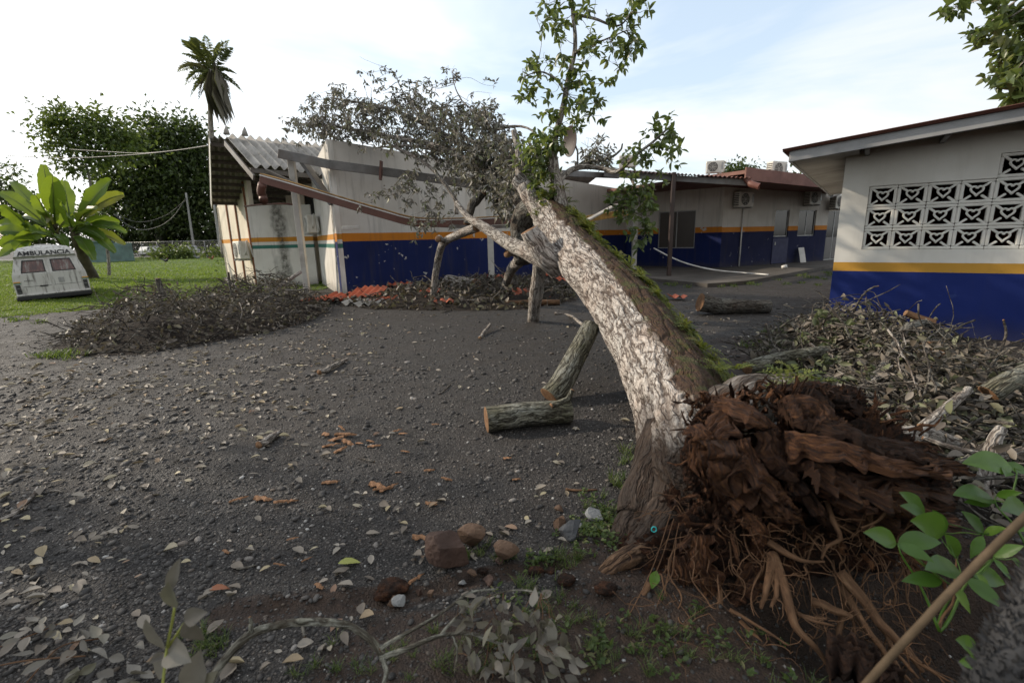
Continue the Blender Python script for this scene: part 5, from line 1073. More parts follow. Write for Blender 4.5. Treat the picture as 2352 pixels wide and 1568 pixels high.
for x, y, Y, sc in ((1800, 880, 2.75, 1.0), (1830, 872, 2.8, 1.1), (1690, 850, 3.1, .8), (1870, 880, 2.85, .8), (1250, 480, 8.5, 1.6), (1240, 500, 8.4, 1.4), (1262, 450, 8.5, 1.5), (1255, 420, 8.5, 1.5), (1290, 440, 8.5, 1.3), (1300, 470, 8.6, 1.5), (1310, 500, 8.5, 1.4), (1255, 520, 8.1, 1.2), (1265, 400, 8.5, 1.4), (1240, 460, 8.7, 1.5), (1225, 480, 8.8, 1.5)):
    inst('fern', FM[int(x) % 6], Matrix.Translation(Vector(at(x, y, Y))) @ Matrix.Rotation(rng.uniform(0, 6.28), 4, 'Z') @ Matrix.Scale(sc, 4), TR)

# ================================================================ logs, stones and litter in the yard
MT['stone_brown'] = plain('brown_stone', (.105, .062, .038), .85, .35, 9, .8, dirt=(.05, .03, .02))
MT['stone_dark'] = plain('dark_red_stone', (.055, .030, .021), .8, .3, 9, .8)
MT['stone_grey'] = plain('grey_stone', (.20, .20, .195), .8, .3, 9, .8, dirt=(.08, .08, .075))
MT['stone_blue'] = plain('dark_grey_stone', (.060, .062, .066), .75, .3, 9, .8)
MT['chip'] = plain('orange_wood_chip', (.24, .125, .062), .85, .45, 25, .6, dirt=(.10, .045, .02))
def log_thing(name, label, pts, r0, r1, mat, cat='log', lump=.08, seg=22, group=None, seed=1, world=False, stub=None, n=26):
    P = smooth_path(np.array(pts) if isinstance(pts[0], np.ndarray) else ats(pts), n); t = np.linspace(0, 1, n); b = P.mean(0); b[2] = 0
    T = thing(name, label, cat, tuple(b), group); V, Q, co, C = tube(P, r0+(r1-r0)*t, seg, lump, seed, True, 2.5)
    mb = MB(); mb.add(V[:-2], [Q], 0, co[:-2]); part(mb, 'bark', [MT[mat]], T, True)
    for e in (0, 1):
        mb = MB(); ring = V[(0 if e == 0 else (n-1)*seg):(seg if e == 0 else n*seg)]; c = ring.mean(0); ax = nrm(P[0]-P[1]) if e == 0 else nrm(P[-1]-P[-2])
        R1 = c+(ring-c)*.86+ax*.004; R2 = c+(ring-c)*.45+ax*.006; W = np.vstack([ring, R1, R2, c+ax*.007]); j = np.arange(seg); k = (j+1) % seg; s = 1 if e == 0 else -1
        q = [np.stack([j, seg+j, seg+k, k], -1), np.stack([seg+j, 2*seg+j, 2*seg+k, seg+k], -1)]; tr = np.stack([np.full(seg, 3*seg), k+2*seg, j+2*seg], -1)
        mb.add(W, [np.concatenate(q), tr], rng.uniform()); part(mb, 'cut_end', [MT['cut']], T, False)
    if stub is not None:
        mb = MB(); add_tube(mb, stub[0], stub[1], 10, .2, seed, mc=1); part(mb, 'branch_stub', [MT[mat], MT['cut']], T, True)
    return T
def on(p, r): q = gnd(*p); q[2] = gh(q[0], q[1])+r; return q
g0 = on((1118, 990), .105); g1 = on((1310, 970), .10)
log_thing('log', 'short dark mossy log lying on gravel beside the leaning prop', [g0, (g0+g1)/2+np.array([0, .01, .01]), g1], .108, .098, 'bark_mossy', seed=3, world=True, stub=([g1*.35+g0*.65+np.array([.3, 0, .09]), g1+np.array([-.02, -.0, .11]), g1+np.array([.02, .0, .2])], [.025, .03, .02]))
log_thing('prop_log', 'mossy grey log leaning against the underside of the fallen trunk', [on((1262, 925), .05), at(1290, 880, 4.55), at(1330, 805, 4.95), at(1356, 752, 5.25)], .115, .105, 'bark_mossy', seed=5, lump=.10)
log_thing('prop_log', 'upright rough post of bare wood propping the trunk near its fork', [on((1225, 738), .0), at(1229, 695, 8.8), at(1237, 640, 8.5), at(1242, 596, 8.2)], .115, .125, 'bark_branch', seed=6, lump=.16)
g0 = on((1606, 722), .15); g1 = on((1765, 718), .13)
log_thing('log', 'thick blackened log lying on gravel towards the blue school wall', [g0+np.array([0, 0, .10]), g0*.7+g1*.3+np.array([0, 0, .02]), g1], .185, .135, 'bark_dark', seed=7, world=True, lump=.16)
b = on((1648, 735), .05); 
# stick on the gravel behind the prop, thin rods of wood
def stick(name, label, pts, r0, r1, mat='bark_branch', cat='stick', group=None, seed=1, amp=.5):
    P = smooth_path(np.array(pts), 20); t = np.linspace(0, 1, 20); P = P+(np.stack([fbm(np.stack([t*5+seed, t*0, t*0], -1)+7*k, 3, seed+k) for k in range(3)], -1)-.5)*r0*amp*2
    mb = MB(); add_tube(mb, P, r0+(r1-r0)*t, 8, .2, seed, mc=1); return mb.build(name, [MT[mat], MT['cut']], smooth=True, label=label, cat=cat, group=group)
stick('stick', 'bare pale stick sticking out left under the fallen trunk', [on((1275, 722), .02), on((1310, 727), .03), at(1345, 748, 5.6)], .028, .022)
stick('stick', 'small broken white stick standing on gravel in mid yard', [on((1103, 778), .0), on((1113, 768), .04), on((1128, 757), .10)], .03, .025)
stick('stick', 'lichen covered stub of branch on gravel among dry leaves', [on((597, 1031), .03), on((620, 1015), .035), on((643, 998), .03)], .030, .027)
stick('stick', 'long curved pale stick at the left edge of the gravel', [on((2, 1200), .01), on((45, 1178), .015), on((75, 1150), .02), on((92, 1130), .03)], .010, .013)
stick('stick', 'short brown stick on gravel just left of the trunk base', [on((1300, 1128), .008), on((1330, 1131), .012), on((1372, 1127), .01)], .008, .006, 'root')
stick('stick', 'grey branch stick lying in the leaf litter in mid yard', [on((735, 862), .03), on((770, 845), .04), on((800, 828), .03)], .035, .02)
for k, (x, y, x2, y2) in enumerate(((330, 1010, 372, 1002), (420, 1050, 400, 1062), (545, 1308, 590, 1300), (655, 838, 700, 832), (860, 1062, 822, 1052), (1010, 905, 1040, 880), (800, 860, 860, 858), (290, 880, 350, 872), (700, 1470, 690, 1410))):
    stick('twig', 'thin dark twig lying loose on the gravel', [on((x, y), .006), on(((x+x2)/2, (y+y2)/2+3), .012), on((x2, y2), .006)], .007, .004, 'bark_dark', 'twig', 'loose twigs on the gravel', k)
# stones
def stone(label, x, y, size, mat, seed, h=1.0):
    import bmesh
    bm = bmesh.new(); bmesh.ops.create_icosphere(bm, subdivisions=5, radius=1.0); r = np.random.default_rng(seed); pl = [(nrm(r.normal(size=3)), r.uniform(.38, .75)) for _ in range(10)]
    p = gnd(x, y); z = gh(p[0], p[1]); V = np.array([v.co for v in bm.verts])
    for nrm_, d in pl:
        k = V@nrm_; V = V-np.maximum(k-d, 0)[:, None]*nrm_
    V = V*(1.25+.45*(fbm(V*1.6+seed, 4, seed)-.5)[:, None]+.10*(fbm(V*7+seed, 4, seed+1)-.5)[:, None])*np.array([1.15, .9, h])*size
    F = np.array([[v.index for v in f.verts] for f in bm.faces]); bm.free(); V[:, 2] -= V[:, 2].min()+size*.12
    mb = MB(); mb.add(V+np.array([p[0], p[1], z]), F); return mb.build('stone', MT[mat], smooth=False, label=label, cat='stone', group='stones by the root hole')
stone('largest stone, dark reddish brown with a shadowed flat face', 1033, 1298, .085, 'stone_dark', 3, 1.25)
stone('tan stone touching the back of the largest dark stone', 1083, 1250, .072, 'stone_brown', 5, .85)
stone('small pointed brown stone right of the two big ones', 1161, 1288, .052, 'stone_brown', 8, 1.05)
stone('rounded dark grey stone at the edge of the weeds', 1310, 1240, .050, 'stone_blue', 11, 1.1)
stone('pale grey angular stone in the weeds by the trunk foot', 1366, 1192, .042, 'stone_grey', 14, .9)
stone('mossy brown stone peeking out behind the dark grey one', 1288, 1215, .034, 'stone_brown', 15, 1.0)
stone('small brown stone with orange bark beside it', 1285, 1172, .026, 'stone_brown', 17, .8)
for k, (x, y) in enumerate(((1085, 1325), (1062, 1340), (1125, 1345), (905, 1395), (920, 1400), (1145, 1300), (1290, 1195), (1325, 1215), (965, 1370), (990, 1378))):
    stone('little clod like stone along the crack in the soil', x, y, rng.uniform(.015, .026), ('stone_brown', 'stone_grey', 'stone_dark')[k % 3], 30+k, .9)
# clods of earth in the crack
def clod(x, y, s, seed):
    import bmesh
    bm = bmesh.new(); bmesh.ops.create_icosphere(bm, subdivisions=4, radius=1.0); V = np.array([v.co for v in bm.verts]); F = np.array([[v.index for v in f.verts] for f in bm.faces]); bm.free()
    V = V*(.6+.8*fbm(V*1.7+seed, 4, seed)[:, None])*np.array([1.3, .9, .6])*s; p = gnd(x, y); V[:, 2] -= V[:, 2].min()+s*.1
    mb = MB(); mb.add(V+np.array([p[0], p[1], gh(p[0], p[1])]), F); mb.build('earth_clod', MT['root_soil'], smooth=True, label='crumbly dark clod of earth by the soil crack', cat='clod', group='clods of earth along the crack')
for k, (x, y, s) in enumerate(((905, 1365, .055), (880, 1376, .035), (1230, 1322, .03), (1265, 1312, .025), (1110, 1318, .02), (1300, 1345, .035), (1390, 1375, .04))): clod(x, y, s, k+3)
# wood chips
def chip_mesh(k):
    mb = shard([np.array((-.5, 0, 0)), np.array((-.15, .02, .02)), np.array((.2, -.02, .03)), np.array((.5, 0, 0))], .22+.05*k, .10, k+200, 0, n=10, k=5); return mb.mesh('wood_chip', [MT['chip']])
CHIP = [chip_mesh(k) for k in range(4)]
chips = [(908, 992, .10), (925, 998, .08), (858, 1026, .09), (868, 1120, .13), (893, 1125, .12), (875, 1128, .10), (757, 1112, .10), (605, 1150, .11), (655, 1157, .13), (930, 1040, .07), (985, 1085, .07), (968, 1238, .10), (980, 1242, .07), (790, 1000, .16), (770, 1010, .15), (800, 1018, .12), (760, 1025, .14), (825, 1020, .08), (780, 1035, .10), (750, 1000, .12), (955, 1345, .09), (545, 1152, .09), (1025, 1105, .07), (1000, 975, .06), (785, 985, .10), (850, 1015, .08), (1185, 1105, .05), (990, 1160, .07), (705, 1290, .05), (640, 1300, .05), (520, 1270, .05), (1165, 1058, .06), (915, 1090, .05), (670, 1240, .05), (735, 1360, .06)]
for k, (x, y, L) in enumerate(chips):
    p = gnd(x, y); z = gh(p[0], p[1]); inst('wood_chip', CHIP[k % 4], Matrix.Translation((p[0], p[1], z+.012)) @ Matrix.Rotation(rng.uniform(-.9, .9), 4, 'Z') @ Matrix.Rotation(rng.normal()*.15, 4, 'Y') @ Matrix.Scale(L, 4), None, 'torn orange wood chip lying on the dark gravel', 'wood chip', 'wood chips on the gravel')
# ---------------------------------------------------------------- dry leaves on the ground
LM_D = leaf_meshes('fallen_leaf', [MT['leaf_dry']], 6, .50, .10)
def leaf_density(x, y):
    """how thickly the photo shows leaves at a photo point"""
    a = np.exp(-((y-(862-.16*(x-300)))/70)**2)*(x < 860)*1.5*sst(-40, 160, x)
    b = np.exp(-((y-970+.1*x)/90)**2)*(x < 700)*.34
    c = np.exp(-((x-60)/110)**2-((y-1210)/80)**2)*.28+np.exp(-((x-40)/150)**2-((y-1450)/120)**2)*.16
    d = np.exp(-((x-620)/70)**2-((y-985)/30)**2)*.8+np.exp(-((x-740)/70)**2-((y-830)/45)**2)*.9
    e = .05*sst(690, 760, y)+.015*(x < 520)
    f = np.exp(-((x-1620)/280)**2-((y-720)/60)**2)*.45+np.exp(-((x-1780)/90)**2-((y-770)/60)**2)*.5+np.exp(-((x-900)/260)**2-((y-720)/35)**2)*.55+np.exp(-((x-1500)/70)**2-((y-900)/120)**2)*.3*0
    return a+b+c+d+e+f
pts = []
while len(pts) < 900:
    x = rng.uniform(-20, 1900); y = rng.uniform(690, 1560)
    if rng.uniform() < leaf_density(x, y)*1.0: pts.append((x, y))
pts = np.array(pts); GP = np.array([gnd(*p) for p in pts])
# leaves lie in small bunches
bn = rng.integers(1, 4, len(GP)); GP = np.repeat(GP, bn, 0)+np.column_stack([rng.normal(size=(bn.sum(), 2))*.055, np.zeros(bn.sum())]); 
ok = soil(GP[:, 0], GP[:, 1])*(GP[:, 1] < 2.2) < .5; GP = GP[ok]; dg = np.linalg.norm(GP-np.array([0, 0, CH]), axis=1)
GP[:, 2] = gh(GP[:, 0], GP[:, 1])+.008+.012*rng.uniform(size=len(GP)); GL = rng.uniform(.03, .085, len(GP))*np.clip(.85+dg*.035, .9, 1.4)
az = rng.uniform(0, 6.28, len(GP)); GD = np.column_stack([np.cos(az), np.sin(az), rng.normal(size=len(GP))*.10]); GN = nrm(np.column_stack([rng.normal(size=(len(GP), 2))*.22, np.ones(len(GP))]))
order = np.argsort(-GL/dg); near, far = order[:300], order[300:]
for i in near: inst('fallen_leaf', LM_D[i % 6], leaf_M(GP[i], GD[i], GN[i], GL[i]), None, 'dry fallen leaf lying flat on the dark gravel', 'leaf', 'dry leaves on the gravel')
V, F, c = leaves(GP[far], GD[far], GN[far], GL[far], GL[far]*rng.uniform(.4, .6, len(far)), True, rng.normal(size=len(far))*.18, rng.uniform(.3, 2.0, len(far))); mb = MB(); mb.add(V, F, np.repeat(rng.uniform(size=len(far)), c)); mb.build('leaf_litter', MT['leaf_dry'], kind='stuff', label='dry leaves strewn over the gravel yard', cat='leaf litter', smooth=True)
for x, y, L, k, lb in ((800, 1302, .11, 0, 'single fresh yellow green leaf on the gravel'), (505, 1362, .09, 0, 'orange brown dead leaf by the leafy twig in front')):
    nm = 'leaf_yellow' if 'yellow' in lb else 'leaf_rust'
    if nm not in MT: leafmat(nm, ((0, (.28, .30, .06)), (1, (.32, .33, .08))) if 'yellow' in lb else ((0, (.28, .10, .045)), (1, (.3, .12, .06))), .5, .2)
    m_ = LM_D[1].copy(); m_.materials.clear(); m_.materials.append(MT[nm]); p = gnd(x, y); inst('fallen_leaf', m_, leaf_M(np.array([p[0]-.05, p[1], gh(p[0], p[1])+.015]), (1, .25, 0), (0, 0, 1), L), None, lb, 'leaf')

# ---------------------------------------------------------------- brush piles
def brush_pile(name, label, foot, hgt, n_leaf, n_stick, L, seedk, n_ind=300, tipc=None, hi=True, fall=.55, mat='leaf_dry', smat='bark_dark', up=.0):
    """foot: list of (x,y) photo points on the ground outlining the pile; leaves and sticks heaped inside"""
    G = np.array([gnd(*p)[:2] for p in foot]); T = thing(name, label, 'brush pile', (*G.mean(0), 0)); c0 = G.mean(0)
    def inside(q):
        c = False; j = len(G)-1; dm = 9
        for i in range(len(G)):
            if (G[i, 1] > q[1]) != (G[j, 1] > q[1]) and q[0] < (G[j, 0]-G[i, 0])*(q[1]-G[i, 1])/(G[j, 1]-G[i, 1])+G[i, 0]: c = not c
            ab = G[i]-G[j]; t = np.clip(((q-G[j])@ab)/(ab@ab), 0, 1); dm = min(dm, np.linalg.norm(q-G[j]-t*ab)); j = i
        return dm if c else -dm
    lo, hi_ = G.min(0), G.max(0); gx = np.linspace(lo[0], hi_[0], 70); gy = np.linspace(lo[1], hi_[1], 70); X, Y = np.meshgrid(gx, gy); dm = np.array([inside(np.array(q)) for q in zip(X.ravel(), Y.ravel())])
    nz = fbm(np.column_stack([X.ravel()*1.1, Y.ravel()*1.1, X.ravel()*0+seedk]), 4, seedk); H = hgt*sst(0, 1.1, dm)*np.clip(-.15+2.2*nz, .1, 2)*(dm > 0)
    H = H.reshape(70, 70); D_ = dm.reshape(70, 70)
    def top(x, y):
        i = np.clip(np.searchsorted(gy, y)-1, 0, 69); j = np.clip(np.searchsorted(gx, x)-1, 0, 69); return H[i, j]
    def rnd_in(n):
        out = []
        while len(out) < n:
            q = rng.uniform(lo, hi_, (n*2, 2)); i = np.clip(np.searchsorted(gy, q[:, 1])-1, 0, 69); j = np.clip(np.searchsorted(gx, q[:, 0])-1, 0, 69); out += list(q[D_[i, j] > .02])
        return np.array(out[:n])
    # dark mass of litter inside
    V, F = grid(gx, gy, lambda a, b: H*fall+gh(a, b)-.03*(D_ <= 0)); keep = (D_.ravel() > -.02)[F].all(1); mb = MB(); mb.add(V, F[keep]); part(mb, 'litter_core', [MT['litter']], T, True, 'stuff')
    q = rnd_in(n_leaf); hh = top(q[:, 0], q[:, 1])*(1-.65*rng.uniform(size=n_leaf)**1.3)*1.0+rng.exponential(.03, n_leaf)+up*rng.uniform(size=n_leaf)**6; P = np.column_stack([q, gh(q[:, 0], q[:, 1])+hh+.01])
    D = nrm(np.column_stack([rng.normal(size=(n_leaf, 2)), rng.normal(size=n_leaf)*.8-.15])); N = nrm(np.column_stack([rng.normal(size=(n_leaf, 2))*1.1+[-.1, -.3], np.ones(n_leaf)*.9])); LL = L*rng.uniform(.6, 1.25, n_leaf)
    dist = np.linalg.norm(P-np.array([0, 0, CH]), axis=1); o_ = np.argsort(-LL/dist); a, b = o_[:n_ind], o_[n_ind:]; lm = leaf_meshes('leaf', [MT[mat]], 5, .5, .12)
    for i in a: inst('leaf', lm[i % 5], leaf_M(P[i], D[i], N[i], LL[i]), T)
    V, F, c = leaves(P[b], D[b], N[b], LL[b], LL[b]*rng.uniform(.38, .58, len(b)), hi, rng.normal(size=len(b))*.35, rng.uniform(.3, 3.2, len(b))); mb = MB(); mb.add(V, F, np.repeat(rng.uniform(size=len(b)), c)); part(mb, 'dead_leaves', [MT[mat]], T, True, 'stuff')
    q = rnd_in(n_stick); W_ = MB()
    for k in range(n_stick):
        z = top(*q[k][:, None])[0]*rng.uniform(.6, 1.25)+.03; az = rng.uniform(0, 6.28); el = rng.normal()*.34+.15; Ls = rng.uniform(.35, 1.25)*(max(L, .11)/.11); d = np.array([math.cos(az)*math.cos(el), math.sin(az)*math.cos(el), math.sin(el)]); p0 = np.array([*q[k], z+gh(*q[k][:, None])[0]]); r = rng.uniform(.004, .019)*(max(L, .11)/.11)
        Pw = wander(p0-d*Ls/2, p0+d*Ls/2, 12, .16, 500+seedk*40+k); Pw[:, 2] = np.maximum(Pw[:, 2], .02)
        if k < 70: mb = MB(); add_tube(mb, Pw, np.linspace(r, r*.45, 12), 7, .2, k, mc=1); part(mb, 'twig', [MT[smat if k % 3 else 'bark_branch'], MT['cut']], T, True)
        else: add_tube(W_, Pw, np.linspace(r*.7, r*.3, 12), 5, 0, k)
    if n_stick > 70: part(W_, 'fine_twigs', [MT['bark_dark']], T, True, 'stuff')
    return T, top
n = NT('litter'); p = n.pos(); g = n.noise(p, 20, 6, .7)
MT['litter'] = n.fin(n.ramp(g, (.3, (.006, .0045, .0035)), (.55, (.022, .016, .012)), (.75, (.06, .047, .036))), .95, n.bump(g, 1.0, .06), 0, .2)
leafmat('leaf_pile', ((0, (.055, .042, .034)), (.4, (.10, .082, .066)), (.75, (.16, .138, .115)), (.92, (.12, .12, .06)), (1, (.22, .19, .15))), .6, .15, (.18, .16, .08))
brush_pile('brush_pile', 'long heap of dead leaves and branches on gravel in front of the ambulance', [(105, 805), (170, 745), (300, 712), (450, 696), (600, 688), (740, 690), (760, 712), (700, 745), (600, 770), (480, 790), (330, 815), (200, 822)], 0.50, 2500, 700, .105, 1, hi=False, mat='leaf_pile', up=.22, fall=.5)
leafmat('leaf_pile_right', ((0, (.055, .043, .033)), (.35, (.115, .094, .075)), (.7, (.20, .172, .142)), (.86, (.10, .11, .05)), (1, (.17, .18, .10))), .6, .15, (.2, .2, .1))
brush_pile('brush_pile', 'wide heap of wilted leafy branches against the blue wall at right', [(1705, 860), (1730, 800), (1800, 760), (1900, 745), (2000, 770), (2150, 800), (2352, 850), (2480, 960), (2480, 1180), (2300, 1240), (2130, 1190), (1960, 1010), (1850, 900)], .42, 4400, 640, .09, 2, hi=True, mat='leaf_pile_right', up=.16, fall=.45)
GS = thing('leafy_cutting', 'wilting olive green spray of leaves at the left end of the right heap', 'branch', tuple(gnd(1900, 850)))
leafmat('leaf_olive', ((0, (.06, .075, .03)), (.5, (.10, .115, .055)), (1, (.17, .18, .10))), .55, .25, (.22, .26, .08)); LGs = leaf_meshes('leaf', [MT['leaf_olive']], 5, .46, .08)
for k, (x, y, Y) in enumerate(((1880, 722, 5.9), (1912, 735, 5.8), (1845, 775, 5.7), (1900, 790, 5.4), (1835, 840, 4.9), (1865, 870, 4.6), (1955, 750, 5.6), (1985, 785, 5.3), (1925, 825, 5.0), (1890, 835, 4.9), (1800, 865, 4.8), (1940, 880, 4.4), (2010, 860, 4.4), (1960, 930, 3.9))):
    c0 = at(x, y, Y); b_ = c0+np.array([rng.normal()*.15, rng.normal()*.1, -.25]); mb = MB(); add_tube(mb, wander(b_, c0, 8, .15, k+60), np.linspace(.006, .003, 8), 5); part(mb, 'stem', [MT['bark_branch']], GS, True)
    for j in range(9): d = nrm(rng.normal(size=3)+[0, 0, -.1]); inst('leaf', LGs[j % 5], leaf_M(c0+rng.normal(size=3)*.03, d, nrm(rng.normal(size=3)*.5+[0, 0, 1]), rng.uniform(.08, .14)), GS)
# branches and logs lying in the piles
def pl_log(label, pts, r0, r1, mat='bark_branch', cat='branch', seed=1, lump=.12): return log_thing('cut_branch', label, pts, r0, r1, mat, cat, lump, 14, 'cut branches in the brush piles', seed, n=24)
pl_log('pale thick branch with a round sawn end beside the root plate', [(2052, 1010, 2.95), (2090, 1000, 3.0), (2140, 998, 3.05), (2200, 1020, 3.0), (2280, 1040, 2.9)], .075, .028, seed=3)
pl_log('speckled branch rising from the pale thick branch to upper right', [(2120, 985, 3.1), (2160, 950, 3.25), (2200, 915, 3.4), (2225, 895, 3.5)], .042, .030, seed=4)
pl_log('arched branch standing out of the heap before the blue wall', [(1985, 895, 4.2), (2035, 840, 4.5), (2058, 790, 4.8), (2085, 752, 5.0), (2130, 742, 5.1), (2170, 770, 5.1), (2220, 800, 5.0)], .055, .030, 'bark_dark', seed=5)
pl_log('brown peeled stick end pointing left above the arched branch', [(2080, 718, 5.2), (2115, 732, 5.15), (2145, 742, 5.1)], .035, .045, 'root', seed=6)
pl_log('long mossy log lying at the left edge of the right heap', [(1715, 845, 4.9), (1770, 828, 5.0), (1830, 815, 5.1), (1900, 805, 5.2)], .075, .06, 'bark_mossy', seed=7)
pl_log('thick log end with orange sawn face high in the right heap', [(2135, 808, 4.75), (2150, 800, 5.1), (2170, 790, 5.6)], .12, .11, 'bark_dark', seed=8)
pl_log('grey mossy branch at the right edge of the heap', [(2270, 905, 3.5), (2310, 880, 3.5), (2370, 850, 3.6)], .08, .07, 'bark_mossy', seed=9)
pl_log('upright broken stub with splintered top at the right edge', [(2260, 1130, 2.6), (2270, 1060, 2.7), (2285, 1010, 2.75), (2300, 985, 2.8)], .045, .03, 'bark_branch', seed=10)
pl_log('dark leaning stem behind the bright green plant', [(2140, 1115, 2.6), (2210, 1070, 2.75), (2290, 1010, 2.9)], .04, .03, 'bark_dark', seed=11)
pl_log('smooth yellow stick crossing the bottom of the right heap', [(2120, 1005, 2.85), (2200, 1030, 2.75), (2290, 1045, 2.7), (2400, 1020, 2.7)], .013, .02, 'bark_branch', seed=12)
for k, (pts, r) in enumerate((([(1760, 745, 6.0), (1775, 790, 5.8), (1800, 815, 5.6), (1850, 830, 5.4)], .018), ([(1860, 790, 5.4), (1905, 825, 5.2), (1945, 860, 5.0)], .02), ([(1900, 700, 5.6), (1935, 740, 5.4), (1960, 790, 5.2), (1990, 850, 5.0)], .016), ([(1930, 860, 4.6), (2000, 850, 4.5), (2060, 830, 4.5)], .015), ([(2250, 880, 3.8), (2290, 820, 4.0), (2310, 770, 4.1), (2305, 735, 4.1)], .014), ([(1960, 900, 4.0), (2010, 870, 4.2), (2050, 840, 4.4)], .02), ([(2040, 960, 3.4), (2080, 985, 3.2), (2120, 1010, 3.1)], .014), ([(2030, 1010, 3.1), (2045, 970, 3.3), (2038, 945, 3.4)], .012), ([(1860, 1010, 3.4), (1890, 1050, 3.0), (1910, 1090, 2.9)], .02), ([(2060, 790, 5.0), (1990, 760, 5.3), (1900, 745, 5.6)], .012))):
    pl_log('crooked bare twig sticking out of the right heap', pts, r, r*.6, 'bark_branch' if k % 2 else 'bark_dark', 'branch', 20+k, .2)
LP = [('stout pale branch leaning up against the white corner wall', [(600, 700, 11.0), (640, 660, 12.0), (690, 625, 13.2)], .055, .045, 'bark_branch'), ('long grey log lying at the right end of the left heap', [(590, 745, 10.2), (650, 735, 10.6), (710, 722, 11.2), (745, 712, 11.6)], .10, .085, 'bark_branch'), ('split branch with bright orange torn wood at the foot of the left heap', [(560, 785, 8.9), (600, 770, 9.1), (620, 752, 9.2), (630, 735, 9.3)], .05, .04, 'bark_dark'), ('sawn log showing a round orange end in the left heap', [(585, 712, 10.6), (600, 706, 11.0), (620, 700, 11.6)], .13, .12, 'bark_dark'), ('second round orange log end in the left heap, right of the first', [(618, 706, 10.9), (640, 700, 11.3), (660, 695, 11.8)], .11, .10, 'bark_dark'), ('dark stump of branch poking up from the left heap', [(375, 680, 9.6), (368, 660, 9.6), (362, 640, 9.6)], .06, .05, 'bark_dark'), ('thin dark branch rising at the left heap near the lawn', [(535, 690, 11), (528, 655, 11), (525, 625, 11)], .03, .02, 'bark_dark'), ('light stick reaching over the lawn edge behind the heap', [(545, 668, 13), (535, 655, 13.2), (520, 640, 13.4)], .06, .05, 'bark_branch'), ('long bowed branch across the front of the left heap', [(340, 790, 8.2), (430, 775, 8.5), (500, 760, 8.9), (560, 735, 9.4)], .04, .025, 'bark_branch'), ('curved pale branch lying before the blue wall', [(860, 690, 13.0), (900, 685, 13.2), (940, 690, 13.0), (985, 700, 12.6)], .07, .05, 'bark_branch')]
for k, (lb, pts, r0, r1, mt) in enumerate(LP): pl_log(lb, pts, r0, r1, mt, 'branch', 40+k)
log_thing('log', 'big rough log with a round orange sawn face at the foot of the blue wall', [at(1093, 658, 14.2), at(1065, 655, 14.6), at(1030, 648, 15.2)], .24, .23, 'bark_branch', seed=55, lump=.15)
log_thing('log', 'long thin log lying flat below the blue wall', [on((1040, 676), .08), on((1110, 672), .09), on((1190, 668), .08)], .08, .07, 'bark_branch', seed=56)
log_thing('log', 'reddish peeled log on the ground behind the upright prop', [on((1160, 703), .07), on((1220, 702), .08), on((1285, 700), .07)], .075, .065, 'root', seed=57)
# leaf litter with broken roof tiles below the blue wall
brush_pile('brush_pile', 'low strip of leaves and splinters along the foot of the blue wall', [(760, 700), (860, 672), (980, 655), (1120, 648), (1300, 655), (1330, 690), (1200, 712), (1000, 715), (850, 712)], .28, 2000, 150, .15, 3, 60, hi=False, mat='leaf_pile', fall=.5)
MT['tile'] = plain('broken_orange_tile', (.40, .095, .040), .65, .25, 4, .2, dirt=(.18, .07, .045))
TILES = [(735, 700, 1.1, .5, .0), (790, 698, 1.2, .45, .1), (840, 695, .9, .4, .25), (880, 664, .9, .5, .4), (900, 660, .7, .5, -.3), (920, 672, .8, .4, .1), (880, 700, .7, .3, .0), (935, 700, .8, .25, .1), (1255, 635, 1.1, .4, .0), (1270, 645, 1.0, .3, .1), (1105, 650, .7, .3, -.2), (1200, 690, .5, .25, .3), (1150, 655, .5, .3, .1), (1250, 690, .5, .2, 0), (980, 690, .5, .25, .2), (1560, 692, .4, .16, .0), (1475, 668, .35, .2, .1), (1300, 660, .6, .2, .1), (1020, 705, .5, .16, .1), (865, 668, .6, .4, -.5), (910, 655, .6, .4, .5)]
for k, (x, y, w, l, tl) in enumerate(TILES):
    mb = MB(); p = on((x, y), .10+.25*abs(tl)+(.12 if y < 690 and x < 1330 else 0)); corr_sheet(mb, p-np.array([w/2, 0, 0]), np.array([.1*math.sin(k), 1, tl]), np.array([1, .25*math.sin(k*2.3), .06*math.cos(k*3.1)]), l*1.6, w, wave=.2, amp=.035, ragged=.5, seed=k+70, per=6)
    mb.build('broken_tile', MT['tile'], label='broken orange corrugated roof piece below the blue wall' if x < 1400 else 'flat orange shard alone on the gravel right of the trunk', cat='roof piece', group='fallen roof pieces' if x < 1400 else 'orange shards right of the trunk')
for k, (x, y) in enumerate(((820, 703), (850, 706))):
    mb = MB(); p = on((x, y), .06); corr_sheet(mb, p-np.array([.4, 0, 0]), np.array([.1, 1, .05]), np.array([1, .1, .02]), .5, .9, wave=.25, amp=.05, ragged=.3, seed=k+170, per=7); mb.build('broken_sheet', MT['fibre'], label='pale grey corrugated sheet edge among the orange pieces', cat='roof piece', group='grey roof pieces on the ground')
mb = MB(); p = on((1118, 655), .25); V = np.array([p+np.array([(i % 6)*.11-.25, .05*math.sin(i*2.1), .10*math.sin(i*1.7)+.06*(i//6)]) for i in range(12)]); mb.add(V, np.array([[i, i+1, i+7, i+6] for i in range(5)])); mb.build('red_cloth', plain('red_cloth', (.55, .03, .02), .8), label='crumpled bright red cloth behind the big sawn log', cat='cloth')
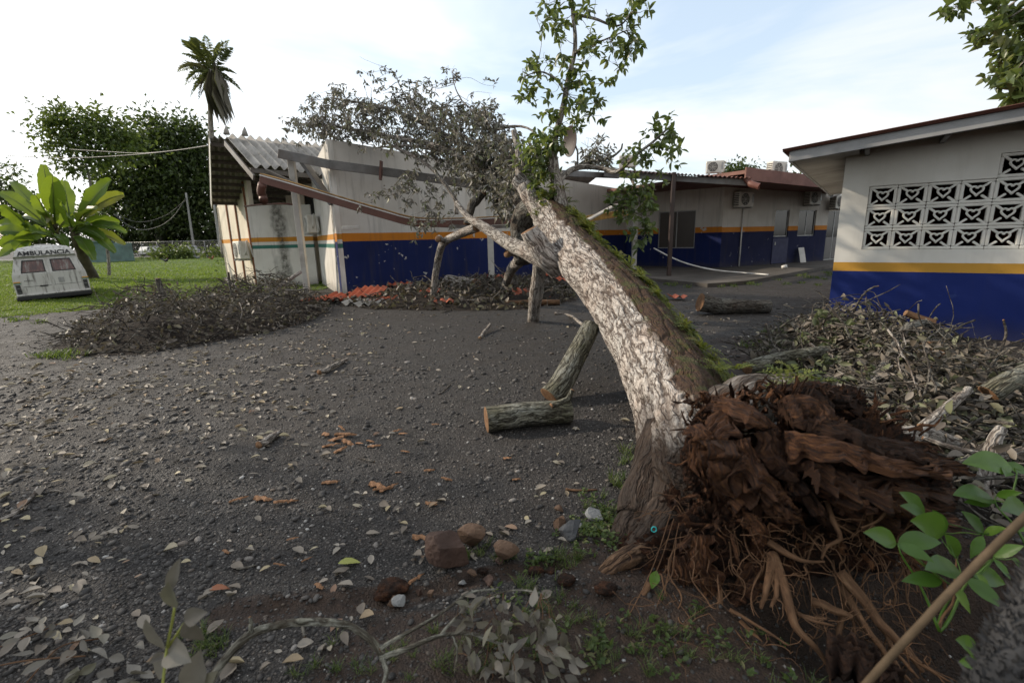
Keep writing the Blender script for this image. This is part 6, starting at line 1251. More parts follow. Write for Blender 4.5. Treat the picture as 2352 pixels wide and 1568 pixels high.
# pipes, board and cup near the porch
mb = MB(); add_tube(mb, smooth_path(np.array([at(1502, 570, 19.5), at(1540, 590, 18.6), at(1580, 606, 17.8), at(1640, 620, 17.2), gnd(1700, 626, .13), gnd(1765, 631, .12)]), 40), .028, 8); mb.build('plastic_pipe', MT['pvc'], smooth=True, label='long bent white plastic pipe hanging over the porch floor', cat='pipe')
mb = MB(); q = Cc+u5*1.15+n5*.06; add_tube(mb, [q+np.array([0, 0, .12]), q+np.array([0, 0, 2.6])], .03, 8); mb.build('drain_pipe', MT['pvc'], smooth=True, label='upright white drain pipe on the wing wall under an air conditioner', cat='pipe')
mb = MB(); q = Cc+u5*(s_of(1833))+n5*.35; bar(mb, q+np.array([0, 0, .12]), q-n5*.18+np.array([0, 0, .82]), .42, .02, up=n5); mb.build('white_board', MT['white_trim'], label='small white board leaning on the wing wall', cat='board')
mb = MB(); q = gnd(1800, 617, .13); add_tube(mb, [q+np.array([-.09, 0, .06]), q+np.array([.09, -.05, .09])], [.06, .085], 14); mb.build('paper_cup', MT['pvc'], smooth=True, label='white cup lying on its side on the porch floor', cat='cup')
mb = MB(); p = at(1502, 1215, 2.02); a = np.linspace(0, 6.2832, 20); add_tube(mb, np.stack([p[0]+.012*np.cos(a), p[1]+.003*np.sin(a), p[2]+.012*np.sin(a)], -1), .0028, 6, caps=False); mb.build('plastic_ring', plain('turquoise_plastic', (.03, .42, .42), .35), smooth=True, label='tiny turquoise plastic ring on the soil at the trunk foot', cat='ring')

# ================================================================ left background: ambulance, plants, trees, street
n = NT('dirty_van_paint'); p = n.obj(); st = n.noise(n.mapv(p, (7, 7, .8)), 2.0, 6, .65)
c = n.mix(n.ramp(n.noise(p, 3, 5), (.35, 0.0), (.7, .4)), (.52, .51, .48), (.38, .365, .335)); c = n.mix(n.ramp(st, (.52, 0.0), (.70, .85)), c, (.065, .052, .042))
c = n.mix(n.ramp(n.noise(n.mapv(p, (9, 9, 1.2)), 2.5, 5, .7), (.63, 0.0), (.74, .8)), c, (.13, .055, .030)); MT['van'] = n.fin(c, .5, n.bump(n.noise(p, 30, 3), .1, .003), 0, .4)
n = NT('dirty_van_glass'); p = n.obj(); st = n.noise(n.mapv(p, (5, 5, .7)), 2.2, 6, .65)
c = n.ramp(st, (.3, (.035, .022, .018)), (.5, (.11, .045, .032)), (.65, (.20, .185, .165)), (.8, (.30, .29, .27))); MT['van_glass'] = n.fin(c, .2, None, 0, .6)
MT['amber'] = plain('orange_stripe', (.50, .25, .03), .5); MT['teal'] = plain('green_stripe', (.03, .17, .14), .5)
MT['rim'] = plain('rusty_rim', (.16, .10, .07), .6, .3, 8)
VP = gnd(132, 689); VP[2] = .02
AMB = thing('ambulance', 'derelict dirty white ambulance seen from behind, parked tilted on the lawn', 'ambulance', (0, 0, 0))
prof = [(.83, .10), (.875, .22), (.885, .55), (.865, .82), (.845, .88), (.725, 1.34), (.735, 1.365), (.71, 1.41), (.66, 1.57), (.57, 1.67), (.32, 1.72), (0, 1.73)]
def yface(z): return float(np.interp(z, [.1, .85, 1.36, 1.40, 1.62, 1.73], [0, 0, .12, .03, .11, .28]))
half = [(x, z) for x, z in prof]; ringp = half+[(-x, z) for x, z in half[::-1][1:]]
caps_ = [(0, 9), (1.0, 9), (2.75, 9), (2.95, 1.73), (3.45, .98), (3.6, .95), (4.30, .86), (4.42, .70)]
mb = MB(); V = []
for yy, cp in caps_:
    for x, z in ringp:
        zz = min(z, cp); V.append((x*(1 if cp > 2 else .97), yy+(yface(z) if yy == 0 else 0), zz))
m_ = len(ringp); F = [[i*m_+j, i*m_+j+1, (i+1)*m_+j+1, (i+1)*m_+j] for i in range(len(caps_)-1) for j in range(m_-1)]
h_ = len(half)
for i in (0, (len(caps_)-1)*m_):
    for j in range(h_-2): f = [i+j, i+m_-1-j, i+m_-2-j, i+j+1]; F.append(f if i == 0 else f[::-1])
T3 = [[j+h_-2, h_, h_-1] for j in (0,)]
mb.add(V, [np.array(F), np.array(T3)])
mb.add(*bbox((-.80, .05, .06), (.80, 4.3, .25), .03))
part(mb, 'body', [MT['van']], AMB)
def slab(poly, th, off, name, mat, parent, hole=None):
    """flat panel following the leaning rear face: poly in (x,z)"""
    A_ = [(x, yface(z)-off, z) for x, z in poly]; B_ = [(x, yface(z)-off+th, z) for x, z in poly]; k = len(poly); mb = MB()
    if hole:
        H = [(x, yface(z)-off, z) for x, z in hole]; H2 = [(x, yface(z)-off+th, z) for x, z in hole]; W = A_+H+B_+H2
        f = [[i, (i+1) % k, k+(i+1) % k, k+i] for i in range(k)]+[[2*k+i, 3*k+i, 3*k+(i+1) % k, 2*k+(i+1) % k] for i in range(k)]+[[i, 2*k+i, 2*k+(i+1) % k, (i+1) % k] for i in range(k)]+[[k+i, k+(i+1) % k, 3*k+(i+1) % k, 3*k+i] for i in range(k)]
        mb.add(W, [np.array(f)])
    else:
        f = [[i, k+i, k+(i+1) % k, (i+1) % k] for i in range(k)]; mb.add(A_+B_, [np.array(f)] + ([np.array([[0, 1, 2, 3], [7, 6, 5, 4]])] if k == 4 else []))
    return part(mb, name, [MT[mat]], parent)
xm = .02
for sgn in (-1, 1):
    xo = lambda z: np.interp(z, [.24, .85, 1.32], [.70, .70, .60])
    P = [(xm*sgn, .24), (sgn*.70, .24), (sgn*.70, .85), (sgn*.60, 1.33), (xm*sgn, 1.33), (xm*sgn, .86)]
    if sgn < 0: P = P[::-1]
    q = [(x, z) for x, z in P]
    lo = [(xm*sgn, .24), (sgn*.70, .24), (sgn*.70, .86), (xm*sgn, .86)]; hi_ = [(xm*sgn, .862), (sgn*.70, .862), (sgn*.605, 1.33), (xm*sgn, 1.33)]; wn = [(sgn*.075, .90), (sgn*.645, .90), (sgn*.56, 1.29), (sgn*.075, 1.29)]
    if sgn < 0: lo, hi_, wn = lo[::-1], hi_[::-1], wn[::-1]
    d = slab(lo, .016, .018, 'rear_door', 'van', AMB); slab(hi_, .016, .018, 'door_frame', 'van', d, wn)
    cx = np.mean([p[0] for p in wn]); cz = np.mean([p[1] for p in wn]); inn = [(cx+(x-cx)*.90, cz+(z-cz)*.86) for x, z in wn]; slab(wn, .012, .024, 'window_seal', 'black', d, inn); slab(wn, .006, .010, 'window_glass', 'van_glass', d)
    mb = MB(); mb.add(*box((min(sgn*.69, sgn*.03), -.021, .475), (max(sgn*.69, sgn*.03), -.019, .485))); part(mb, 'crease', [MT['ac_dark']], d)
    for z in (.38, .62, .80): mb = MB(); mb.add(*bbox((sgn*.705-.012, -.03, z), (sgn*.705+.012, .0, z+.06), .004)); part(mb, 'hinge', [MT['van']], d)
    tl = MB(); tl.add(*bbox((sgn*.79-.055, -.012, .27), (sgn*.79+.055, .03, .56), .012)); t_ = part(tl, 'tail_light', [MT['ac_dark']], AMB)
    for z in (.31, .45): m2 = MB(); m2.add(*bbox((sgn*.79-.04, -.02, z-.01), (sgn*.79+.04, -.013, z), .002)); part(m2, 'light_bar', [MT['alu']], t_)
    for z, mt, hh in ((.615, 'amber', .038), (.585, 'teal', .024)): mb = MB(); mb.add(*box((sgn*.80-.07, -.012, z), (sgn*.80+.088, .02, z+hh))); part(mb, 'stripe', [MT[mt]], AMB)
    for yy in (.85, 3.5):
        wv, Q_, co_, C_ = tube([(sgn*.62, yy, .21), (sgn*.84, yy, .21)], [.30, .30], 24); mb = MB(); mb.add(wv, [Q_, C_]); wo = part(mb, 'wheel', [MT['black']], AMB, False)
        mb = MB(); add_tube(mb, [(sgn*.80, yy, .21), (sgn*.86, yy, .21)], [.18, .16], 18); part(mb, 'rim', [MT['rim']], wo)
mb = MB(); mb.add(*bbox((-.90, -.12, .05), (.90, .06, .21), .05)); part(mb, 'bumper', [MT['black']], AMB)
mb = MB(); mb.add(*bbox((-.88, -.10, .205), (.88, .05, .245), .012)); part(mb, 'bumper_trim', [MT['van']], AMB)
mb = MB(); mb.add(*bbox((-.30, -.035, .455), (-.12, -.015, .495), .006)); part(mb, 'door_handle', [MT['black']], AMB)
mb = MB(); mb.add(*bbox((.16, -.024, .54), (.30, -.017, .70), .01)); mb.add(*bbox((.19, -.034, .56), (.215, -.018, .68), .006)); part(mb, 'latch_plate', [MT['alu']], AMB)
mb = MB(); mb.add(*bbox((-.20, .55, 1.71), (.20, .95, 1.77), .03)); part(mb, 'roof_vent', [MT['van']], AMB)
zt = 1.49; ya = yface(1.49); sl_ = math.atan2(.25/.26, 1); RT = Matrix.Translation((0.0, yface(1.49)-.014, 1.49)) @ Matrix.Rotation(R(90)-math.atan(.08/.22), 4, 'X')
text_mesh('lettering', 'AMBULANCIA', .195, MT['black'], RT, AMB, .004)
text_mesh('lettering', 'PATROL', .055, MT['black'], Matrix.Translation((-.52, -.020, .66)) @ Matrix.Rotation(R(90), 4, 'X'), AMB)
AMB.location = tuple(VP); AMB.rotation_euler = (R(-1.0), R(-2.4), math.atan2(VP[1], VP[0])-math.pi/2-R(2)); AMB.scale = (1.0, 1.0, 1.0)
ORG[AMB] = VP

# ---------------------------------------------------------------- banana plant
n = NT('banana_leaf'); co = n.co(); r_ = n.rnd(); x_, y_, z_ = n.sep(co)[0], n.sep(co)[1], n.sep(co)[2]
c = n.ramp(r_, (0, (.042, .085, .010)), (.6, (.062, .115, .014)), (.85, (.085, .135, .02)), (.95, (.13, .09, .03)), (1, (.16, .09, .035)))
rb = n.noise(n.mapv(co, (.6, 1, 14)), 1.0, 3); c = n.mix(n.ramp(rb, (.4, 0.0), (.7, .3)), c, (.03, .06, .008)); c = n.mix(n.ramp(n.ma('ABSOLUTE', x_), (.0, .8), (.035, 0.0)), c, (.20, .24, .08))
MT['banana'] = n.fin(c, .42, n.bump(rb, .3, .01), 0, .4, .45, n.mix(.5, c, (.34, .44, .03)))
MT['banana_stem'] = plain('banana_stem', (.060, .050, .026), .8, .4, 4, .3, dirt=(.03, .02, .012))
def banana_leaf(parent, p0, p1, w, up, r, seed):
    """blade from petiole base p0 to tip p1 bending by `up`"""
    n_, k = 26, 9; t = np.linspace(0, 1, n_); L = np.linalg.norm(p1-p0); P = p0[None]*(1-t)[:, None]+p1[None]*t[:, None]; P[:, 2] += up*L*4*t*(1-t)*.5
    T = nrm(np.gradient(P, axis=0)); vd = nrm(np.array([0, 0, CH])-P.mean(0)); rr = np.random.default_rng(seed); S = nrm(np.cross(T, nrm(vd*.75+np.array([rr.normal()*.35, 0, .45+rr.normal()*.3])))); N = np.cross(S, T)
    ww = w*.30*np.clip(np.sin(np.pi*np.clip((t-.20)/.84, 0, 1))**.6, .02, 1)*(1+.06*rr.normal(size=n_)); v = np.linspace(-1, 1, k)
    V = P[:, None]+S[:, None]*(v[None]*ww[:, None])[..., None]+N[:, None]*((np.abs(v)**1.4)[None]*ww[:, None]*.38+.04*w*np.sin(t*17+seed)[:, None]*np.abs(v)[None])[..., None]; co = np.stack(np.broadcast_arrays(v[None]*ww[:, None], t[:, None]*0, t[:, None]*L), -1).reshape(-1, 3)
    i = np.arange(n_-1)[:, None]*k; j = np.arange(k-1)[None]; F = np.stack([i+j, i+j+1, i+j+k+1, i+j+k], -1).reshape(-1, 4)
    mb = MB(); mb.add(V.reshape(-1, 3), F, r, co); o = part(mb, 'leaf', [MT['banana']], parent, True)
    mb = MB(); add_tube(mb, P-N*.012, np.linspace(.05, .008, n_), 6, 0); part(mb, 'midrib', [MT['banana']], o, True)
bY = 24.5; BN = thing('banana_plant', 'big banana plant with broad lit leaves behind the ambulance', 'plant', tuple(gnd(205, 640)))
cD = lambda x, y: (x/5.894, 364+y/5.894)
BL = [((720, 900), (585, 80), 1.1, .02, 0, .1), ((745, 900), (705, 235), 1.5, .0, -.3, .2), ((960, 900), (860, 300), 1.1, .05, .4, .3), ((985, 960), (1510, 290), 1.35, .10, 0, .35), ((1010, 960), (1680, 490), 1.1, .25, .5, .3), ((700, 950), (150, 310), 1.0, .10, .3, .25), ((690, 960), (0, 450), 1.2, .12, -.2, .15), ((470, 1050), (20, 630), 1.35, .20, -.4, .4), ((720, 960), (480, 500), 1.2, .18, -.6, .5), ((985, 980), (830, 575), 1.3, .15, -.6, .55), ((1000, 990), (1300, 690), 1.2, .25, -.4, .45), ((990, 1000), (1710, 1010), .9, .30, .1, .93), ((760, 1080), (200, 1110), 1.0, .35, -.3, .5), ((500, 1120), (0, 1190), .9, .25, 0, .4), ((480, 1180), (0, 1330), .9, .25, -.5, .9), ((1010, 1010), (1560, 1280), .9, .35, -.2, .55), ((1000, 1060), (1270, 1380), 1.0, .30, -.5, .6), ((1000, 980), (1620, 870), 1.0, .22, .2, .5), ((720, 1000), (300, 780), 1.0, .25, .2, .6), ((740, 1000), (560, 740), 1.2, .2, -.3, .5), ((990, 1010), (1690, 1170), .9, .3, .3, .95), ((500, 1100), (0, 890), 1.1, .2, .3, .6), ((480, 1090), (0, 990), 1.2, .25, -.2, .55), ((990, 990), (1400, 1090), 1.0, .3, -.2, .97), ((760, 1000), (1000, 760), 1.2, .2, .2, .5), ((470, 1130), (200, 1250), .9, .3, -.6, .5), ((760, 1040), (900, 1200), .8, .3, -.4, .7), ((500, 1080), (380, 850), 1.1, .2, -.2, .45), ((740, 1050), (430, 1010), 1.1, .25, -.5, .6), ((980, 1000), (1180, 900), 1.0, .2, -.5, .6)]
for k, (a, b, w, up, dy, r) in enumerate(BL): banana_leaf(BN, at(*cD(*a), bY), at(*cD(*b), bY+dy*2.2), w, up, r, k+1)
for k, (a, b, r0) in enumerate(((gnd(214, 641), at(*cD(985, 930), bY), .30), (gnd(160, 640)+np.array([0, .3, 0]), at(*cD(740, 880), bY), .22), (gnd(110, 640)+np.array([0, .5, 0]), at(*cD(480, 1060), bY), .20))):
    mb = MB(); add_tube(mb, wander(a, b, 16, .04, k+5), np.linspace(r0, r0*.55, 16), 14, .22, k); part(mb, 'stem', [MT['banana_stem']], BN, True)
mb = MB(); add_tube(mb, wander(gnd(251, 634), at(246, 560, gnd(251, 634)[1]), 8, .03, 9), .085, 8, .15); mb.build('prop_pole', [MT['bark_branch']], smooth=True, label='thin wooden pole standing on the lawn under the banana leaves', cat='pole')

# ---------------------------------------------------------------- trees
def leafy_tree(name, label, Y, trunk, blobs, nleaf, ls, mat, limbs=(), sub=22, seed=1, cat='tree', bark='bark_dark', group=None, up=.3, r0=.5):
    """blobs: crown lobes as (x, y, rx, ry) seen in the photo at distance Y; leaves sit in clumps over their surface"""
    r = np.random.default_rng(seed); tb = np.array(trunk[0]); T = thing(name, label, cat, (tb[0], tb[1], 0), group); mb = MB(); P = smooth_path(np.array(trunk), 18); add_tube(mb, P, np.linspace(r0, r0*.35, 18), 10, .15, seed); part(mb, 'trunk', [MT[bark]], T, True)
    k = FPX/Y; C = []; clump = []
    ar = np.array([b[2]*b[3] for b in blobs], float); ar /= ar.sum(); per = []
    for (x, y, rx, ry), f in zip(blobs, ar):
        c = at(x, y, Y); nc = max(4, int(nleaf*f/sub)); u = nrm(r.normal(size=(nc, 3))); rad = r.uniform(.62, 1.06, (nc, 1)); q = c+u*rad*np.array([rx/k, min(rx, ry)/k*1.0, ry/k]); clump.append(q); per.append(np.repeat(c[None], nc, 0))
        m2 = MB(); base = P[np.argmin(np.linalg.norm(P-c, axis=1))]; add_tube(m2, wander(base, c, 8, .12, seed+int(x)), np.linspace(r0*.3, r0*.08, 8), 6, 0)
        for z in range(3): e = q[r.integers(nc)]; add_tube(m2, wander(c, e, 6, .15, seed+z+int(y)), np.linspace(r0*.10, r0*.03, 6), 5, 0)
        part(m2, 'branch', [MT[bark]], T, True)
    q = np.concatenate(clump); cc = np.concatenate(per); cs = ls*r.uniform(1.2, 3.0, (len(q), 1)); q = np.repeat(q, sub, 0); cc = np.repeat(cc, sub, 0); cs = np.repeat(cs, sub, 0)
    Pl = q+r.normal(size=q.shape)*cs*np.array([.75, .75, .5]); D = nrm(nrm(Pl-cc)*.7+r.normal(size=q.shape)*.7+[0, 0, -.3]); N = nrm(r.normal(size=q.shape)*.6+[0, 0, 1.0]); L = ls*r.uniform(.6, 1.3, len(q))
    V, F, c = leaves(Pl, D, N, L, L*.55, False, -.1); m3 = MB(); m3.add(V, F, np.repeat(r.uniform(size=len(q)), c)); part(m3, 'crown', [MT[mat]], T, False, 'stuff'); return T
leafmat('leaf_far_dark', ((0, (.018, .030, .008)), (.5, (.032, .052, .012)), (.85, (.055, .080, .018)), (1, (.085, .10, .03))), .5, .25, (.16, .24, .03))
leafmat('leaf_far_lit', ((0, (.030, .050, .012)), (.5, (.055, .085, .018)), (.85, (.090, .125, .026)), (1, (.13, .15, .045))), .5, .3, (.24, .32, .05))  # brighter copy of the far leaf colour, with sunlight put into it
b0 = gnd(360, 590); 
def base(x, Y): q = at(x, 570, Y); q[2] = 0; return q
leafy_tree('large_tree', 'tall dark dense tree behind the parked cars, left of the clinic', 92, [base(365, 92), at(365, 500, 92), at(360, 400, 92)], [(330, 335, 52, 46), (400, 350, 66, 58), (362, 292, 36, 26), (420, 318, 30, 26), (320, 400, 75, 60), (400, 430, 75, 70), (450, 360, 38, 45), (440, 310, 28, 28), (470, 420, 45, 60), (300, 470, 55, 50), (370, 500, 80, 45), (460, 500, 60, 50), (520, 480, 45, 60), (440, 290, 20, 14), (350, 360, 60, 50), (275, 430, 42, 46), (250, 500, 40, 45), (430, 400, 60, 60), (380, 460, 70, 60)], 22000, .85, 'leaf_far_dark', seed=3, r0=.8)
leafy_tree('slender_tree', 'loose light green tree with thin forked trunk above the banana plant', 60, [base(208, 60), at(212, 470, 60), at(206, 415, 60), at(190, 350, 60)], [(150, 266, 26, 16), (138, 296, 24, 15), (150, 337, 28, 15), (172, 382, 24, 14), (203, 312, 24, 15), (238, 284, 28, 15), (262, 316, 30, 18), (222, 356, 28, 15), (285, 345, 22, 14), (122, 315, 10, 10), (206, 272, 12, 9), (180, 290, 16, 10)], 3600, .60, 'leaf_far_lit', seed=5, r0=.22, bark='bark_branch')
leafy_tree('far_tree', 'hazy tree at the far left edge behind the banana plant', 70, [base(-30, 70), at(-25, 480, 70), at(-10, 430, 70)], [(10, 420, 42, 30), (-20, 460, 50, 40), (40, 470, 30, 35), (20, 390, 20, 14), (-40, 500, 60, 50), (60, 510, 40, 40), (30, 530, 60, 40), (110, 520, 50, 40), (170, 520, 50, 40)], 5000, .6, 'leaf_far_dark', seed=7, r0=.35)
for k, (x, y, rx, ry, lb) in enumerate(((290, 540, 40, 34, 'rounded bush by the teal shed'), (345, 545, 38, 34, 'dark bush beside the leftmost parked car'), (400, 530, 34, 40, 'dark bush above the silver car'), (470, 535, 36, 40, 'dark bush between the two utility poles'), (530, 530, 34, 44, 'dark bush behind the second utility pole'), (560, 545, 24, 30, 'dark bush next to the clinic gable'))):
    leafy_tree('bush', lb, 94+k, [base(x, 94+k), at(x, y, 94+k), at(x, y-6, 94+k)], [(x, y, rx, ry), (x-rx*.5, y+12, rx*.7, ry*.7), (x+rx*.5, y+14, rx*.7, ry*.7)], 1500, .7, 'leaf_far_dark', seed=20+k, cat='bush', r0=.15, group='bushes along the street')
for k, (x, y, rx, ry, Y, lb) in enumerate(((1690, 396, 26, 9, 52, 'round tree top peeking over the orange roof between two air conditioners'), (1910, 408, 34, 20, 45, 'tree top between the last roof unit and the white school wall'), (1850, 418, 26, 10, 50, 'low tree top behind the roof air conditioners at right'))):
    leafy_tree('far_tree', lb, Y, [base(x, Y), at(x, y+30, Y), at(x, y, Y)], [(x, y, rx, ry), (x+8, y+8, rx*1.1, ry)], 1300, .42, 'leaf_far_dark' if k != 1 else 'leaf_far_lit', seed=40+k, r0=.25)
# coconut palm
PY = 62.0
PT = thing('coconut_palm', 'tall coconut palm with drooping fronds rising above the clinic roof', 'palm tree', tuple(base(482, PY)))
mb = MB(); pk = smooth_path(np.array([base(512, PY), at(500, 420, PY), at(485, 300, PY), at(483, 210, PY), at(486, 160, PY)]), 30); add_tube(mb, pk, np.linspace(.36, .20, 30), 12, .06, 3); part(mb, 'trunk', [MT['bark_branch']], PT, True)
leafmat('palm_green', ((0, (.09, .115, .035)), (.5, (.14, .165, .055)), (.85, (.19, .20, .075)), (1, (.24, .21, .10))), .5, .5, (.32, .36, .08)); leafmat('palm_dead', ((0, (.10, .085, .06)), (1, (.16, .14, .10))), .8, .15)
FR = [(-70, -28, 1), (-62, -55, 1), (-40, -66, 1), (-15, -70, 1), (18, -55, .85), (50, -42, .85), (40, -60, .8), (-80, 15, 1), (74, 62, 1.05), (-50, 72, 1), (-30, 78, 1), (45, 78, 1), (-62, 45, .9), (30, 60, .7), (-20, 40, .7), (60, 20, .8)]
for k, (dx, dy, s) in enumerate(FR):
    c = pk[-1]; e = at(486+dx, 152+dy, PY+rng.normal()*1.6); Lf = np.linalg.norm(e-c); t = np.linspace(0, 1, 24); P = c[None]*(1-t)[:, None]+e[None]*t[:, None]; P[:, 2] += Lf*.30*4*t*(1-t)*.55
    T = nrm(np.gradient(P, axis=0)); S = nrm(np.cross(T, [0, 0.2, 1.0])); mb = MB(); add_tube(mb, P, np.linspace(.05, .012, 24), 5, 0)
    for s_ in (-1, 1):
        ix = np.repeat(np.arange(2, 24), 2); Pq = P[ix]+T[ix]*rng.uniform(0, .12, (len(ix), 1)); D = nrm(S[ix]*s_*.75+T[ix]*.55+np.array([0, 0, -.55])+rng.normal(size=(len(ix), 3))*.12); ll = Lf*.24*np.sin(np.pi*np.clip(t[ix]*.8+.2, 0, 1)); V, F, cn = leaves(Pq, D, np.cross(T[ix], S[ix]), ll, .085, False, -.15); mb.add(V, F, rng.uniform())
    part(mb, 'frond', [MT['palm_green' if dy < 74 else 'palm_dead']], PT)
mb = MB()
for k in range(45):
    p0 = pk[-2]+rng.normal(size=3)*.4; V, F, cn = leaves(p0[None]+np.array([[.5, 0, 0]]), np.array([[rng.normal()*.10+.05, rng.normal()*.1, -1]]), np.array([[0, -1., 0]]), rng.uniform(2.5, 6.4), .10, False); mb.add(V, F, rng.uniform())
part(mb, 'dead_fronds', [MT['palm_dead']], PT, False, 'stuff')

# ---------------------------------------------------------------- street: poles, wires, fence, shed, cars, hens
MT['pole'] = plain('grey_concrete_pole', (.26, .255, .24), .85, .2, .8, .2)
for x0, y0, x1, y1, lb, r in ((448, 580, 427, 443, 'pale concrete utility pole at the left, wires hanging from its top', .19), (508, 580, 491, 466, 'shorter mottled utility pole nearest the clinic gable', .20)):
    a = gnd(x0, 586); b = at(x1, y1, a[1]); mb = MB(); add_tube(mb, np.linspace(a, b, 8), np.linspace(r*1.15, r*.75, 8), 12, .03); mb.build('utility_pole', MT['pole'], smooth=True, label=lb, cat='pole', group='utility poles by the street')
a = gnd(279, 588); mb = MB(); add_tube(mb, np.linspace(a, at(273, 505, a[1]), 6), .10, 8); mb.build('utility_pole', MT['pole'], smooth=True, label='thin grey post between the banana leaves and the big tree', cat='pole', group='utility poles by the street')
def wire(label, pts, r=.02):
    mb = MB(); add_tube(mb, smooth_path(ats(pts), 40), r, 5); mb.build('overhead_wire', MT['grey_cable'], smooth=True, label=label, cat='wire', group='overhead wires')
wire('long wire sagging from the left edge to the clinic roof corner', [(-40, 353, 30), (60, 360, 28), (170, 363, 26), (300, 356, 23), (400, 346, 20), (482, 334, 17.2)], .018); wire('upper wire from the slender tree to the clinic roof', [(160, 343, 40), (240, 348, 34), (320, 352, 28), (400, 346, 22), (482, 334, 17.4)], .018)
wire('pale wire sagging left from the top of the utility pole', [(428, 455, 70), (400, 495, 70), (370, 518, 70), (330, 528, 70), (295, 518, 70), (262, 492, 70)], .055); wire('second wire between the poles above the sagging one', [(428, 458, 70), (380, 495, 70), (320, 510, 70), (262, 492, 70)], .03)
FN = thing('wire_fence', 'chain link fence with a straight top rail along the street', 'fence', tuple(gnd(420, 588)))
f0, f1 = at(240, 561, 74), at(566, 546, 74); f0[2] = f1[2] = 2.35; mb = MB(); add_tube(mb, [f0, f1], .035, 6); part(mb, 'rail', [MT['alu']], FN, True)
for k in range(9):
    q = f0+(f1-f0)*(k+.3)/9; mb = MB(); add_tube(mb, [q*[1, 1, 0], q], .04, 6); part(mb, 'post', [MT['alu']], FN, True)
mb = MB()
for k in range(100):
    for s in (-1, 1):
        x = k/100*np.linalg.norm(f1-f0); d = nrm(f1-f0); a = f0+d*x; b = a+d*s*2.2; a, b = a*[1, 1, 0], b
        if 0 <= x+s*2.2 <= np.linalg.norm(f1-f0): add_tube(mb, [a+[0, 0, .1], b], .004, 3, caps=False)
part(mb, 'wire_mesh', [MT['alu']], FN, False, 'stuff')
MT['teal_sheet'] = plain('teal_corrugated_sheet', (.13, .20, .185), .55, .2, 1.5, .1, .1, dirt=(.08, .09, .08))
SH = thing('shed', 'low shed of pale teal corrugated sheets behind the banana plant', 'shed', tuple(gnd(225, 603)))
s0, s1 = gnd(192, 604), gnd(252, 602); us_ = nrm(s1-s0); Lsh = np.linalg.norm(s1-s0); nk = 4
for k in range(nk): mb = MB(); corr_sheet(mb, s0+us_*k*Lsh/nk, us_, np.array([0, 0, 1.]), Lsh/nk, 2.3, wave=.14, amp=.02, per=6); part(mb, 'wall_sheet', [MT['teal_sheet']], SH)
s2 = s1+np.array([.9, 2.6, 0]); mb = MB(); corr_sheet(mb, s1+us_*.02, nrm(s2-s1), np.array([0, 0, 1.]), np.linalg.norm(s2-s1), 2.2, wave=.14, amp=.02, per=6); part(mb, 'wall_sheet', [MT['teal_sheet']], SH)
mb = MB(); mb.add(*xf(box((-.3, -.3, 2.32), (Lsh+.3, 3.0, 2.40)), s0, us_, np.array([-us_[1], us_[0], 0]), (0, 0, 1))); part(mb, 'roof', [MT['teal_sheet']], SH)
mb = MB(); mb.add(*xf(box((.1, .1, 0), (Lsh-.1, 2.8, 2.3)), s0, us_, np.array([-us_[1], us_[0], 0]), (0, 0, 1))); part(mb, 'inner_wall', [MT['dark_in']], SH)
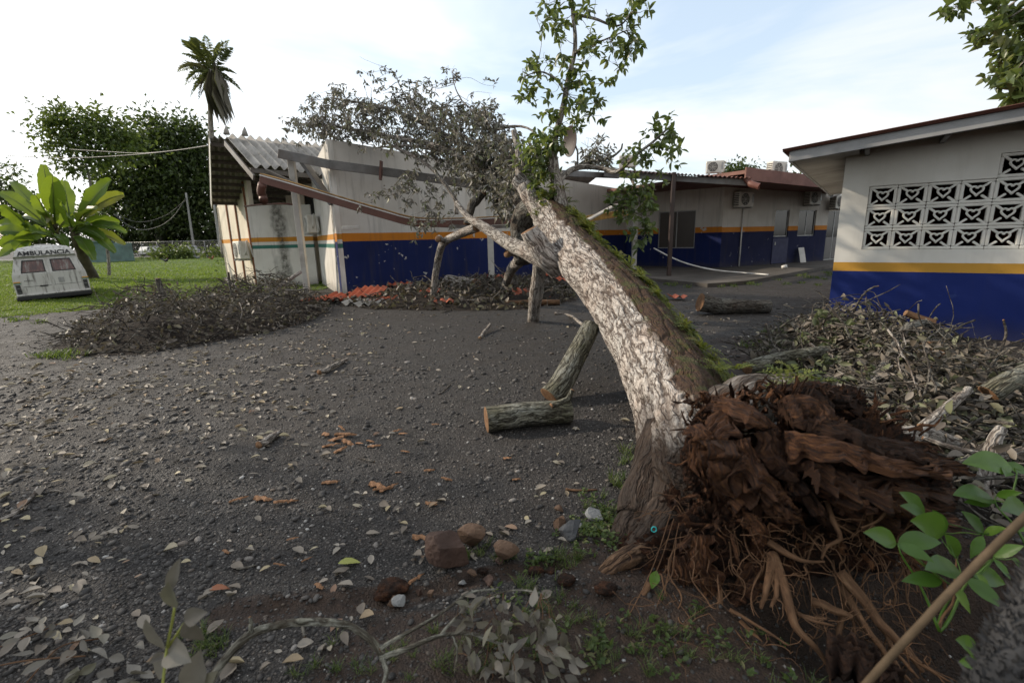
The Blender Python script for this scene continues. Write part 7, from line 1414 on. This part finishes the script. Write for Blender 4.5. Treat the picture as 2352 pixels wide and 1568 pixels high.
def car(label, pos, heading, col, suv=False):
    T = thing('parked_car', label, 'car', tuple(pos), 'cars parked along the street'); h = nrm(np.array([*heading, 0.])); s = np.array([-h[1], h[0], 0]); o = np.array(pos)
    pm = plain('car_paint_'+col, {'white': (.62, .62, .60), 'silver': (.42, .42, .41), 'grey': (.30, .31, .30)}[col], .3, .05, 2, .02, .2, .5)
    if suv: pr = [(-2.1, .45), (-2.1, .95), (-1.95, 1.05), (-1.6, 1.62), (.4, 1.66), (1.1, 1.08), (1.95, .95), (2.1, .75), (2.1, .4)]; gl = [(-1.82, 1.08), (-1.55, 1.55), (.33, 1.58), (.92, 1.10)]
    else: pr = [(-2.2, .4), (-2.2, .85), (-1.5, .95), (-.8, 1.38), (.5, 1.40), (1.25, .95), (2.1, .80), (2.25, .6), (2.2, .35)]; gl = [(-1.35, .97), (-.75, 1.30), (.45, 1.32), (1.05, .97)]
    def pr3(poly, w0, name, mt, par, top_in=.12):
        z0 = 1.0; A_ = [o+h*x+s*(w0-(top_in if z > z0 else 0))+np.array([0, 0, z]) for x, z in poly]; B_ = [o+h*x-s*(w0-(top_in if z > z0 else 0))+np.array([0, 0, z]) for x, z in poly]; k = len(poly); mb = MB(); c1 = np.mean(A_, 0); c2 = np.mean(B_, 0); V = A_+B_+[c1, c2]
        mb.add(V, [np.array([[i, (i+1) % k, k+(i+1) % k, k+i] for i in range(k)]), np.array([[2*k, (i+1) % k, i] for i in range(k)]+[[2*k+1, k+i, k+(i+1) % k] for i in range(k)])]); return part(mb, name, [mt], par)
    pr3(pr, .86, 'body', pm, T); pr3(gl, .875, 'side_window', MT['glass_dark'], T); pr3([(x*1.012+.02, z-.02) for x, z in gl], .70, 'windscreen', MT['glass_dark'], T, .10)
    for x in (-1.3, 1.32):
        for sd in (-1, 1):
            c = o+h*x+s*sd*.80+np.array([0, 0, .33]); mb = MB(); add_tube(mb, [c-s*sd*.14, c+s*sd*.08], .33, 18); w = part(mb, 'wheel', [MT['black']], T); mb = MB(); add_tube(mb, [c+s*sd*.06, c+s*sd*.10], [.2, .18], 14); part(mb, 'rim', [MT['alu']], w)
    for sd in (-1, 1):
        for x, mt in ((2.13, 'pvc'), (-2.12, 'orange_sheet')): c = o+h*x+s*sd*.62+np.array([0, 0, .78]); mb = MB(); mb.add(*xf(bbox((-.05, -.16, -.07), (.05, .16, .07), .02), c, h, s, (0, 0, 1))); part(mb, 'headlight' if x > 0 else 'tail_light', [MT[mt]], T)
    if suv:
        for sd in (-1, 1): mb = MB(); c = o+s*sd*.6+np.array([0, 0, 1.70]); bar(mb, c-h*1.4, c+h*.3, .04, .04); part(mb, 'roof_rail', [MT['ac_dark']], T)
cz = lambda x, Y: np.array([at(x, 575, Y)[0], Y, .06])
car('silver suv with roof rails parked between bush and pole', cz(423, 80), (-.85, -.3), 'silver', True); car('pale sedan whose front shows beside the clinic gable', cz(545, 79), (-1, -.15), 'grey'); car('white car end half hidden by the bush, leftmost on the street', cz(352, 83), (.2, 1), 'white', True)
mb = MB(); q = at(521, 549, 86); V, F = grid(np.linspace(-1.3, 1.3, 8), np.linspace(-.9, .9, 6), lambda X, Y: .15*np.sin(X*3+Y*2)); mb.add(np.column_stack([V[:, 0], V[:, 2], V[:, 1]*.8])+q, F); mb.build('blue_tarp', plain('blue_tarp', (.04, .25, .55), .6), label='bright blue tarpaulin behind the street beside the second pole', cat='tarp')
leafy_tree('bush', 'low mound of cut weeds on the lawn in front of the cars', 62, [base(395, 62), at(395, 588, 62), at(395, 584, 62)], [(370, 586, 28, 7), (400, 583, 32, 8), (430, 586, 22, 6)], 1100, .42, 'leaf_far_lit', seed=60, cat='bush', r0=.08, group='weeds on the lawn')
leafy_tree('bush', 'low weeds round the foot of the second utility pole', 66, [base(515, 66), at(515, 582, 66), at(515, 580, 66)], [(505, 581, 16, 8), (530, 584, 18, 5), (470, 585, 14, 5)], 700, .42, 'leaf_far_lit', seed=61, cat='bush', r0=.06, group='weeds on the lawn')
leafy_tree('bush', 'yellow green climbing weeds at the foot of the gable wall', 24, [base(560, 24), at(560, 600, 24), at(560, 596, 24)], [(562, 600, 22, 12), (575, 590, 14, 10), (545, 606, 18, 8)], 900, .16, 'leaf_far_lit', seed=62, cat='bush', r0=.04, group='weeds on the lawn')
def hen(label, x, y, face, cols, hh=.42):
    p = gnd(x, y); T = thing('chicken', label, 'chicken', tuple(p), 'chickens on the lawn'); f = np.array([face, 0, 0.]); o = p
    P = smooth_path(np.array([o+f*-.26*1.2+[0, 0, .42], o+f*-.17+[0, 0, .33], o+f*0+[0, 0, .27], o+f*.13+[0, 0, .29], o+f*.2+[0, 0, .38], o+f*.235+[0, 0, .45], o+f*.26+[0, 0, .47]]), 20); rr = np.interp(np.linspace(0, 1, 20), [0, .15, .35, .55, .7, .85, .95, 1], [.015, .06, .125, .115, .06, .042, .045, .012]); mb = MB(); add_tube(mb, P, rr, 12, .06); part(mb, 'body', [cols[0]], T, True)
    mb = MB(); V, F, c = leaves(np.repeat((o+f*-.2+np.array([0, 0, .36]))[None], 7, 0), nrm(np.column_stack([-face*np.ones(7), np.linspace(-.25, .25, 7), np.linspace(.3, 1.2, 7)])), np.tile([0, 1., .3], (7, 1)), .24, .07, True, -.3); mb.add(V, F); part(mb, 'tail', [cols[1]], T)
    for s in (-1, 1): mb = MB(); add_tube(mb, [o+np.array([0, s*.05, .2]), o+np.array([.01*face, s*.05, .0])], .012, 6); part(mb, 'leg', [MT['rust_foam']], T)
    mb = MB(); mb.add(*bbox(o+f*.235+[-.03, -.008, .48], o+f*.235+[.03, .008, .53], .004)); part(mb, 'comb', [MT['red']], T)
MT['red'] = plain('comb_red', (.4, .03, .02), .6); bk_ = plain('hen_black', (.02, .02, .022), .6); rs = plain('rooster_brown', (.20, .05, .02), .6); gy = plain('hen_grey', (.12, .13, .14), .6)
hen('small black hen on the lawn, leftmost of the birds', 381, 605, 1, (bk_, bk_)); hen('grey hen on the lawn, middle of the three birds', 455, 597, 1, (gy, gy)); hen('reddish brown rooster with black tail on the lawn, rightmost bird', 486, 599, 1, (rs, bk_))

# ================================================================ foreground plants
leafmat('leaf_fresh', ((0, (.040, .095, .012)), (.5, (.060, .135, .016)), (.85, (.085, .17, .022)), (1, (.12, .20, .03))), .38, .35, (.22, .38, .04), .5)
leafmat('leaf_front', ((0, (.085, .073, .058)), (.4, (.14, .125, .103)), (.75, (.20, .182, .152)), (1, (.13, .125, .075))), .55, .2, (.26, .24, .14))
def big_leaf(parent, b, t, ratio, mat, bend=.12, fold=.18, seed=1, face=(0, -.5, 1.0), name='leaf', nseg=12):
    """one broad leaf with midrib fold, from base b to tip t"""
    b, t = np.array(b), np.array(t); L = np.linalg.norm(t-b); u = np.linspace(0, 1, nseg); P = b[None]*(1-u)[:, None]+t[None]*u[:, None]; r = np.random.default_rng(seed); P[:, 2] += L*bend*4*u*(1-u)
    T = nrm(np.gradient(P, axis=0)); S = nrm(np.cross(T, nrm(np.array(face)+r.normal(size=3)*.18))); N = np.cross(S, T); w = L*ratio*.5*np.sin(np.pi*u**.82)**.95*(1-.25*u**3)+L*.006; w[-1] = 0; v = np.array([-1, -.55, 0, .55, 1.0])
    V = P[:, None]+S[:, None]*(v[None]*w[:, None])[..., None]+N[:, None]*((np.abs(v)*fold)[None]*w[:, None]*2+.05*w[:, None]*np.sin(u*19+seed)[:, None]*np.abs(v)[None])[..., None]
    i = np.arange(nseg-1)[:, None]*5; j = np.arange(4)[None]; F = np.stack([i+j, i+j+1, i+j+6, i+j+5], -1).reshape(-1, 4); mb = MB(); mb.add(V.reshape(-1, 3), F, r.uniform()); return part(mb, name, [MT[mat]], parent, True)
# ---- fresh green plant at the right edge
gD = lambda x, y, Y: at((2700+x/1.985)/1.4286, (1450+y/1.985)/1.4286, Y)
GP_ = thing('green_plant', 'bright green broad leaved seedling at the right edge beside the root plate', 'plant', tuple(gnd(2290, 1420)))
GLV = [((480, 662), (262, 588), 1.62), ((490, 657), (775, 655), 1.62), ((488, 668), (728, 785), 1.58), ((665, 482), (495, 325), 1.85), ((660, 480), (500, 412), 1.8), ((795, 592), (568, 512), 1.75), ((795, 592), (712, 440), 1.78), ((880, 745), (790, 598), 1.72), ((900, 852), (662, 830), 1.6), ((778, 905), (510, 905), 1.55), ((850, 945), (962, 1118), 1.5), ((930, 890), (1195, 1095), 1.5), ((960, 852), (1190, 925), 1.55), ((1112, 745), (1315, 675), 1.6), ((1112, 760), (1225, 900), 1.56), ((1045, 592), (900, 448), 1.78), ((1048, 600), (1200, 560), 1.75), ((1110, 372), (845, 345), 1.9), ((1100, 402), (915, 392), 1.88), ((1130, 352), (1300, 330), 1.9), ((1230, 165), (905, 138), 1.95), ((1330, 195), (1150, 150), 1.95), ((1320, 432), (1155, 445), 1.8), ((1040, 610), (960, 760), 1.7), ((1230, 760), (1330, 880), 1.6), ((1200, 180), (1190, 225), 1.95), ((1330, 560), (1210, 570), 1.7), ((1000, 860), (1100, 1010), 1.5)]
hub = [gD(870, 760, 1.66), gD(1045, 600, 1.74), gD(1110, 760, 1.58), gD(1120, 380, 1.88), gD(490, 662, 1.62), gD(1250, 170, 1.95)]
root_ = gD(760, 1230, 1.5)
for k, (a, b, Y) in enumerate(GLV):
    p0 = gD(*a, Y); p1 = gD(*b, Y-.03+.05*math.sin(k*2.2)); big_leaf(GP_, p0, p1, .40, 'leaf_fresh', .05, .12, k+3, (-.1, -.75, .8))
    h_ = hub[int(np.argmin([np.linalg.norm(h-p0) for h in hub]))]
    if np.linalg.norm(h_-p0) > .02: mb = MB(); add_tube(mb, wander(h_, p0, 6, .05, k), .0022, 5); part(mb, 'leaf_stalk', [MT['leaf_fresh']], GP_, True)
for k, h in enumerate(hub): mb = MB(); add_tube(mb, wander(root_ if k not in (3, 5) else gD(1330, 700, 1.75), h, 12, .10, k+4), np.linspace(.006, .003, 12), 6); part(mb, 'stem', [MT['leaf_fresh'] if k else MT['root']], GP_, True)
SG = thing('seedling', 'small pale green sprout in front of the grey bristly stem', 'plant', tuple(gnd(2300, 1540)))
for k, (a, b) in enumerate((((1002, 1362), (862, 1284)), ((1092, 1318), (1018, 1375)), ((1012, 1442), (880, 1434)), ((1030, 1450), (985, 1400)), ((1035, 1465), (1000, 1505)), ((1180, 1225), (1130, 1208)), ((1180, 1250), (1125, 1245)), ((1230, 1325), (1150, 1295)), ((1290, 1345), (1265, 1370)))): big_leaf(SG, gD(*a, 1.16), gD(*b, 1.15), .5, 'leaf_fresh', .06, .1, k+60, (0, -.8, .7))
mb = MB(); add_tube(mb, smooth_path(np.array([gD(1060, 1568, 1.2), gD(1045, 1460, 1.18), gD(1020, 1390, 1.17), gD(1060, 1300, 1.17)]), 10), .0022, 5); part(mb, 'stem', [MT['leaf_fresh']], SG, True)
# ---- the blurred stick and the bristly stem at the right corner
MT['pale_stick'] = plain('pale_brown_stick', (.095, .062, .032), .8, .3, 20, .2)
stick('stick', 'blurred yellow brown stick slanting across the bottom right corner', [at(1960, 1600, .80), at(2150, 1395, .82), at(2270, 1270, .86), at(2380, 1160, .90)], .0075, .0085, 'pale_stick', 'stick', None, 9, .3)
BR = thing('bristly_stem', 'thick grey stem covered in shaggy bristles in the bottom right corner', 'plant stem', tuple(gnd(2352, 1568)))
MT['bristle'] = plain('grey_bristle', (.055, .052, .05), .9, .3, 30, .3); bp = smooth_path(np.array([at(2265, 1660, .72), at(2330, 1520, .74), at(2400, 1390, .78), at(2470, 1250, .82)]), 24); mb = MB(); add_tube(mb, bp, .042, 18, .15, 5); part(mb, 'stem', [MT['bristle']], BR, True)
mb = MB(); nb = 2600; ix = rng.integers(0, 24, nb); aa = rng.uniform(0, 6.28, nb); Tb, Nb, Bb = frames(bp); dd = np.cos(aa)[:, None]*Nb[ix]+np.sin(aa)[:, None]*Bb[ix]; pp_ = bp[ix]+dd*.038+Tb[ix]*rng.uniform(-.012, .012, (nb, 1)); V, F, c = leaves(pp_, nrm(dd*.8+Tb[ix]*.6+rng.normal(size=(nb, 3))*.5), rng.normal(size=(nb, 3)), rng.uniform(.012, .032, nb), .0022, False); mb.add(V, F, np.repeat(rng.uniform(size=nb), c)); part(mb, 'bristles', [MT['bristle']], BR, False, 'stuff')
# ---- wilted branch across the bottom
barkmat('bark_front', (.20, .19, .15), (.12, .11, .06), (.33, .33, .29), (.05, .04, .028))
FB = thing('broken_branch', 'mossy broken branch with wilted grey leaves lying along the bottom of the photo', 'branch', tuple(gnd(870, 1500)))
def fb(pts, r0, r1, seed, nm='stem'):
    P = smooth_path(np.array([at(*p) for p in pts]), 26); t = np.linspace(0, 1, 26); P = P+(np.stack([fbm(np.stack([t*4+seed, t*0, t*0], -1)+7*k, 2, seed+k) for k in range(3)], -1)-.5)*.012; mb = MB(); add_tube(mb, P, r0+(r1-r0)*t, 10, .2, seed, mc=1); part(mb, nm, [MT['bark_front'], MT['cut']], FB, True); return P
fb([(465, 1600, 1.16), (520, 1510, 1.26), (578, 1453, 1.33), (650, 1434, 1.38), (730, 1427, 1.41), (800, 1436, 1.42), (850, 1465, 1.40), (878, 1500, 1.38)], .013, .012, 1)
fb([(578, 1453, 1.33), (577, 1436, 1.33), (574, 1418, 1.33)], .009, .005, 2, 'stub')
B1 = fb([(870, 1490, 1.38), (920, 1458, 1.44), (985, 1425, 1.5), (1040, 1390, 1.56), (1085, 1360, 1.6), (1140, 1350, 1.62)], .008, .003, 3, 'side_branch')
B2 = fb([(872, 1512, 1.37), (940, 1485, 1.40), (1010, 1460, 1.45), (1080, 1455, 1.47), (1150, 1480, 1.46), (1230, 1490, 1.46)], .010, .003, 4, 'side_branch')
B3 = fb([(880, 1510, 1.37), (888, 1545, 1.33), (875, 1600, 1.27)], .009, .007, 5, 'side_branch')
B4 = fb([(1010, 1462, 1.45), (1045, 1420, 1.52), (1090, 1380, 1.58), (1180, 1355, 1.6), (1240, 1360, 1.58)], .006, .002, 6, 'side_branch')
B5 = fb([(1040, 1460, 1.46), (1050, 1500, 1.42), (1045, 1540, 1.38)], .004, .002, 7, 'side_branch')
lc = in_poly([(985, 1420), (1040, 1385), (1080, 1350), (1130, 1370), (1200, 1385), (1270, 1395), (1325, 1460), (1320, 1540), (1250, 1580), (1120, 1590), (1080, 1520), (1040, 1450)], 120)
SB_ = np.concatenate([B1, B2, B4, B5])
for k, (x, y) in enumerate(lc):
    p = at(x, y, 1.47-.0008*(y-1450)+rng.normal()*.045); s = SB_[np.argmin(np.linalg.norm(SB_-p, axis=1))]; d = nrm(nrm(p-s)*.5+rng.normal(size=3)*.5+[.15, 0, -.55]); L = rng.uniform(.04, .085)
    big_leaf(FB, p, p+d*L, .46, 'leaf_front', rng.normal()*.08, rng.uniform(.05, .35), k+100, tuple(rng.normal(size=3)*.7+[0, -.6, .6]), nseg=8)
    if k % 3 == 0: mb = MB(); add_tube(mb, wander(s, p, 7, .12, k), .0014, 4); part(mb, 'leaf_stalk', [MT['root']], FB, True)
# ---- blurred sprig at the lower left
LS = thing('sprig', 'out of focus upright sprig with grey leaves at lower left', 'plant', tuple(gnd(370, 1568)))
mb = MB(); add_tube(mb, smooth_path(np.array([at(365, 1640, .92), at(375, 1560, .95), at(383, 1490, .98), at(395, 1430, 1.0), at(402, 1390, 1.01)]), 14), .0035, 6); part(mb, 'stem', [MT['leaf_yellow']], LS, True)
mb = MB(); add_tube(mb, [at(383, 1490, .98), at(410, 1450, .99), at(425, 1428, 1.0)], .003, 6); part(mb, 'stem', [MT['leaf_yellow']], LS, True)
for k, (a, b, rt) in enumerate((((402, 1395), (388, 1335), .5), ((388, 1360), (415, 1280), .28), ((424, 1425), (470, 1470), .75), ((424, 1425), (478, 1405), .5), ((380, 1490), (335, 1420), .36), ((380, 1492), (440, 1520), .55), ((378, 1500), (340, 1525), .6), ((385, 1505), (365, 1560), .6), ((440, 1590), (462, 1490), .5), ((470, 1600), (500, 1540), .45))): big_leaf(LS, at(*a, .99), at(*b, .97+.03*math.sin(k)), rt, 'leaf_front', .05, .2, k+300, (.1*math.sin(k*2), -.8, .6))
LB = thing('leafy_twig', 'flat fallen twig with several pale leaves in the bottom left corner', 'twig', tuple(gnd(60, 1500)))
for k in range(34):
    x, y = rng.uniform(-20, 330), rng.uniform(1440, 1590); p = gnd(x, y); p[2] = gh(p[0], p[1])+rng.uniform(.01, .06); az = rng.uniform(0, 6.28); big_leaf(LB, p, p+np.array([math.cos(az), math.sin(az), rng.normal()*.25])*rng.uniform(.05, .09), .45, 'leaf_front', rng.normal()*.06, rng.uniform(.05, .3), k+400, tuple(rng.normal(size=3)*.4+[0, 0, 1]), nseg=8)
for k, pts in enumerate(([(0, 1500), (80, 1470), (150, 1440)], [(-10, 1545), (70, 1530), (200, 1520)], [(60, 1590), (140, 1500), (230, 1480)])):
    mb = MB(); P = np.array([gnd(*p)+[0, 0, .03] for p in pts]); add_tube(mb, smooth_path(P, 10), .003, 6); part(mb, 'stem', [MT['root']], LB, True)
# ---- grass tufts and weeds
leafmat('weed_grass', ((0, (.026, .048, .010)), (.5, (.048, .080, .016)), (.85, (.080, .115, .026)), (1, (.17, .14, .07))), .55, .35, (.24, .34, .05))
tuft = []
for (x, y, n_, sx, sy) in ((475, 1478, 16, 26, 14), (1215, 1355, 8, 12, 8), (1160, 1290, 6, 10, 6), (1095, 1275, 5, 12, 6), (1220, 1460, 10, 120, 40), (1450, 1480, 26, 150, 55), (1300, 1420, 12, 60, 40), (1560, 1520, 14, 90, 40), (1300, 1285, 14, 24, 14), (1420, 1105, 7, 18, 10), (1440, 1050, 6, 12, 8), (900, 1520, 10, 80, 30), (760, 1545, 8, 60, 18), (1400, 1195, 10, 26, 24), (1850, 790, 26, 50, 22), (1790, 800, 16, 30, 20), (1650, 652, 30, 120, 4), (1820, 632, 30, 90, 5), (125, 815, 16, 30, 6), (40, 735, 10, 30, 5), (1120, 1500, 20, 60, 40)):
    for k in range(n_): tuft.append((x+rng.normal()*sx, y+rng.normal()*sy))
tp_ = np.array([gnd(*p) for p in tuft]); tp_[:, 2] = gh(tp_[:, 0], tp_[:, 1]); dd = np.hypot(tp_[:, 0], tp_[:, 1]); V, F, vr = blades(tp_, np.clip(.05+.022*rng.uniform(size=len(tp_)), 0, 1)*np.clip(dd/2.2, .9, 2.2), np.clip(.0016*dd, .0022, .02), .75, 16); mb = MB(); mb.add(V, F, vr); mb.build('grass_tufts', MT['weed_grass'], kind='stuff', label='tufts of thin green grass on the soil and gravel', cat='grass')
# low broad weeds by the trunk foot and in the soil
wd = []
for (x, y, n_, sx, sy) in ((1380, 1200, 70, 34, 34), (1350, 1235, 30, 26, 18), (1520, 1180, 10, 14, 24), (1240, 1290, 14, 16, 8), (1450, 1460, 20, 130, 50), (1660, 1490, 14, 80, 50), (1330, 1510, 12, 90, 40), (1180, 1420, 6, 30, 20)):
    for k in range(n_): wd.append((x+rng.normal()*sx, y+rng.normal()*sy))
wp = np.array([gnd(*p) for p in wd]); wp[:, 2] = gh(wp[:, 0], wp[:, 1]); m = 6; Pw = np.repeat(wp, m, 0)+np.column_stack([rng.normal(size=(len(wp)*m, 2))*.012, rng.uniform(.0, .03, len(wp)*m)]); az = rng.uniform(0, 6.28, len(Pw)); V, F, c = leaves(Pw, np.column_stack([np.cos(az), np.sin(az), rng.uniform(.1, .9, len(Pw))]), np.tile([0, 0, 1.], (len(Pw), 1))+rng.normal(size=(len(Pw), 3))*.3, rng.uniform(.016, .038, len(Pw)), rng.uniform(.008, .02, len(Pw)), True, -.1); mb = MB(); mb.add(V, F, np.repeat(rng.uniform(size=len(Pw)), c)); mb.build('ground_weeds', MT['weed_grass'], kind='stuff', label='low leafy green weeds on the soil by the trunk foot', cat='weeds', smooth=True)
# dry grass stems hanging over the roots
for k, pts in enumerate(([(1540, 1180, 2.0), (1500, 1300, 1.85), (1440, 1420, 1.72), (1380, 1500, 1.62)], [(1560, 1200, 2.0), (1540, 1290, 1.88), (1525, 1370, 1.78)], [(1548, 1190, 2.0), (1520, 1280, 1.88), (1490, 1350, 1.8)], [(1640, 1330, 1.85), (1650, 1370, 1.8), (1620, 1420, 1.74)])):
    mb = MB(); add_tube(mb, smooth_path(ats(pts), 14), .0022, 4); mb.build('dry_stem', MT['root'], smooth=True, label='thin dry grass stem hanging over the torn roots', cat='grass stem', group='dry stems over the roots')
LV = thing('vine_leaf', 'single oval green leaf hanging among the roots left of the root plate', 'leaf', tuple(at(1500, 1345, 1.80)))
big_leaf(LV, at(1508, 1310, 1.80), at(1497, 1352, 1.78), .55, 'leaf_fresh', .02, .1, 5, (-.2, -1, .3))
# ---------------------------------------------------------------- tree at the right, reaching over the yard; its twigs show at the top right
OT = thing('overhanging_tree', 'leafy branches of a tree hanging into the top right corner of the photo', 'tree', (9.6, 3.0, 0))
mb = MB(); add_tube(mb, wander((9.6, 3.0, 0), (8.8, 3.6, 6.2), 20, .06, 3), np.linspace(.34, .20, 20), 16, .15, 4); part(mb, 'trunk', [MT['bark_branch']], OT, True)
OL = []; tw_ = MB(); hub_ = np.array([8.8, 3.6, 6.2])
ends = [at(2290, 60, 7.3), at(2330, 120, 7.2), at(2310, 190, 7.1), at(2250, 75, 7.4), at(2200, 12, 7.5), at(2360, 40, 7.2), at(2330, 215, 7.0), at(2290, 20, 7.4), at(2345, 165, 7.1)]+[np.array([x, y, z]) for x, y, z in ((5, -1, 6.6), (3, 0.5, 7.2), (6.5, -3, 6.4), (8, -2, 8), (11, 2, 8), (10, 6, 8.2), (9, 0, 8.6), (4.5, 2, 8.0), (7, 2, 8.6), (2.5, -3, 7), (5, -5, 6.5), (12, -1, 7.5), (0.5, -4, 7.2), (-1.5, -5.5, 7.4), (1, -7, 6.8))]
for k, e in enumerate(ends):
    P = wander(hub_, e, 16, .10, 70+k); mb = MB(); add_tube(mb, P, np.linspace(.06, .008 if k < 9 else .03, 16), 8, .1, k); part(mb, 'branch', [MT['bark_branch']], OT, True)
cl4 = [(2175, 14), (2190, 25), (2190, 5), (2235, 80), (2245, 62), (2285, 40), (2300, 15), (2330, 25), (2345, 60), (2265, 140), (2280, 125), (2300, 110), (2320, 95), (2340, 130), (2335, 85), (2310, 145), (2285, 165), (2295, 185), (2330, 175), (2345, 205), (2300, 205), (2325, 200), (2350, 180), (2250, 5), (2310, 60), (2275, 105), (2345, 20), (2345, 100), (2290, 75), (2350, 150), (2320, 130), (2360, 60), (2370, 110), (2375, 160), (2370, 200), (2330, 228), (2355, 215), (2290, 150)]
save = {k: v for k, v in LEAF.items()}; LEAF = {k: [] for k in save}; TWIG = MB(); S_ = np.concatenate([wander(hub_, e, 16, .10, 70+k) for k, e in enumerate(ends[:9])])
feed(np.array([at(x, y, 7.25+rng.normal()*.2) for x, y in cl4]), [S_], 22, .115, 0, droop=.1, spread=.16, twr=.004)
LEAF = {k: np.concatenate(v) for k, v in LEAF.items()}; LMo = leaf_meshes('leaf', [MT['leaf_green']], 5, .55); part(TWIG, 'twigs', [MT['bark_branch']], OT, True, 'stuff')
pj = proj(LEAF['P']); vis = np.where((pj[:, 0] < 2352) & (pj[:, 1] > 0))[0][:300]; oth = np.setdiff1d(np.arange(len(pj)), vis)
for i in vis: inst('leaf', LMo[i % 5], leaf_M(LEAF['P'][i], LEAF['D'][i], LEAF['N'][i], LEAF['L'][i]), OT)
r = np.random.default_rng(5); cq = np.repeat(np.array([e+r.normal(size=3)*[1.0, 1.0, .45] for e in ends[9:] for _ in range(20)]), 22, 0); Pq = cq+r.normal(size=cq.shape)*[.38, .38, .25]; Pq = np.vstack([Pq, LEAF['P'][oth]]); V, F, c = leaves(Pq, r.normal(size=Pq.shape), nrm(r.normal(size=Pq.shape)*.6+[0, 0, 1.]), r.uniform(.14, .26, len(Pq)), .11, False, -.1); mb = MB(); mb.add(V, F, np.repeat(r.uniform(size=len(Pq)), c)); part(mb, 'crown', [MT['leaf_green']], OT, False, 'stuff')
# unseen tree added left of the view to cast shade over the near ground
leafmat('leaf_shade', ((0, (.03, .05, .012)), (1, (.08, .11, .03))), .5, .25, (.2, .26, .04))
ST = thing('shade_tree', 'unseen spreading tree added outside the left edge to shade the near ground', 'tree', (-12.2, 4.6, 0)); mb = MB(); add_tube(mb, wander((-12.2, 4.6, 0), (-12.0, 4.7, 4.6), 14, .05, 2), np.linspace(.32, .2, 14), 12, .12, 2); part(mb, 'trunk', [MT['bark_dark']], ST, True)
r = np.random.default_rng(9); cen_ = np.array([[-12.2+r.uniform(-3.2, 3.2), 4.3+r.uniform(-3.2, 1.6), 6.2+r.uniform(-1.5, 1.6)] for _ in range(150)]); 
for k in range(7): mb = MB(); add_tube(mb, wander((-12.0, 4.7, 4.5), cen_[k*9], 10, .1, k), np.linspace(.12, .03, 10), 7); part(mb, 'branch', [MT['bark_dark']], ST, True)
cq = np.repeat(cen_, 26, 0); Pq = cq+r.normal(size=cq.shape)*[.40, .40, .3]; V, F, c = leaves(Pq, r.normal(size=Pq.shape), nrm(r.normal(size=Pq.shape)*.6+[0, 0, 1.]), r.uniform(.16, .30, len(Pq)), .13, False, -.1); mb = MB(); mb.add(V, F, np.repeat(r.uniform(size=len(Pq)), c)); part(mb, 'crown', [MT['leaf_shade']], ST, False, 'stuff')
# satellite dish on the clinic roof behind the fork
SD = thing('satellite_dish', 'grey satellite dish on the roof partly hidden behind the upright branch', 'dish', tuple(at(1305, 380, 16.5)))
mb = MB(); c = at(1308, 325, 16.5); a = np.linspace(0, 2*np.pi, 29)[:-1]; ex, ey, ez = nrm(np.array([.35, -1, 0.])), np.array([0, 0, 1.]), nrm(np.array([1, .35, .0])); V = [c+ez*.14]; F3 = []; Q4 = []
for i, f in enumerate((.33, .66, 1.0)): V += [c+(ex*math.cos(t)+ey*math.sin(t))*.48*f+ez*.14*(1-f*f) for t in a]
F3 = [[0, 1+j, 1+(j+1) % 28] for j in range(28)]; Q4 = [[1+28*i+j, 29+28*i+j, 29+28*i+(j+1) % 28, 1+28*i+(j+1) % 28] for i in range(2) for j in range(28)]
mb.add(V, [np.array(Q4), np.array(F3)]); mb.add(np.array(V)+ez*.02, [np.array(Q4)[:, ::-1], np.array(F3)[:, ::-1]]); part(mb, 'dish', [MT['dark_steel']], SD, True)
mb = MB(); add_tube(mb, [c+ez*.16, c+ez*.3+np.array([0, 0, -.3]), c+ez*.3+np.array([0, 0, -.9])], .03, 8); part(mb, 'mast', [MT['grey_steel']], SD, True)

# small sets of look-alikes are told apart by their order in the view
ORDN = 'first second third fourth fifth sixth seventh eighth ninth tenth eleventh twelfth thirteenth fourteenth fifteenth sixteenth seventeenth eighteenth nineteenth twentieth'.split()
sets = {}
for o in SC.objects:
    if o.parent is None and o.get('group') and o.get('label'): sets.setdefault((o['group'], o['label']), []).append(o)
for (g_, l_), obs in sets.items():
    if 1 < len(obs) <= 20:
        obs.sort(key=lambda o: proj(np.array([o.location]))[0, 0])
        for k, o in enumerate(obs): o['label'] = f"{l_}, {ORDN[k]} from left"
